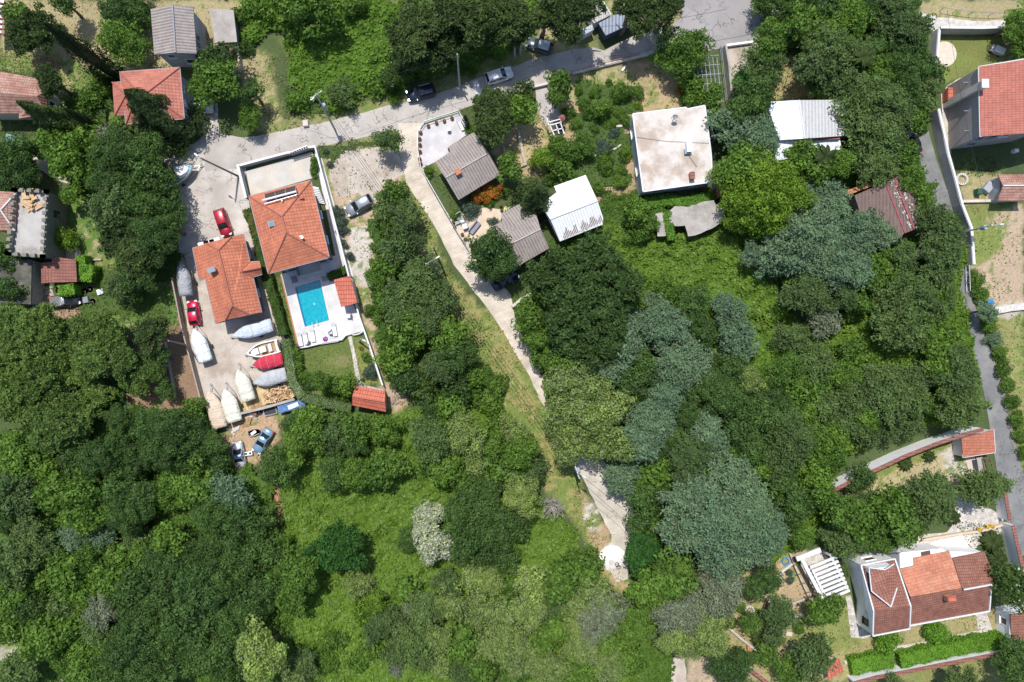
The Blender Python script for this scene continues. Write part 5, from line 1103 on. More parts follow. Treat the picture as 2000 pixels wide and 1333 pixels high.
def rtable(px,py,z,rad,mat,label,h=.7):
    c=P(px,py); r=thing('round_table',label,'table',(c.x,c.y,z)); mb=MB(); mb.cyl((0,0,h),rad,.04,18); mb.build('tabletop',mat,r,local=True); mb=MB(); mb.cyl((0,0,0),.04,h,8); mb.cyl((0,0,0),.2,.03,10); mb.build('pedestal',M['gut'],r,local=True)
rtable(645,644,.45,.36,M['white'],'round white table beside the single pool lounger'); rtable(877,256,.07,.30,glossy('blue_glass',(.35,.45,.52),.15),'small round glass table on the white patio')
rtable(1005,404,.1,.32,plain('yellow_green',(.55,.60,.12),.7),'yellow-green round table on the small white terrace, right one'); rtable(988,410,.1,.32,bpy.data.materials['yellow_green'],'yellow-green round table on the small white terrace, left one')
def chair(px,py,z,a,mat,label,s=1,cat='chair',name='garden_chair',grp=None):
    c=P(px,py); r=thing(name,label,cat,(c.x,c.y,z),a,grp); mb=MB(); mb.box((0,0,.38*s),(.6*s,.62*s,.14)); mb.build('seat',mat,r,local=True); mb=MB(); mb.box((-.28*s,0,.62*s),(.12,.62*s,.5)); mb.build('backrest',M['gut'],r,local=True)
    for s_ in (-1,1): mb=MB(); mb.box((0,s_*.33*s,.5*s),(.6*s,.08,.1)); mb.build('armrest',M['gut'],r,local=True)
    for x in (-.25,.25):
        for y in (-.28,.28): mb=MB(); mb.box((x*s,y*s,.16*s),(.05,.05,.32*s)); mb.build('leg',M['gut'],r,local=True)
cush=plain('cushion_white',(.66,.66,.68),.9,.05,3)
chair(897,424,.03,R(-60),cush,'cushioned armchair in the furthest corner of the beige terrace',1.4); chair(902,432,.03,R(20),cush,'cushioned armchair in the middle of the beige terrace',1.1); chair(908.5,443,.03,R(200),cush,'cushioned armchair nearest the grey sofa on the beige terrace',1.35)
c=P(927,446); r=thing('outdoor_sofa','grey cushioned sofa on the beige terrace','sofa',(c.x,c.y,.03),R(52)); mb=MB(); mb.box((0,0,.3),(2.0,.8,.3)); mb.build('seat',plain('sofa_grey',(.24,.23,.28),.9,.1,4),r,local=True); mb=MB(); mb.box((0,.36,.6),(2.0,.16,.4)); mb.build('backrest',bpy.data.materials['sofa_grey'],r,local=True)
chair(684,618,.45,R(180),M['white'],'white plastic armchair at the boundary wall of the pool terrace'); chair(648,650,.45,R(80),M['white'],'white chair beside the round table below the pool',.8)
c=P(894,436); r=thing('low_table','low glass table among the cushioned armchairs','table',(c.x,c.y,.03),.4); mb=MB(); mb.box((0,0,.35),(.7,.45,.04)); mb.build('tabletop',glossy('green_glass',(.3,.38,.34),.1),r,local=True)
for x in (-.3,.3):
    for y in (-.18,.18): mb=MB(); mb.box((x,y,.16),(.04,.04,.32)); mb.build('leg',M['gut'],r,local=True)
sheet('small_white_terrace',[(976,413),(1010,398),(1022,405),(980,424)],.1,M['tilew'],rot=R(30))
o=sheet('white_patio',[(825,329),(818,292),(817.5,259),(829,243),(895.5,221.5),(909,245),(919,258.5),(880,286),(879,297),(850,317)],.07,M['tilew'],rot=R(60))
LV=LM_=None
def pot(px,py,z,rad,label,grp=None,leaf=None,flower=None):
    c=P(px,py); r=thing('potted_plant',label,'potted plant',(c.x,c.y,z),0,grp); mb=MB(); mb.tube([(0,0,0),(0,0,.32)],[rad*.7,rad],12); mb.build('pot',M['terrac'],r,local=True)
    rs=np.random.default_rng(int(px*7)); n=60; a=rs.normal(size=(n,3)); a/=np.linalg.norm(a,axis=1)[:,None]; a[:,2]=abs(a[:,2]); V,F=quads(a*rad*.95+np.array([0,0,.34]),a,.13)
    me=npmesh('foliage',V,F,POTL,{'v':('FACE','FLOAT',rs.uniform(0,1,n)),'w':('FACE','FLOAT',rs.uniform(0,1,n))}); o=bpy.data.objects.new('foliage',me); COL.objects.link(o); o.parent=r
POTL=leafmat('pot_leaves',(.13,.13,.05),(.16,.18,.05),(.25,.10,.06),.3)
PT=[(822,321),(820,312),(821,298),(821,285),(820,273),(822,261),(837,248),(853,242),(868,238),(883,233)]
for i,(x,y) in enumerate(PT):
    pot(x,y,.07,.27,'terracotta flower pot on the white patio railing line, '+['lowest of the row','second from the bottom','third from the bottom','fourth from the bottom','fifth from the bottom','at the left bend of the railing','first after the bend','second after the bend','third after the bend','nearest the sun loungers'][i],'flower pots on the white patio')
for x,y,lb in ((885,436,'potted plant by the railing, left of the armchairs'),(888,444,'potted plant by the railing just below the armchairs'),(903,459,'potted plant by the railing in the middle of the beige terrace'),(909,468,'potted plant by the railing near the round tree'),(878,293,'small potted plant at the corner of the grey roof'),(978,403,'potted plant above the yellow-green tables'),(980,412,'potted plant left of the yellow-green tables')): pot(x,y,.03,.25,lb)
for i,(x,y,c_,lb) in enumerate(((637,663,(.45,.02,.45),'bright purple flower clump in the bed below the pool'),(585,676,(.45,.03,.4),'small purple flowers at the left end of the pool flower bed'),(474+130,671,(.1,.12,.08),'small dark garden figure in the bed below the loungers'),(1909,1034,(.75,.5,.02),'left yellow flower clump in the stone planter'),(1923,1028,(.75,.5,.02),'middle yellow flower clump in the stone planter'),(1933,1027,(.75,.5,.02),'right yellow flower clump in the stone planter'))):
    c=P(x,y); rs=np.random.default_rng(i); n=90; a=rs.normal(size=(n,3)); a/=np.linalg.norm(a,axis=1)[:,None]; a[:,2]=abs(a[:,2]); V,F=quads(a*.36+np.array([c.x,c.y,.45]),a,.16)
    o=bpy.data.objects.new('flower_clump',npmesh('flower_clump',V,F,leafmat('petals_%d'%i,c_,c_),{'v':('FACE','FLOAT',rs.uniform(0,1,n)),'w':('FACE','FLOAT',rs.uniform(0,1,n))})); COL.objects.link(o); tag(o,lb,'flowers')
# odds and ends
c=P(1943,102); r=thing('golf_cart','small white garden cart on the lawn right of the sand patch','cart',c,R(-25)); mb=MB(); mb.box((.2,0,.9),(1.5,1.0,.12)); mb.build('roof',M['white'],r,local=True); mb=MB(); mb.box((-.1,0,.45),(1.9,.95,.4)); mb.build('body',M['gwall'],r,local=True)
for x in (-.7,.6):
    for s in (-1,1): mb=MB(); mb.tube([(x,s*.42,.2),(x,s*.55,.2)],.2,10); mb.build('wheel',M['black'],r,local=True)
def ringstone(px,py,rad,label,mat):
    c=P(px,py); mb=MB()
    for k in range(14): a=k*.4488; mb.box((c.x+rad*math.cos(a),c.y+rad*math.sin(a),.15),(.34,.38,.3),a)
    tag(mb.build('stone_ring',mat),label,'planter')
ringstone(1877,351,.75,'round white stone planter ring below the tall grey house',M['cwall']); ringstone(1463,1193,.55,'small white stone ring in the villa garden',M['white'])
def umbr(px,py,z,rad,col,label):
    c=P(px,py,z); r=thing('parasol',label,'parasol',(c.x,c.y,0)); mb=MB(); n=8; ap=(0,0,z+.3)
    for k in range(n): a0,a1=6.2832*k/n,6.2832*(k+1)/n; mb.face([(rad*math.cos(a0),rad*math.sin(a0),z-.1),(rad*math.cos(a1),rad*math.sin(a1),z-.1),ap])
    mb.build('canopy',col,r,local=True); mb=MB(); mb.cyl((0,0,0),.03,z+.3,6); mb.build('pole',M['gut'],r,local=True)
umbr(1097,230,2.2,.55,plain('faded_maroon',(.24,.10,.09),.9,.1,2),'small closed-looking maroon parasol beside the garden arbor')
for x,y,col,lb in ((963,160,0,0),):
    pass
c=P(1196,103)
for nm,lb,cat,px_,py_,d,mt,rz in (('water_tank','blue plastic tank under the hedge beside the lane','tank',1927,592,(1.0,.8,.9),plain('tank_blue',(.02,.22,.55),.6),.3),
 ('storage_box','grey storage box on the yard of the small red-roofed shed','box',1925,368,(1.6,1.1,.8),M['gwall'],.9),
 ('green_bin','dark green bin beside the planter ring','bin',1906,377,(.8,.9,1.0),plain('bin_green',(.02,.09,.06),.6),0),
 ('grey_tank','grey drum table in the vegetable garden','table',172,587,(.8,.9,.7),M['gut'],.2),
 ('garden_bench','white slab bench in the vegetable garden','bench',198,571,(.9,.8,.4),M['frame'],.3),
 ('brick_grill','brick barbecue beside the tall grey house','barbecue',1845,190,(.8,1.9,1.3),M['tshed'],0),
 ('stone_box','square stone well cover at the roadside verge','well cover',598,243,(.8,.9,.5),M['cwall'],.1),
 ('roof_unit','white box on the wall of the tall grey house','air conditioner',1978,297,(.7,.5,.8),M['frame'],0),
 ('mat_box','dark doormat box on the stone court','box',1893,1026,(.6,.4,.2),M['gut'],.1),
 ('compost_bin','dark compost box in the vegetable garden','bin',288,637,(.7,.7,.8),plain('bin_teal',(.03,.12,.12),.6),0),
 ('hay_cover','teal net-covered bed beside the big pine','garden bed',236,780,(1.5,4.4,.4),plain('teal_net',(.03,.17,.17),.9,.3,3),.1),
 ('tarp_bundle','pale pipes bundle on the vegetable garden','pipes',1218,135,(1.0,.3,.2),M['frame'],.9),
 ('planter_box','terracotta planter on the diagonal wall of the villa garden','planter',1461,1264,(.6,.6,.5),M['terrac'],.2),
 ('stone_slab','pale stone slab in the villa garden','slab',1541,1238,(.9,.6,.12),M['cwall'],-.2),
 ('blue_ring','round blue paddling basin beside the pergola steps','basin',1534,1096,(.0,.0,.0),None,0)):
    c=P(px_,py_)
    if mt is None:
        r=thing(nm,lb,cat,c); mb=MB()
        for k in range(16): a0,a1=k*.3927,(k+1)*.3927; mb.beam((.5*math.cos(a0),.5*math.sin(a0),.15),(.5*math.cos(a1),.5*math.sin(a1),.15),.16,.25)
        mb.build('rim',plain('basin_blue',(.08,.25,.50),.5),r,local=True); continue
    r=thing(nm,lb,cat,c,rz); mb=MB(); mb.box((0,0,d[2]/2),d); mb.build('body',mt,r,local=True,bevel=.04); mb=MB(); mb.box((0,0,d[2]+.03),(d[0]*.92,d[1]*.92,.05)); mb.build('lid',mt,r,local=True,bevel=.02)
for i,(x,y) in enumerate(((168,570),(178,566),(183,590))):
    ringstone(x,y,.3,['yellow-green stone ring in the vegetable garden','small stone ring beside the white slab bench','small stone ring near the grey drum table'][i],M['swall'])
# white road patch, drain, sand heap
sheet('road_marking',[(924,160),(932,158),(944,188),(930,189)],.016,plain('spilled_lime',(.70,.68,.67),.9,.1,2),2)
c=P(1196,1088); mb=MB(); rg=[[(c.x+q*math.cos(t_)*1.5,c.y+q*math.sin(t_)*1.3,z) for t_ in [k*.5236 for k in range(12)]] for q,z in ((1.3,0.02),(1,.15),(.5,.3),(.1,.38))]; mb.loft(rg); tag(mb.build('sand_heap',plain('white_sand',(.72,.69,.66),.95,.08,3)),'white sand heap at the end of the concrete path','sand heap')
for x,y,lb,rz in ((1204,1101,'black bicycle-like frame lying on the white sand, upper one',.2),(1207,1106,'thin wheel rim lying on the white sand',0),(1193,1097,'pale ring lying on the white sand, left one',0)):
    c=P(x,y); mb=MB(); n=12
    for k in range(n): a0,a1=6.2832*k/n,6.2832*(k+1)/n; mb.beam(c+V3((.3*math.cos(a0),.3*math.sin(a0),.42)),c+V3((.3*math.cos(a1),.3*math.sin(a1),.42)),.05,.05)
    mb.beam(c+V3((-.3,0,.42)),c+V3((.3,.1,.42)),.05,.05); tag(mb.build('wheel_rim',M['black'] if x>1200 else M['gwall']),lb,'wheel rim')
# ================================================================ VEGETATION
LM={}
for k,c,c2,tp,ta in (('oak',(.078,.150,.040),None,None,0),('bay',(.115,.215,.036),None,None,0),('lime',(.15,.26,.030),None,None,0),
 ('olv',(.10,.165,.052),None,None,0),('mim',(.14,.235,.13),(.185,.275,.14),(.24,.33,.20),.22),('pale',(.22,.31,.09),None,(.30,.36,.17),.25),
 ('wht',(.36,.42,.27),None,(.62,.64,.5),.4),('pine',(.125,.205,.050),None,None,0),('con',(.072,.118,.036),None,None,0),
 ('fir',(.050,.145,.026),(.055,.155,.028),None,0),('yel',(.20,.25,.03),None,(.42,.36,.03),.4),('gry',(.16,.20,.135),None,None,0),
 ('flw',(.07,.13,.03),None,(.6,.62,.5),.14),('pnk',(.05,.10,.03),None,(.35,.14,.12),.16),('org',(.16,.15,.03),None,(.62,.22,.03),.55),
 ('cyp',(.022,.045,.014),None,None,0),('palm',(.06,.12,.03),None,None,0),('dead',(.23,.19,.17),None,None,0),('hedge',(.12,.26,.028),None,None,0),
 ('hedged',(.05,.11,.015),None,(.14,.13,.02),.12),('vari',(.12,.20,.06),None,(.30,.36,.18),.3),('lav',(.10,.15,.11),None,None,0)):
    LM[k]=leafmat('foliage_'+k,c,c2,tp,ta)
bark=plain('bark',(.16,.12,.09),.95,.2,4); barkl=plain('pale_bark',(.34,.30,.27),.95,.2,4)
def core(rad,rz,cz,seed):
    n=14; V=[];F=[]
    for i in range(7):
        ph=-math.pi/2+math.pi*i/6
        for j in range(n):
            th=6.2832*j/n; q=.9+.2*math.sin(3*th+seed)*math.cos(ph)
            V.append((rad*q*math.cos(ph)*math.cos(th),rad*q*math.cos(ph)*math.sin(th),cz+rz*math.sin(ph)))
    for i in range(6):
        for j in range(n): F.append((i*n+j,i*n+(j+1)%n,(i+1)*n+(j+1)%n,(i+1)*n+j))
    return np.array(V),np.array(F)
def crown(seed,rad,style,leaf):
    """crown around origin: z=0 is the crown's centre; returns mesh"""
    r=np.random.default_rng(seed)
    if style=='round': rz=.85*rad; cr=.17*rad+.32; k=2.0
    elif style=='feather': rz=.7*rad; cr=.15*rad+.28; k=2.3
    elif style=='pine': rz=.55*rad; cr=.12*rad+.30; k=2.6
    elif style=='dome': rz=.42*rad; cr=.07*rad+.32; k=3.0
    elif style=='broad': rz=.8*rad; cr=.23*rad+.30; k=1.9; leaf*=1.5
    elif style=='fine': rz=.8*rad; cr=.13*rad+.30; k=2.2; leaf*=.8
    elif style=='bushy': rz=.75*rad; cr=.24*rad+.12; k=2.2
    n=int(k*4.2*rad*rad/(cr*cr)*.62)+6
    u=r.uniform(-.35,1,n); th=r.uniform(0,6.2832,n)
    lob=1+.15*np.sin(th*2+seed)+.15*np.sin(th*3+seed*1.7)+.14*np.sin(th*5+seed*.6)+np.where(r.random(n)<.12,.16,0)
    s=np.sqrt(np.clip(1-u*u,0,1)); rr=r.uniform(.62,.98,n)
    C=np.stack([rad*s*np.cos(th)*lob*rr,rad*s*np.sin(th)*lob*rr,rz*u*rr+r.normal(0,.06*rad,n)],-1)
    sz=cr*r.uniform(.6,1.35,n)
    Vs=[];Fs=[];v=[];w=[];off=0
    cb=r.uniform(0,1,n)
    for i in range(n):
        m=int(max(14,3.3*sz[i]**2*3.1*1.5/(leaf*leaf)*.5))
        a=r.normal(size=(m,3)); a/=np.linalg.norm(a,axis=1)[:,None]; a[:,2]=np.abs(a[:,2])*.95-.15+r.uniform(0,.1,m)
        if style in('feather',):
            dirv=C[i]*np.array([1,1,.3]); dirv/=np.linalg.norm(dirv)+1e-6
            pts=C[i]+a*sz[i]*np.array([.75,.75,.5])+dirv*(r.uniform(-1,1,(m,1))*sz[i]*1.1)
            nn=a*.6+r.normal(0,.5,(m,3))+np.array([0,0,.5])
        elif style in('pine','dome'):
            pts=C[i]+a*sz[i]*r.uniform(.3,1,(m,1))*np.array([1,1,.6]); nn=a*.3+r.normal(0,.8,(m,3))+np.array([0,0,.35])
        else:
            pts=C[i]+a*sz[i]*r.uniform(.75,1.08,(m,1))*np.array([1,1,.75]); nn=a+r.normal(0,.45,(m,3))
        nn/=np.linalg.norm(nn,axis=1)[:,None]+1e-9
        V_,F_=quads(pts,nn,leaf,1.6 if style in('pine','dome','feather') else 1.15)
        Vs.append(V_);Fs.append(F_+off);off+=len(V_)
        v.append(np.clip(cb[i]*.5+r.uniform(0,.5,m)+.0,0,1)); w.append(r.uniform(0,1,m)*.6+cb[i]*.4)
    V_,F_=core(.66*rad,.62*rz,-.04*rad,seed); Vs.append(V_);Fs.append(F_+off); v.append(np.full(len(F_),.3)); w.append(np.ones(len(F_)))
    return npmesh('crown_'+style,np.vstack(Vs),np.vstack(Fs),LM['oak'],{'v':('FACE','FLOAT',np.concatenate(v)),'w':('FACE','FLOAT',np.concatenate(w))})
SC={}
def getcrown(style,rad,i):
    if style=='dome': cls=7.6
    elif style=='bushy': cls=min((.5,.9,1.5),key=lambda c:abs(math.log(c/rad)))
    else: cls=min((1.25,2.1,3.2,4.6),key=lambda c:abs(math.log(c/rad)))
    key=(style,cls,i%3)
    if key not in SC:
        lf={.5:.11,.9:.14,1.5:.19,1.25:.19,2.1:.24,3.2:.28,4.6:.33,7.6:.36}[cls]
        if style in('pine','feather','dome'): lf*=.92
        SC[key]=crown(len(SC)*7+3,cls,style,lf)
    return SC[key],cls
def trunkmesh():
    r=random.Random(3); mb=MB()
    mb.tube([(0,0,0),(.03,.02,.35),(-.02,.04,.7),(.02,0,1)],[.075,.055,.045,.03],7)
    for k in range(6):
        a=k*1.05+r.random()*.5; z=.45+.08*k
        mb.tube([(0,0,z),(.18*math.cos(a),.18*math.sin(a),z+.13),(.42*math.cos(a),.42*math.sin(a),z+.22)],[.03,.02,.008],5)
    return mb
TM={}
def trunkobj(parent,h,light=False):
    k=('l' if light else 'd')
    if k not in TM: TM[k]=trunkmesh().build('trunk',barkl if light else bark); o=TM[k]
    else: o=TM[k].copy(); COL.objects.link(o)
    o.parent=parent; o.scale=(h*.8,h*.8,h); return o
KI={ # kind: style, name, category, look, group
'oak':('round','oak_tree','tree','dark green leafy tree'),'bay':('round','broadleaf_tree','tree','mid green leafy tree'),
'lime':('round','maple_tree','tree','bright yellow-green tree'),'olv':('feather','olive_tree','olive tree','grey-green olive tree'),
'mim':('feather','mimosa_tree','mimosa tree','blue-grey feathery tree'),'pale':('round','pale_oak_tree','tree','pale green tree'),
'wht':('round','blossoming_tree','tree','creamy white blossoming tree'),'pine':('pine','pine_tree','pine tree','fluffy olive-green pine'),
'con':('pine','cedar_tree','conifer','dark green conifer'),'fir':('pine','round_conifer','conifer','blue-green dense conifer'),
'yel':('bushy','broom_bush','bush','yellow-flecked bush'),'gry':('feather','silver_leaf_tree','tree','silvery grey-leaved tree'),
'flw':('round','elder_tree','tree','white-flowering green tree'),'pnk':('round','oleander_tree','tree','green tree with pink flowers'),
'org':('bushy','firethorn_bush','bush','orange-flowering bush'),'lav':('bushy','lavender_bush','bush','blue-grey garden bush'),
'hedge':('bushy','hedge_bush','bush','bright green clipped bush'),'hedged':('bushy','box_bush','bush','dark green clipped bush'),'vari':('bushy','variegated_bush','bush','pale variegated bush')}
MARKS=[('the swimming pool',610,590),('the large orange roof',560,450),('the boatyard orange roof',450,545),('the open wooden-decked boat',515,683),
('the small red shed',720,778),('the pale blue car',512,862),('the white-blossomed tree',840,1040),('the blue-green round conifer',660,1072),
('the meadow footpath',540,970),('the silver parked car',700,402),('the flower-pot patio',865,265),('the upper grey roof',915,325),
('the lower grey roof',1030,470),('the white corrugated roof',1115,405),('the flat concrete roof',1310,290),('the ruined concrete slabs',1360,425),
('the white metal hall',1580,240),('the rusty brown roof',1740,400),('the round sand patch',1846,106),('the tall red-tiled house',1960,200),
('the tiled gatehouse',1912,860),('the curved white wall',1780,880),('the white pergola',1610,1125),('the villa\'s brown roof',1730,1170),
('the big umbrella pine',1150,585),('the white sand heap',1195,1095),('the bare concrete path',1190,1000),('the grassy road verge',960,650),
('the path\'s utility pole',1125,915),('the blue metal cabin',1205,45),('the asphalt square',1420,50),('the terracotta patio',1200,400),
('the top grey roof',340,60),('the salmon-roofed house',300,190),('the leaning cypress',160,105),('the battlement terrace',65,440),
('the brown-tiled garage',115,528),('the old tiled roof',45,185),('the red estate car',435,435),('the teal boat',348,340),
('the pink-red car',377,612),('the vegetable garden',350,700),('the cream covered boats',450,795),('the bottom edge\'s middle',900,1325),
('the bottom left corner',20,1310),('the left edge\'s middle',10,900),('the bottom right corner',1980,1320),('the lone pale tree',512,1285),
('the asphalt lane',1890,620),('the yellow-flowering bush',249,1101),('the bare earth lot',1960,520),('the dark parked SUV',822,181),
('the silver estate car',976,146),('the green meadow',680,980),('the blue-grey tree mass',1400,1010),('the sunny bramble slope',1420,540),
('the top edge',640,8),('the villa lawn',1620,1230),('the long clipped hedge',1850,1268),('the pale lower path',1340,1290)]
ALLV=[]
def dirword(dx,dy):
    a=math.degrees(math.atan2(dy,dx))%360
    return ['right of','below and right of','below','below and left of','left of','above and left of','above','above and right of'][int((a+22.5)//45)%8]
def tree(kind,px,py,r,h=None,group=True):
    st,name,cat,look=KI[kind]; rm0=r*.075
    small=rm0<1.15 or (st=='bushy')
    if h is None: h=(1.5*rm0+.25 if small else (2.2+1.25*rm0)*random.uniform(.82,1.35))
    rm=rm0*(1-h/HC*.8); i=len(ALLV)
    sty=('bushy' if small and st=='round' else st)
    if sty=='round': sty=random.choice({'oak':('fine','round','fine'),'bay':('broad','round','broad'),'pale':('fine','round')}.get(kind,('round','broad')))
    me,cls=getcrown(sty,rm,i); sc=rm/cls
    hz={'broad':.8,'fine':.8,'round':.85,'feather':.7,'pine':.55,'dome':.42,'bushy':.75}[sty]*rm
    cz=h-hz; c=P(px,py,cz+.3*hz); rot=random.uniform(0,6.28)
    if small:
        o=bpy.data.objects.new(name.replace('_tree','_shrub'),me); COL.objects.link(o); o.location=(c.x,c.y,max(.1,cz*.6)); o.rotation_euler=(0,0,rot)
        o.scale=(sc,sc,sc*random.uniform(.9,1.1)); o.material_slots[0].link='OBJECT'; o.material_slots[0].material=LM[kind]
        root=o; look=look.replace('tree','shrub'); cat=cat.replace('olive tree','shrub').replace('mimosa tree','shrub') if cat!='bush' else 'bush'
        if cat=='tree': cat='shrub'
    else:
        root=bpy.data.objects.new(name,None); COL.objects.link(root); root.location=(c.x,c.y,0); root.empty_display_size=.3
        trunkobj(root,cz+.1*hz)
        o=bpy.data.objects.new('crown',me); COL.objects.link(o); o.parent=root; o.location=(0,0,cz); o.rotation_euler=(random.uniform(-.12,.12),random.uniform(-.12,.12),rot)
        o.scale=(sc*random.uniform(.92,1.08),sc*random.uniform(.92,1.08),sc*random.uniform(.95,1.2)); o.material_slots[0].link='OBJECT'; o.material_slots[0].material=LM[kind]
        look=('small ' if rm0<1.8 else 'large ' if rm0>3.3 else '')+look
    ALLV.append((root,look,cat,px,py)); return root
def finish_labels():
    g={}
    for root,look,cat,px,py in ALLV:
        m=min(MARKS,key=lambda q:math.hypot(q[1]-px,q[2]-py)); d=math.hypot(m[1]-px,m[2]-py)
        g.setdefault((look,m[0],dirword(px-m[1],py-m[2])),[]).append((d,root,cat))
    for (look,mk,dw),l in g.items():
        l.sort(key=lambda q:q[0])
        for i,(d,root,cat) in enumerate(l):
            s=f'{look} {dw} {mk}'; ORD=['nearest','second nearest','third nearest','fourth nearest','fifth nearest','sixth nearest','seventh nearest','eighth nearest','ninth nearest','tenth nearest']
            if len(l)>1: s+=', '+ORD[i]
            root['label']=s; root['category']=cat; root['group']={'tree':'trees around the houses','shrub':'shrubs and bushes','bush':'shrubs and bushes'}.get(cat,cat+'s of the hillside')
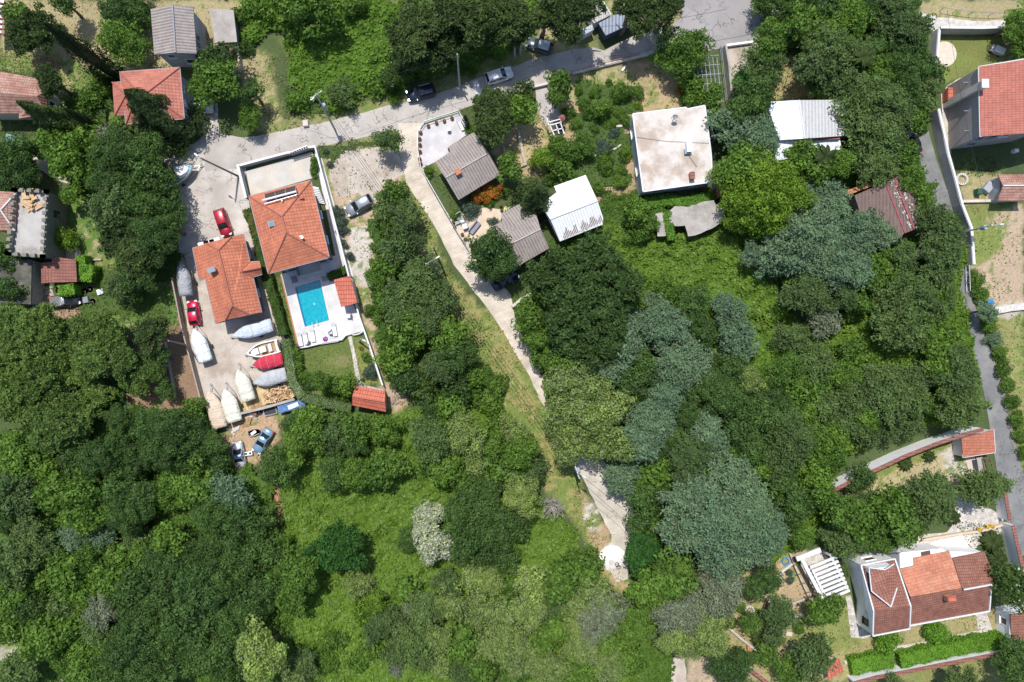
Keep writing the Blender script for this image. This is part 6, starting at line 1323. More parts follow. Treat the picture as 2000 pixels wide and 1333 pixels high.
TREES='''
oak 10 500 30|oak 15 565 22|con 62 60 42|bay 33 23 22|oak 110 54 10|oak 122 3 20|oak 222 22 26|oak 255 14 38|bay 235 85 42|bay 232 60 30|oak 282 30 14|con 97 158 24|con 80 150 16
bay 100 275 26|bay 135 300 44|bay 170 275 33|oak 240 292 38|oak 285 300 36|oak 205 300 30|oak 210 350 38|oak 255 365 40|oak 300 350 34|olv 216 405 36|oak 270 405 44|oak 320 418 36|oak 330 445 28|con 240 460 38|oak 295 462 40|con 262 500 34|con 298 495 24|oak 265 535 34|olv 238 560 24|bay 75 290 20|bay 150 340 24|bay 230 320 26
oak 22 300 34|oak 16 335 40|oak 55 330 22|lime 123 467 23 3|bay 140 382 18|oak 249 573 22|bay 305 260 14 2|bay 285 250 12 2|bay 70 590 8|bay 180 195 22 2|bay 160 215 20 2|bay 205 170 18 2|bay 235 245 16|bay 270 222 8|bay 190 155 14 1.5
pine 30 645 44|pine 75 636 38|pine 100 680 44|pine 40 700 46|pine 145 662 40|pine 180 655 34|pine 212 662 36|pine 140 722 40|pine 180 708 34|pine 235 700 30|pine 255 732 36|pine 288 726 26|con 293 652 30|oak 314 700 20|oak 322 760 18|pine 70 738 40|pine 18 785 36|pine 95 788 42|pine 148 812 40|pine 100 838 42|pine 190 770 26|pine 10 740 34|pine 8 650 30
oak 70 865 36|oak 255 834 34|oak 230 815 24|oak 306 842 42|oak 360 846 46|oak 322 885 42|oak 375 890 42|oak 270 900 38|oak 195 900 42|oak 150 900 36|oak 235 878 34|bay 120 938 30|bay 378 795 18|bay 30 888 38|oak 60 905 26|olv 18 960 45|bay 92 920 25|bay 105 965 34|bay 165 972 42|oak 225 960 40|oak 270 975 30|bay 330 958 38|bay 380 950 38|bay 405 930 18|oak 415 870 20|oak 425 905 24|oak 405 975 28|oak 10 1010 30
mim 147 1053 25|mim 193 1053 27|bay 168 1010 32|bay 200 1000 28|oak 246 1005 38|olv 270 1047 28|yel 249 1101 15|olv 60 1062 38|olv 30 1098 36|bay 100 1085 34|bay 75 1128 36|bay 126 1125 32|bay 186 1115 32|bay 170 1085 24|bay 215 1135 28|olv 126 1182 30|bay 160 1165 24|bay 24 1161 42|oak 50 1190 34|bay 20 1222 34|bay 84 1248 42|yel 140 1218 20|bay 145 1210 20|gry 200 1192 26|olv 190 1232 26|bay 210 1263 38|bay 165 1280 36|olv 30 1315 32|bay 165 1322 28|bay 110 1190 24|bay 230 1090 24|bay 280 1085 28|bay 120 1290 20
oak 270 1143 48|oak 300 1188 48|oak 345 1113 46|oak 375 1068 40|bay 330 1050 30|oak 264 1218 40|oak 255 1266 44|oak 290 1308 40|oak 360 1200 48|oak 345 1295 46|oak 390 1263 44|oak 390 1145 44|oak 310 1090 30|oak 320 1250 34|oak 220 1310 34|oak 225 1180 26
oak 418 1008 40|oak 460 1020 42|oak 497 1032 38|oak 424 1070 46|oak 472 1078 48|oak 512 1075 32|oak 432 1140 46|oak 476 1135 46|oak 505 1165 36|oak 466 1203 42|oak 418 1203 42|oak 416 1278 42|oak 400 1100 32|oak 440 1320 34|bay 545 1062 24|bay 577 1126 40|bay 565 1172 32|bay 582 1100 28|bay 550 1150 22|mim 448 969 32|bay 480 985 22 3|pale 511 1282 46 9.5|pale 574 1318 24|olv 592 1293 18|bay 540 1210 22 2
fir 661 1072 46 7|oak 540 912 33 5.5|bay 598 845 32|bay 692 836 28|olv 662 852 32|bay 748 842 28|oak 654 922 32|bay 692 928 27|bay 733 920 30|bay 762 905 26|bay 606 822 26|bay 575 890 20|oak 572 824 18 3|bay 640 880 20 3|oak 690 865 24
olv 811 556 32|olv 769 590 32|olv 835 592 38|olv 868 583 28|olv 835 630 24|olv 790 620 26|bay 880 660 38|oak 905 690 26|bay 799 652 34|bay 772 702 30|oak 793 738 30|oak 886 696 36|flw 892 762 31|flw 829 756 25|olv 850 718 24|yel 820 714 12|bay 970 750 22 2|bay 958 790 22 2|bay 920 735 24 3|bay 930 775 20 2|bay 880 808 28|bay 948 735 16 2|oak 845 800 24|bay 750 665 18|bay 770 650 16
pale 910 850 36|olv 841 862 34|bay 870 845 28|pale 922 893 32|bay 868 912 34|pale 1006 846 30|bay 1018 885 32|bay 990 912 34|olv 1040 912 24|bay 900 930 26|bay 960 870 26|bay 965 830 20 2|bay 840 900 24|bay 965 935 24
bay 769 372 22|bay 755 392 16|olv 770 405 36|olv 795 420 24|olv 774 478 34|olv 800 470 20|bay 748 520 22|bay 735 550 18|bay 745 590 16|bay 740 480 14|olv 823 540 32|bay 762 435 16|bay 735 515 12|bay 725 535 12|olv 757 272 21
lav 660 413 10|lav 664 433 11|lav 667 449 9|lav 668 474 6|lav 675 480 5|lav 683 500 7|bay 720 605 10|bay 740 620 12
oak 950 1020 48|oak 920 978 40|oak 929 1059 42|oak 980 1038 32|oak 974 1095 34|oak 895 1010 32|oak 900 1070 30|oak 960 950 22|oak 1010 1020 22|pale 1022 969 38|pale 1005 935 24|wht 835 1014 30 6|wht 846 1062 32 6|wht 825 1030 18 5.5|oak 797 1055 24 4|bay 1130 1113 40|bay 1088 1143 34|pale 1040 1143 34|pale 1031 1197 36|pale 929 1125 28|pale 956 1140 25|bay 990 1150 30|pale 872 1185 30|pale 938 1191 34|pale 980 1203 32|oak 905 1197 16|olv 830 1190 28|gry 809 1194 16|yel 815 1250 22|yel 822 1285 18|olv 818 1262 38|pale 854 1248 28|bay 896 1257 38|pale 857 1290 30|pale 944 1272 32|bay 944 1305 28|pale 995 1269 38|pale 1034 1287 40|pale 1070 1308 38|bay 1004 1315 30|pale 1160 1167 44|gry 1169 1209 46|pale 1124 1179 28|pale 1112 1218 26|bay 1085 1235 26|pale 1145 1269 38|bay 1190 1250 34|bay 1130 1310 36|pale 1184 1302 38|lime 995 1236 11|olv 870 1140 22|oak 910 1230 18|bay 1060 1250 28|bay 1230 1290 30|olv 1075 1180 26|olv 900 1310 26|bay 1215 1205 22|bay 1020 1240 22|oak 1000 1110 22|bay 1095 1200 22|bay 1235 1230 26
yel 760 1212 18|olv 762 1215 26|lime 715 1197 24 3|pale 700 1143 26 3|yel 781 1276 20|olv 785 1268 28|lime 735 1175 16|gry 740 1250 14|bay 725 1260 24 3|gry 775 1310 14|olv 735 1230 18|bay 790 1150 20|bay 700 1290 22 2|bay 640 1290 24 2|bay 660 1250 20 1.8
fir 1254 1080 34 6|bay 1311 1128 46|bay 1272 1152 38|bay 1340 1140 32|bay 1262 1190 28|oak 1300 1170 30|gry 1407 1150 44|olv 1380 1120 26|gry 1330 1196 42|pale 1350 1215 46|pale 1385 1243 38|pale 1330 1240 34|bay 1248 1224 26|bay 1275 1190 22|pale 1310 1255 24|pale 1395 1195 34|pale 1350 1262 24
mim 1344 978 44 9|mim 1428 950 48 10|mim 1395 1018 58 11|mim 1470 1038 46 10|mim 1329 1031 36 8|mim 1405 1075 46 9|mim 1449 1072 42 9|mim 1509 1046 28 8|mim 1461 986 38 9|mim 1370 1040 36 10|mim 1440 1015 40 11|mim 1386 845 32|mim 1390 878 30|mim 1269 832 38|mim 1251 868 34|mim 1227 903 28|mim 1213 935 26|mim 1285 602 26|mim 1252 639 38|mim 1300 636 40|mim 1216 672 36|mim 1168 690 32|mim 1192 720 30|mim 1354 684 34|mim 1324 708 38|mim 1358 726 30|mim 1330 740 28|mim 1300 768 38|mim 1264 808 38|mim 1288 822 34|mim 1430 615 28|mim 1436 658 34|mim 1441 686 28|mim 1412 591 18
bay 1030 618 28|bay 1028 590 12|bay 1081 675 40|bay 1048 658 28|bay 1100 708 32|bay 1060 700 24|pale 1130 765 52 9|pale 1099 800 44 8|pale 1180 812 50 9|pale 1120 852 44 8|pale 1180 864 48 8|pale 1150 805 44 9.5|pale 1165 745 30|oak 1255 720 32|oak 1228 744 36|oak 1238 775 20|oak 1354 632 28|oak 1378 651 26|oak 1345 592 38|bay 1300 565 26|oak 1390 760 38|oak 1375 720 22|oak 1345 810 25|oak 1324 856 26|bay 1283 925 30|olv 1345 902 38|bay 1368 941 16|oak 1260 980 36|oak 1245 1020 22|bay 1250 950 22|oak 1310 960 18|oak 1290 880 20|oak 1320 935 20|bay 1385 800 18|oak 1410 880 20|oak 1180 645 44|oak 1105 640 26
pale 1469 742 27|oak 1424 722 34|oak 1418 780 36|oak 1460 795 42|oak 1505 780 38|oak 1445 842 44|oak 1490 825 42|oak 1529 812 36|olv 1544 855 40|olv 1529 892 42|oak 1475 879 38|bay 1439 888 30|bay 1532 726 38|bay 1568 758 30|bay 1450 925 18|bay 1495 915 20|bay 1520 945 22|pale 1500 745 20
olv 1580 572 38|bay 1544 560 18|gry 1616 627 27|olv 1544 666 28|olv 1575 655 22 2.5|olv 1592 714 32|olv 1610 795 30|bay 1634 732 28|olv 1655 780 30|olv 1676 786 28|bay 1664 684 22|olv 1715 735 28|olv 1700 774 30|olv 1739 744 28|olv 1739 786 36|olv 1760 759 28|olv 1784 750 28|olv 1783 785 30|bay 1700 812 28|olv 1742 818 30|olv 1672 834 30|olv 1646 822 28|olv 1698 848 24|olv 1785 828 20|bay 1628 842 28|yel 1618 815 7|bay 1600 750 26|bay 1585 800 24|bay 1665 740 22|bay 1590 850 26|bay 1570 870 22|bay 1620 880 26|olv 1752 838 15
olv 1762 612 46|olv 1779 583 42|olv 1763 640 44|olv 1838 450 38|olv 1843 487 34|olv 1828 430 28|olv 1836 514 34|olv 1840 560 24|olv 1836 600 26|bay 1820 608 28|bay 1738 525 30|bay 1706 548 26|olv 1652 578 24|bay 1681 590 20|bay 1770 540 24|bay 1800 640 26|bay 1830 575 22|bay 1702 515 22|olv 1856 700 32|olv 1870 742 40|olv 1876 792 38|bay 1850 650 22|bay 1835 720 24|bay 1830 680 24|olv 1770 505 24|bay 1825 790 20
mim 1612 385 40|mim 1631 420 30|mim 1574 451 44|mim 1543 473 38|mim 1518 501 34|mim 1558 501 36|mim 1690 440 30|mim 1722 458 26|mim 1668 457 32|mim 1640 520 38|mim 1669 533 30|mim 1675 489 28|mim 1606 520 24|mim 1620 470 34|mim 1600 490 30|mim 1496 542 12|mim 1470 500 18|mim 1585 415 28
lime 1496 372 60 10|lime 1455 400 40 8|lime 1541 385 40 9|lime 1500 415 42 8|bay 1425 340 32 7|bay 1462 325 34 8|lime 1445 425 28 6|bay 1440 375 26 6|bay 1500 330 24 7|lime 1525 345 30 9|mim 1455 255 48|mim 1495 278 26|bay 1455 300 30
bay 1505 75 34|olv 1497 126 32|oak 1478 186 36|fir 1450 158 16|oak 1455 205 42|bay 1574 42 32|bay 1670 39 38|bay 1628 45 24|olv 1739 24 38|olv 1775 54 38|olv 1616 84 38|olv 1592 120 36|olv 1640 110 28|olv 1676 99 28|oak 1709 90 26|oak 1735 95 28|oak 1775 96 34|olv 1652 168 40|oak 1604 168 26|bay 1718 144 28|oak 1775 144 40|oak 1805 142 36|olv 1796 175 34|olv 1715 182 38|olv 1700 226 48|olv 1745 216 40|olv 1700 276 50|olv 1736 268 34|olv 1709 315 38|bay 1790 237 22|oak 1778 192 24|bay 1772 300 22|bay 1780 345 24|bay 1800 381 18|bay 1580 318 40|bay 1560 300 24|bay 1646 318 28|oak 1670 310 26|bay 1548 330 20|oak 1550 10 34|oak 1610 8 34|oak 1500 5 30|oak 1690 10 28|oak 1770 10 26|bay 1985 45 26|bay 1995 95 22|bay 1985 70 18
bay 1912 545 15|bay 1920 575 15|mim 1930 608 16|bay 1938 635 14|mim 1948 662 13|bay 1957 690 14|bay 1965 720 14|bay 1973 752 14|bay 1982 785 14|bay 1990 820 14|bay 1998 852 13|bay 2005 885 12
bay 1622 896 32|bay 1590 925 38|oak 1552 978 46|bay 1646 997 40|olv 1635 1037 30|olv 1657 1058 28|bay 1669 1015 36|oak 1698 988 30|bay 1747 1008 46|olv 1792 975 30|olv 1783 1015 34|bay 1709 1051 30|oak 1684 934 26|bay 1567 1049 20|olv 1655 1118 10 2|bay 1735 1055 18|olv 1826 952 28|olv 1823 984 34|olv 1915 957 33 5|olv 1941 948 28 5|bay 1580 975 24|bay 1610 965 26|oak 1540 930 24|bay 1695 1020 24
flw 1978 1146 38|hedge 1738 1254 25|hedge 1833 1236 23|olv 1529 1201 28|bay 1603 1192 30|bay 1630 1182 18|olv 1585 1285 36|bay 1560 1310 18|bay 1538 1307 26|bay 1495 1278 20|bay 1467 1217 18|olv 1513 1246 16|oak 1470 1149 22|oak 1504 1132 24|oak 1498 1108 18|oak 1430 1310 38|oak 1450 1285 16|bay 1563 1229 10|oak 1990 1306 42|olv 1880 1336 28|hedge 1483 1196 5|bay 1560 1100 7|lav 1545 1135 7|lav 1543 1120 6|olv 1745 1338 16|bay 1448 1190 10|bay 1425 1220 9
bay 612 12 50|bay 548 8 26|bay 690 8 20 3|bay 500 8 24 3|bay 580 60 20 2|oak 477 89 14|oak 490 178 19|bay 487 217 17|bay 489 243 17|pnk 428 112 28|bay 418 158 40|bay 392 170 24|oak 405 115 18|olv 665 178 20 3|bay 770 190 12|bay 470 28 16 2|bay 580 200 18 2
con 820 48 48 10|con 796 79 38 7|con 832 103 36 7|con 868 72 30 8|con 928 28 52 10|con 905 58 34 7|con 952 54 30 7|con 1000 36 40 9|con 1012 58 24 7|flw 862 116 22 4|flw 784 118 26|flw 762 150 17|con 1103 20 48 9|con 1140 10 30 10|con 1272 16 46 9|con 1235 10 26 9|con 1310 5 26 9|bay 914 134 14|con 1065 30 26 8|bay 735 165 20 2|con 880 20 36 10|bay 785 165 12
con 962 211 36 7|con 966 247 34 7|con 945 230 20 5|flw 1022 172 18 4|flw 1001 180 15 4|bay 1022 213 28 5.5|bay 1094 158 22 5|bay 1089 190 16|bay 995 325 22 5|lime 1060 310 21 3|bay 1092 285 19 3|bay 1080 318 16 3|bay 1113 300 18 3|bay 1102 333 18 3|bay 1075 345 13|org 945 378 14 2|org 960 374 14 2|org 930 384 10 1.8|org 974 368 9 1.6|lav 917 408 16|lav 964 432 8|bay 837 335 9|bay 956 395 8|bay 890 420 10|oak 962 485 36 8|oak 945 505 30 7|oak 980 512 30 7|bay 1080 495 14|oak 960 525 24|bay 985 375 8|bay 1005 395 8|bay 1010 440 6
bay 1176 211 16 2.5|bay 1214 182 16 2|bay 1248 178 12|bay 1152 216 13 2|bay 1140 285 19 3|lav 1181 286 14|bay 1222 300 13|bay 1183 310 15|bay 1214 353 13|bay 1185 326 14|bay 1169 367 11|bay 1215 330 10|lime 1248 205 7|bay 1165 180 10|bay 1140 200 11|bay 1195 240 9|bay 1160 250 9|bay 1205 215 10|lav 1200 258 9|bay 1225 235 10|bay 1125 240 11|bay 1190 160 6|bay 1110 220 11|bay 1130 175 8|bay 1180 232 8|lime 1215 165 6
bay 1241 412 26|bay 1253 439 28|bay 1225 395 14|bay 1322 96 38 6|bay 1363 84 26 5|bay 1332 125 26 5|bay 1350 110 24 5|bay 1351 160 19 3|bay 1356 190 20 3|bay 1392 185 18 3|bay 1404 223 16 3|bay 1375 200 16 3|org 1332 175 9|bay 1340 190 12|bay 1290 110 16 3|olv 1480 140 20|bay 1510 100 18
bay 570 690 15|bay 576 716 15|bay 588 738 11|oak 597 761 8|oak 610 752 9|bay 625 745 17|bay 652 752 17|bay 678 752 17|bay 640 770 13|bay 668 775 15|lav 722 726 13|bay 714 698 8|bay 600 735 8|bay 612 312 7|bay 614 325 8|bay 612 338 7|lav 708 742 3|yel 704 680 4|lav 636 296 5|lav 643 320 6
'''
for ln in TREES.replace('\n','|').split('|'):
    q=ln.split()
    if len(q)<4: continue
    tree(q[0],float(q[1]),float(q[2]),float(q[3]),float(q[4]) if len(q)>4 else None)
# the umbrella pine
def bigpine(px,py,r,h):
    me,cls=getcrown('dome',7.6,0); rm=r*.075*(1-h/HC); sc=rm/cls; c=P(px,py,h-1)
    root=thing('umbrella_pine','huge dark domed umbrella pine beside the lower brick road','pine tree',(c.x,c.y,0))
    trunkobj(root,h-3); o=bpy.data.objects.new('crown',me); COL.objects.link(o); o.parent=root; o.location=(0,0,h-.42*rm); o.scale=(sc,sc,sc)
    o.material_slots[0].link='OBJECT'; o.material_slots[0].material=leafmat('umbrella_needles',(.062,.118,.032))
bigpine(1150,580,114,10)
# columnar cypresses and conical conifers
def column(px,py,h,r,mat,name,label,cat,cone=1.0,lean=(0,0),leaf=.2):
    rr=np.random.default_rng(int(px)); n=int(h*r*260)
    z=rr.uniform(0,1,n)**1.15; prof=np.where(z<.15,.55+3*z,1.0)*np.clip(1-(np.clip(z-.15,0,1)/.85)**(1.6/cone),0,1)+.05
    th=rr.uniform(0,6.2832,n); q=prof*r*(1+.22*np.sin(th*4+z*9)+.12*np.sin(th*7-z*23))*rr.uniform(.72,1.06,n)
    C=np.stack([q*np.cos(th)+lean[0]*z,q*np.sin(th)+lean[1]*z,.4+z*(h-.4)],-1); nn=np.stack([np.cos(th),np.sin(th),0*th+.5],-1)+rr.normal(0,.35,(n,3)); nn/=np.linalg.norm(nn,axis=1)[:,None]
    V,F=quads(C,nn,leaf,1.5)
    cb=vn(th*3,z*12,3)
    me=npmesh('crown',V,F,mat,{'v':('FACE','FLOAT',cb*.5+rr.uniform(0,.5,n)),'w':('FACE','FLOAT',rr.uniform(0,1,n))})
    b0=P(px,py); root=thing(name,label,cat,b0); o=bpy.data.objects.new('crown',me); COL.objects.link(o); o.parent=root
    mb=MB(); mb.tube([(0,0,0),(lean[0]*.5,lean[1]*.5,h*.5),(lean[0]*.9,lean[1]*.9,h*.9)],[.22*r+.05,.5*r,.04],7); mb.build('trunk',bark,root,local=True)
column(229,152,16.5,1.7,LM['cyp'],'cypress_tree','tall dark cypress leaning over the dry lawn beside the salmon-roofed house','cypress')
column(199,255,8.6,.95,LM['cyp'],'cypress_tree','small dark cypress below the salmon-roofed house, near the bare grey branches','cypress')
column(150,258,11,1.9,LM['con'],'conifer_tree','dark feathery conifer below the old tiled roof, leaning to the left','conifer',1.2,(-1,.3),.26)
column(352,252,11,4.2,LM['con'],'conifer_tree','tall brown-green conifer standing against the salmon-roofed house','conifer',1.7,(-2,1.2),.30)
column(1040,402,8.5,3.0,LM['con'],'conifer_tree','grey-green conical conifer between the grey and white corrugated roofs','conifer',1.6,(0,.4),.26)
column(909,238,2.6,.42,LM['cyp'],'cypress_shrub','slim small cypress at the white patio corner, nearest the road','shrub',1,leaf=.12)
column(913,250,2.4,.5,LM['cyp'],'cypress_shrub','slim small cypress at the white patio corner, nearest the sun loungers','shrub',1,leaf=.12)
tree('bay',920,254,10)
# palms and cycads
def palm(px,py,h,L,n,label,mat,name='palm_tree',cat='palm'):
    c=P(px,py,h); root=thing(name,label,cat,(c.x,c.y,0)); mb=MB(); mb.tube([(0,0,0),(0,0,h)],[.2,.16],8); mb.build('trunk',bark,root,local=True)
    rr=random.Random(int(px)); mb=MB()
    for k in range(n):
        a=6.2832*k/n+rr.uniform(-.2,.2); up=rr.uniform(.1,.8); pr=None
        for j in range(7):
            f=j/6; x=L*f*math.cos(up*.6); z=h+L*(math.sin(up)*f-.75*f*f)
            p_=Vector((x*math.cos(a),x*math.sin(a),z)); w=L*.15*math.sin(math.pi*min(1,f*.9+.1)); sd=Vector((-math.sin(a),math.cos(a),0))*w
            if pr: 
                mb.face([pr[0],pr[0]+pr[1]-Vector((0,0,w*.4)),p_+sd-Vector((0,0,w*.4)),p_]); mb.face([pr[0]-pr[1]-Vector((0,0,w*.4)),pr[0],p_,p_-sd-Vector((0,0,w*.4))])
            pr=(p_,sd)
    o=mb.build('fronds',mat,root,local=True)
LM['palm']=leafmat('palm_green',(.07,.12,.025))
for px,py,h,L,n,lb in ((1613,306,6,2.2,18,'large palm half hidden among trees below the white metal roof'),(1688,111,6,1.8,16,'pale palm crown deep in the olive trees'),
 (1865,1012,1.6,1.3,26,'dense round cycad at the edge of the stone court'),(1818,892,.8,1.1,18,'small cycad on the grass nearest the gatehouse'),(1771,907,.8,1.3,18,'low palm on the grass along the curved white wall'),
 (1941,1059,1.0,1.9,30,'upper of the two big cycads beside the villa forecourt'),(1950,1093,1.0,1.8,30,'lower of the two big cycads, nearest the brown villa roof'),
 (1482,1248,1.2,1.3,22,'cycad beside the low stone wall of the villa garden'),(1513,1240,1.6,1.6,22,'palm just right of the cycad in the villa garden'),(1562,1231,.6,.9,14,'tiny palm in the middle of the villa lawn'),(1430,1218,.8,1.1,14,'small palm under the pale green tree by the wall')):
    palm(px,py,h,L,n,lb,LM['palm'])
# bare, dead trees
def bare(px,py,h,r,label,seed):
    c=P(px,py,h*.6); root=thing('bare_tree',label,'tree',(c.x,c.y,0)); rr=random.Random(seed); mb=MB(); mb.tube([(0,0,0),(0,0,h*.5)],[.16,.1],6); mb.build('trunk',barkl,root,local=True); mb=MB()
    for k in range(46):
        a=rr.uniform(0,6.28); e=rr.uniform(.5,1); p0=Vector((0,0,h*.45)); q=[p0]
        for j in (1,2,3): q.append(Vector((math.cos(a+rr.uniform(-.2,.2)*j)*r*e*j/3,math.sin(a+rr.uniform(-.2,.2)*j)*r*e*j/3,h*(.45+.18*j*rr.uniform(.7,1.1)))))
        mb.tube(q,[.06,.045,.035,.015],4)
        for m in range(4):
            b0=q[2].lerp(q[3],rr.random()); mb.tube([b0,b0+Vector((rr.uniform(-.5,.5),rr.uniform(-.5,.5),rr.uniform(0,.4)))*r*.4],[.03,.01],4)
    mb.build('branches',barkl,root,local=True)
bare(225,272,5.5,2.0,'bare grey dead tree between the dark trees below the salmon-roofed house',1)
bare(1079,990,3.2,1.9,'leafless grey bush at the edge of the grassy verge',2)
bare(1795,492,4,1.4,'bare grey branches beside the olive trees below the rusty roof',4)
# hedges: clipped, box-like
def hedge(pts,w,h,mat,label,leaf=.16,name='hedge',dens=90):
    W_=[P(a,b_,h*.7) for a,b_ in pts]; Cs=[];Ns=[]
    rr=np.random.default_rng(len(label)); mb=MB()
    for a,b_ in zip(W_,W_[1:]):
        L=(b_-a).length; d=(b_-a)/L; s=Vector((-d.y,d.x,0)); n=int(L*(w+2*h)*dens)
        t_=rr.uniform(-.02,1.02,n)*L; q=rr.uniform(-1,1,n)*(w/2+h); wid=w/2*(1+.12*np.sin(t_*2.1))
        top=np.abs(q)<w/2; x=np.where(top,q,np.sign(q)*wid); z=np.where(top,h+.08*np.sin(t_*3+q*3),h-(np.abs(q)-w/2))
        base=np.array(a[:2]); C_=base+t_[:,None]*np.array(d[:2])+x[:,None]*np.array(s[:2])
        Cs.append(np.column_stack([C_,z])+rr.normal(0,.05,(n,3))); nn=np.where(top[:,None],np.array([0,0,1.]),np.sign(q)[:,None]*np.array([s.x,s.y,.2]))+rr.normal(0,.5,(n,3)); Ns.append(nn)
        mb.prism([(a+s*w*.42)[:2],(b_+s*w*.42)[:2],(b_-s*w*.42)[:2],(a-s*w*.42)[:2]],0,h-.08)
    C_=np.vstack(Cs);nn=np.vstack(Ns);nn/=np.linalg.norm(nn,axis=1)[:,None]; V,F=quads(C_,nn,leaf,1.2)
    V=np.vstack([V,np.array(mb.v)]); F=np.vstack([F,np.array([f for f in mb.f])+len(C_)*4]); m=len(F)
    o=bpy.data.objects.new(name,npmesh(name,V,F,mat,{'v':('FACE','FLOAT',rr.uniform(0,1,m)),'w':('FACE','FLOAT',rr.uniform(0,1,m))})); COL.objects.link(o)
    tag(o,label,'hedge',None); return o
hedge([(484,410),(502,460),(520,535),(540,600),(555,655)],1.25,1.7,LM['hedged'],'long dark clipped hedge between the orange-roofed house and the pool garden')
hedge([(558,664),(566,700),(572,745),(592,775),(640,788),(686,798)],1.3,1.6,LM['vari'],'pale variegated hedge curving from the boats to the red shed')
hedge([(641,542),(678,527)],1.1,1.3,LM['hedged'],'short dark hedge at the top corner of the pool terrace')
hedge([(1662,1302),(1700,1293),(1742,1288)],2.3,1.5,LM['hedge'],'bright green clipped hedge, the shorter one below the villa',.18)
hedge([(1757,1290),(1830,1272),(1900,1258),(1962,1250)],2.1,1.5,LM['hedge'],'bright green clipped hedge, the long one below the villa',.18)
hedge([(1262,398),(1300,392),(1340,396),(1396,384)],1.6,1.6,LM['hedge'],'green climbing hedge between the flat concrete roof and the ruined slabs',.22)
hedge([(1301,416),(1303,440),(1310,470)],1.2,2.6,LM['hedge'],'strip of creeper growing between the two ruined slabs',.22)
hedge([(152,518),(170,518),(166,550)],2.4,2.0,LM['hedge'],'bright green vine roof beside the brown-tiled garage',.24)
hedge([(120,568),(150,566)],1.6,2.2,LM['hedge'],'leafy vine over the parked pickup truck',.24)
hedge([(500,500),(503,480)],.5,.3,LM['hedged'],'narrow strip of low ivy at the foot of the pool house hedge')
# ---------------------------------------------------------------- undergrowth (stuff)
def thicket(name,poly,col,hmax,dens,leaf,seed,col2=None,hsc=.35,edge=14,kind='feather'):
    p_=np.array(poly,float); W_=[P(a,b_) for a,b_ in poly]; xs=[w.x for w in W_]; ys=[w.y for w in W_]
    x0,x1,y0,y1=min(xs)-1,max(xs)+1,min(ys)-1,max(ys)+1; rr=np.random.default_rng(seed)
    def ht(x,y):
        a,b_=toPX(x+(vn(x*.5,y*.5,2)-.5)*2.4,y+(vn(x*.5,y*.5,5)-.5)*2.4); ins=inpoly(a,b_,poly)
        for dx,dy in ((edge,0),(-edge,0),(0,edge),(0,-edge)): ins=ins*1.0+0
        e=sum(inpoly(a+dx,b_+dy,poly)*1.0 for dx,dy in ((edge,0),(-edge,0),(0,edge),(0,-edge)))/4
        h=hmax*(.15+.85*np.clip(fbm(x*hsc,y*hsc,seed,4)*1.9-.45,0,1)); h=h+.22*vn(x*1.7,y*1.7,seed+3)
        return h*(.25+.75*e),ins>0
    n=int((x1-x0)*(y1-y0)*dens); x=rr.uniform(x0,x1,n); y=rr.uniform(y0,y1,n); h,ins=ht(x,y); x,y,h=x[ins],y[ins],h[ins]; n=len(x)
    e=.15; hx,_=ht(x+e,y); hy,_=ht(x,y+e)
    nn=np.stack([-(hx-h)/e*.6,-(hy-h)/e*.6,np.ones(n)],-1)+rr.normal(0,.7,(n,3)); nn/=np.linalg.norm(nn,axis=1)[:,None]
    C_=np.stack([x,y,h+rr.uniform(-.08,.12,n)],-1); V1,F1=quads(C_,nn,leaf,1.5)
    s=.6; gx=np.arange(x0,x1+s,s); gy=np.arange(y0,y1+s,s); X,Y=np.meshgrid(gx,gy); H,I=ht(X,Y); ny,nx=X.shape; idx=np.arange(nx*ny).reshape(ny,nx)
    F2=np.stack([idx[:-1,:-1],idx[:-1,1:],idx[1:,1:],idx[1:,:-1]],-1).reshape(-1,4); I=I.reshape(-1); F2=F2[I[F2].all(1)]
    V2=np.stack([X,Y,np.maximum(H-.12,.02)],-1).reshape(-1,3)
    cb=vn(C_[:,0]*1.1,C_[:,1]*1.1,seed+9)
    V=np.vstack([V1,V2]); F=np.vstack([F1,F2+len(V1)])
    patch=fbm(C_[:,0]*.16,C_[:,1]*.16,seed+5,3)
    v=np.concatenate([np.clip(.25*cb+.35*rr.uniform(0,1,n)+.8*(patch-.25),0,1.2),np.full(len(F2),.35)]); w=np.concatenate([rr.uniform(0,1,n),np.ones(len(F2))])
    m=leafmat('thicket_leaves_'+str(seed),col,col,col2,.22 if col2 else 0)
    o=bpy.data.objects.new(name,npmesh(name,V,F,m,{'v':('FACE','FLOAT',v),'w':('FACE','FLOAT',w)})); COL.objects.link(o); tag(o,kind='stuff'); return o
BR=(.165,.285,.034); DG=(.115,.215,.032)
thicket('bramble_meadow',[(545,950),(560,800),(640,800),(690,815),(760,820),(800,800),(860,800),(900,760),(960,790),(1040,840),(1050,960),(1100,1000),(1130,1040),(1140,1150),(1235,1180),(1240,1340),(600,1340),(540,1210),(560,1150),(545,1060)],BR,1.3,20,.32,11,(.24,.36,.09),.6)
thicket('forest_undergrowth',[(-10,840),(120,800),(230,740),(260,790),(400,790),(440,830),(450,900),(540,930),(535,1060),(600,1340),(-10,1340),(-10,1290),(60,1240),(-10,1230)],DG,1.5,9,.34,12)
thicket('bramble_slope',[(1080,490),(1180,440),(1240,415),(1300,460),(1340,458),(1400,440),(1480,440),(1500,500),(1540,620),(1640,660),(1740,640),(1790,700),(1700,720),(1560,660),(1400,600),(1260,560)],BR,1.6,20,.32,13,(.26,.37,.08),.6)
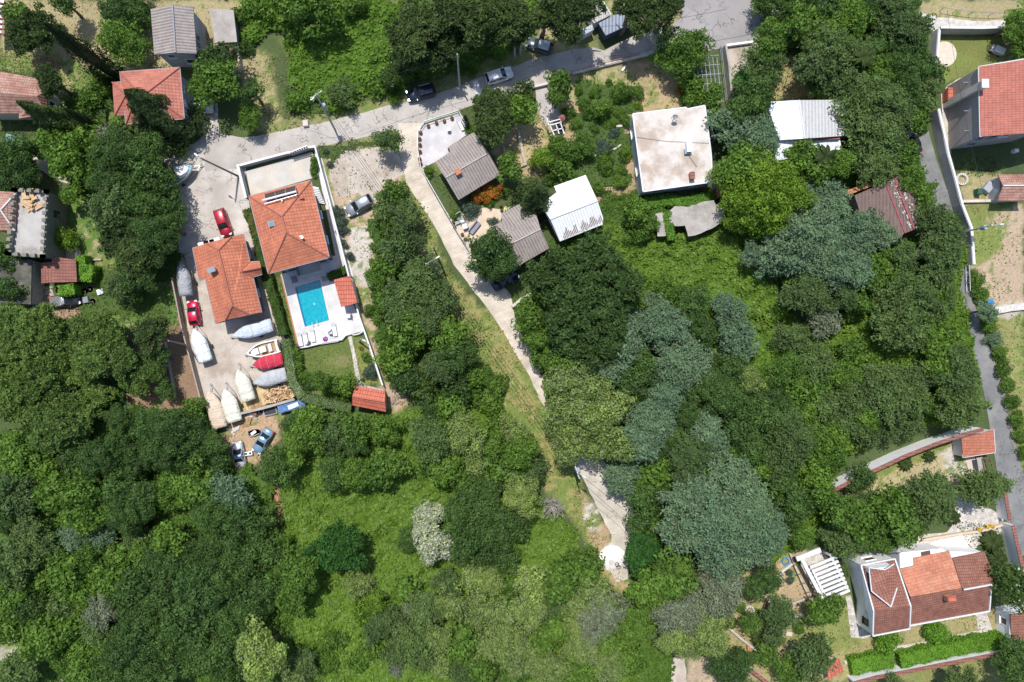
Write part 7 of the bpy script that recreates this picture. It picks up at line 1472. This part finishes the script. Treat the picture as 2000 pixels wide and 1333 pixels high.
thicket('hillside_undergrowth',[(1010,590),(1060,560),(1260,560),(1400,600),(1500,640),(1560,660),(1660,660),(1480,440),(1640,400),(1660,460),(1750,480),(1800,450),(1860,420),(1885,500),(1870,600),(1888,700),(1915,780),(1930,800),(1855,815),(1700,868),(1590,930),(1640,960),(1640,1050),(1570,1060),(1540,1080),(1420,1120),(1400,1260),(1240,1210),(1245,1140),(1230,960),(1180,900),(1080,820),(1060,720)],(.135,.25,.028),1.9,14,.36,14,(.22,.32,.03),.5)
thicket('upper_slope_scrub',[(478,0),(760,0),(1060,0),(1050,60),(1000,110),(900,150),(830,165),(760,185),(700,200),(640,225),(600,200),(570,160),(540,60),(500,100),(478,120)],(.135,.26,.026),1.4,15,.36,15,(.22,.33,.05),.5)
thicket('lower_slope_scrub',[(560,160),(600,200),(650,225),(600,240),(580,215),(540,190)],(.10,.18,.03),.6,16,.22,16)
thicket('forest_undergrowth',[(1480,20),(1560,30),(1760,0),(1800,20),(1815,120),(1820,230),(1775,250),(1800,360),(1830,420),(1800,430),(1765,335),(1650,370),(1540,340),(1420,400),(1420,330),(1500,310),(1650,280),(1655,195),(1590,190),(1570,110),(1500,80)],DG,1.3,9,.32,17)
thicket('forest_undergrowth',[(130,360),(190,330),(345,330),(350,470),(345,540),(225,545),(200,400)],(.08,.17,.025),.8,12,.26,18)
thicket('garden_greenery',[(125,240),(130,170),(230,165),(225,230),(250,250),(170,250)],(.09,.17,.03),.7,14,.26,19)
thicket('garden_greenery',[(1130,150),(1250,170),(1245,215),(1230,225),(1235,370),(1160,390),(1100,350),(1060,340),(1050,290),(1110,270),(1120,200)],(.10,.18,.03),.5,7,.24,20)
thicket('verge_scrub',[(725,440),(745,400),(790,400),(810,480),(830,520),(900,640),(940,730),(880,800),(800,790),(770,760),(740,640),(715,560),(740,530)],(.085,.17,.025),.9,14,.26,21,(.16,.26,.04))
thicket('garden_greenery',[(1180,480),(1100,500),(1010,560),(1000,590),(1060,500),(1070,470),(1170,445),(1180,380),(1230,390),(1230,440)],(.10,.19,.025),1.0,16,.28,22)
thicket('garden_greenery',[(620,298),(750,255),(780,262),(770,285),(700,292),(640,320),(630,315)],(.10,.16,.03),.35,16,.18,23,(.4,.4,.3))
thicket('garden_greenery',[(1230,380),(1305,375),(1305,470),(1200,470)],(.10,.2,.025),1.6,16,.26,24)
thicket('lane_verge',[(1785,330),(1800,320),(1835,400),(1845,440),(1815,440)],(.10,.2,.03),1.2,18,.26,25)
thicket('garden_greenery',[(150,556),(215,515),(340,590),(350,620),(230,615),(165,625)],(.12,.2,.035),.4,9,.22,26)
def tufts(name,poly,col,dens,leaf,seed,col2=None,thr=.5,sc=.6):
    W_=[P(a,b_) for a,b_ in poly]; xs=[w.x for w in W_]; ys=[w.y for w in W_]; rr=np.random.default_rng(seed)
    n=int((max(xs)-min(xs))*(max(ys)-min(ys))*dens); x=rr.uniform(min(xs),max(xs),n); y=rr.uniform(min(ys),max(ys),n)
    a,b_=toPX(x,y); k=inpoly(a,b_,poly)&(fbm(x*sc,y*sc,seed,4)+rr.uniform(-.12,.12,n)>thr); x,y=x[k],y[k]; n=len(x)
    nn=rr.normal(0,.7,(n,3))+np.array([0,0,1]); nn/=np.linalg.norm(nn,axis=1)[:,None]
    V,F=quads(np.stack([x,y,rr.uniform(.03,.14,n)],-1),nn,leaf,1.8)
    o=bpy.data.objects.new(name,npmesh(name,V,F,leafmat('tuft_'+str(seed),col,col,col2,.25 if col2 else 0),{'v':('FACE','FLOAT',rr.uniform(0,1,n)),'w':('FACE','FLOAT',rr.uniform(0,1,n))})); COL.objects.link(o); tag(o,kind='stuff')
tufts('verge_grass',[(790,420),(830,440),(905,560),(985,650),(1075,800),(1110,890),(1190,1060),(1230,1160),(1180,1140),(1120,1020),(1050,950),(1030,840),(930,720),(870,600),(820,480)],(.14,.20,.05),16,.17,31,(.34,.30,.13),.48)
tufts('dry_grass',[(0,0),(490,0),(478,150),(230,150),(110,120),(0,110)],(.26,.26,.10),6,.15,32,(.45,.38,.2),.5)
tufts('parking_weeds',[(640,300),(800,262),(790,340),(730,370),(740,560),(735,650),(700,600),(650,400)],(.11,.17,.05),9,.14,33,None,.56,.9)
tufts('garden_grass',[(1400,1080),(1640,1060),(1650,1190),(1960,1200),(1960,1240),(1660,1290),(1600,1333),(1400,1300)],(.17,.21,.06),8,.16,34,(.38,.33,.15),.52)
tufts('garden_grass',[(1680,920),(1880,855),(1895,960),(1790,985),(1690,985)],(.17,.21,.06),10,.16,35,(.42,.36,.18),.5)
tufts('lot_grass',[(1880,400),(2000,400),(2000,1000),(1930,660)],(.15,.22,.05),8,.16,36,(.38,.33,.15),.5,.4)
tufts('scrub_grass',[(480,100),(560,110),(700,130),(780,60),(790,150),(700,215),(560,255),(490,262)],(.18,.23,.06),14,.18,37,(.38,.34,.17),.45)
tufts('garden_weeds',[(1040,240),(1130,140),(1330,120),(1330,215),(1240,225),(1235,370),(1160,390),(1000,350)],(.11,.19,.04),10,.16,38,None,.52,.7)
tufts('scrub_grass',[(430,800),(560,790),(545,850),(520,900),(440,900)],(.14,.22,.05),8,.12,39,None,.6,.9)
tufts('lawn_grass',[(590,678),(690,655),(750,752),(700,756),(688,790),(590,760)],(.13,.17,.04),14,.10,40,None,.4)
for i_,pl_ in enumerate(([(832,325),(850,318),(896,391),(945,390),(935,410),(900,420),(885,425)],[(985,535),(1075,480),(1180,450),(1180,480),(1060,560),(1005,590),(985,570)],[(530,535),(550,535),(585,680),(565,680)],[(890,218),(925,205),(935,262),(925,258)],[(0,90),(230,150),(225,260),(0,270)],[(1410,150),(1500,60),(1590,190),(1500,200)],[(1230,370),(1420,345),(1450,420),(1420,470),(1250,400)],[(60,560),(350,480),(350,650),(60,640)],[(1850,310),(1945,305),(1950,345),(1862,345)],[(1860,1015),(1960,1030),(1980,1180),(1900,1080)])):
    tufts('short_grass',pl_,(.10,.18,.04),22,.15,60+i_,(.26,.26,.10),.25,.8)
thicket('lower_scrub',[(1235,1195),(1290,1255),(1322,1275),(1308,1345),(1235,1345)],(.12,.23,.03),1.2,18,.3,71)
thicket('bramble_slope',[(1575,650),(1640,650),(1690,640),(1760,680),(1800,700),(1780,735),(1700,715),(1640,705),(1590,690)],BR,1.8,20,.32,72,(.26,.37,.08),.6)
thicket('outer_scrub',[(-150,-150),(1300,-150),(1160,-12),(-150,-12)],DG,1.6,5,.4,73)
thicket('outer_scrub',[(-150,0),(-12,0),(-12,1480),(-150,1480)],DG,1.6,5,.4,74)
thicket('outer_scrub',[(-12,1345),(1300,1345),(1300,1480),(-12,1480)],DG,1.6,5,.4,75)
finish_labels()
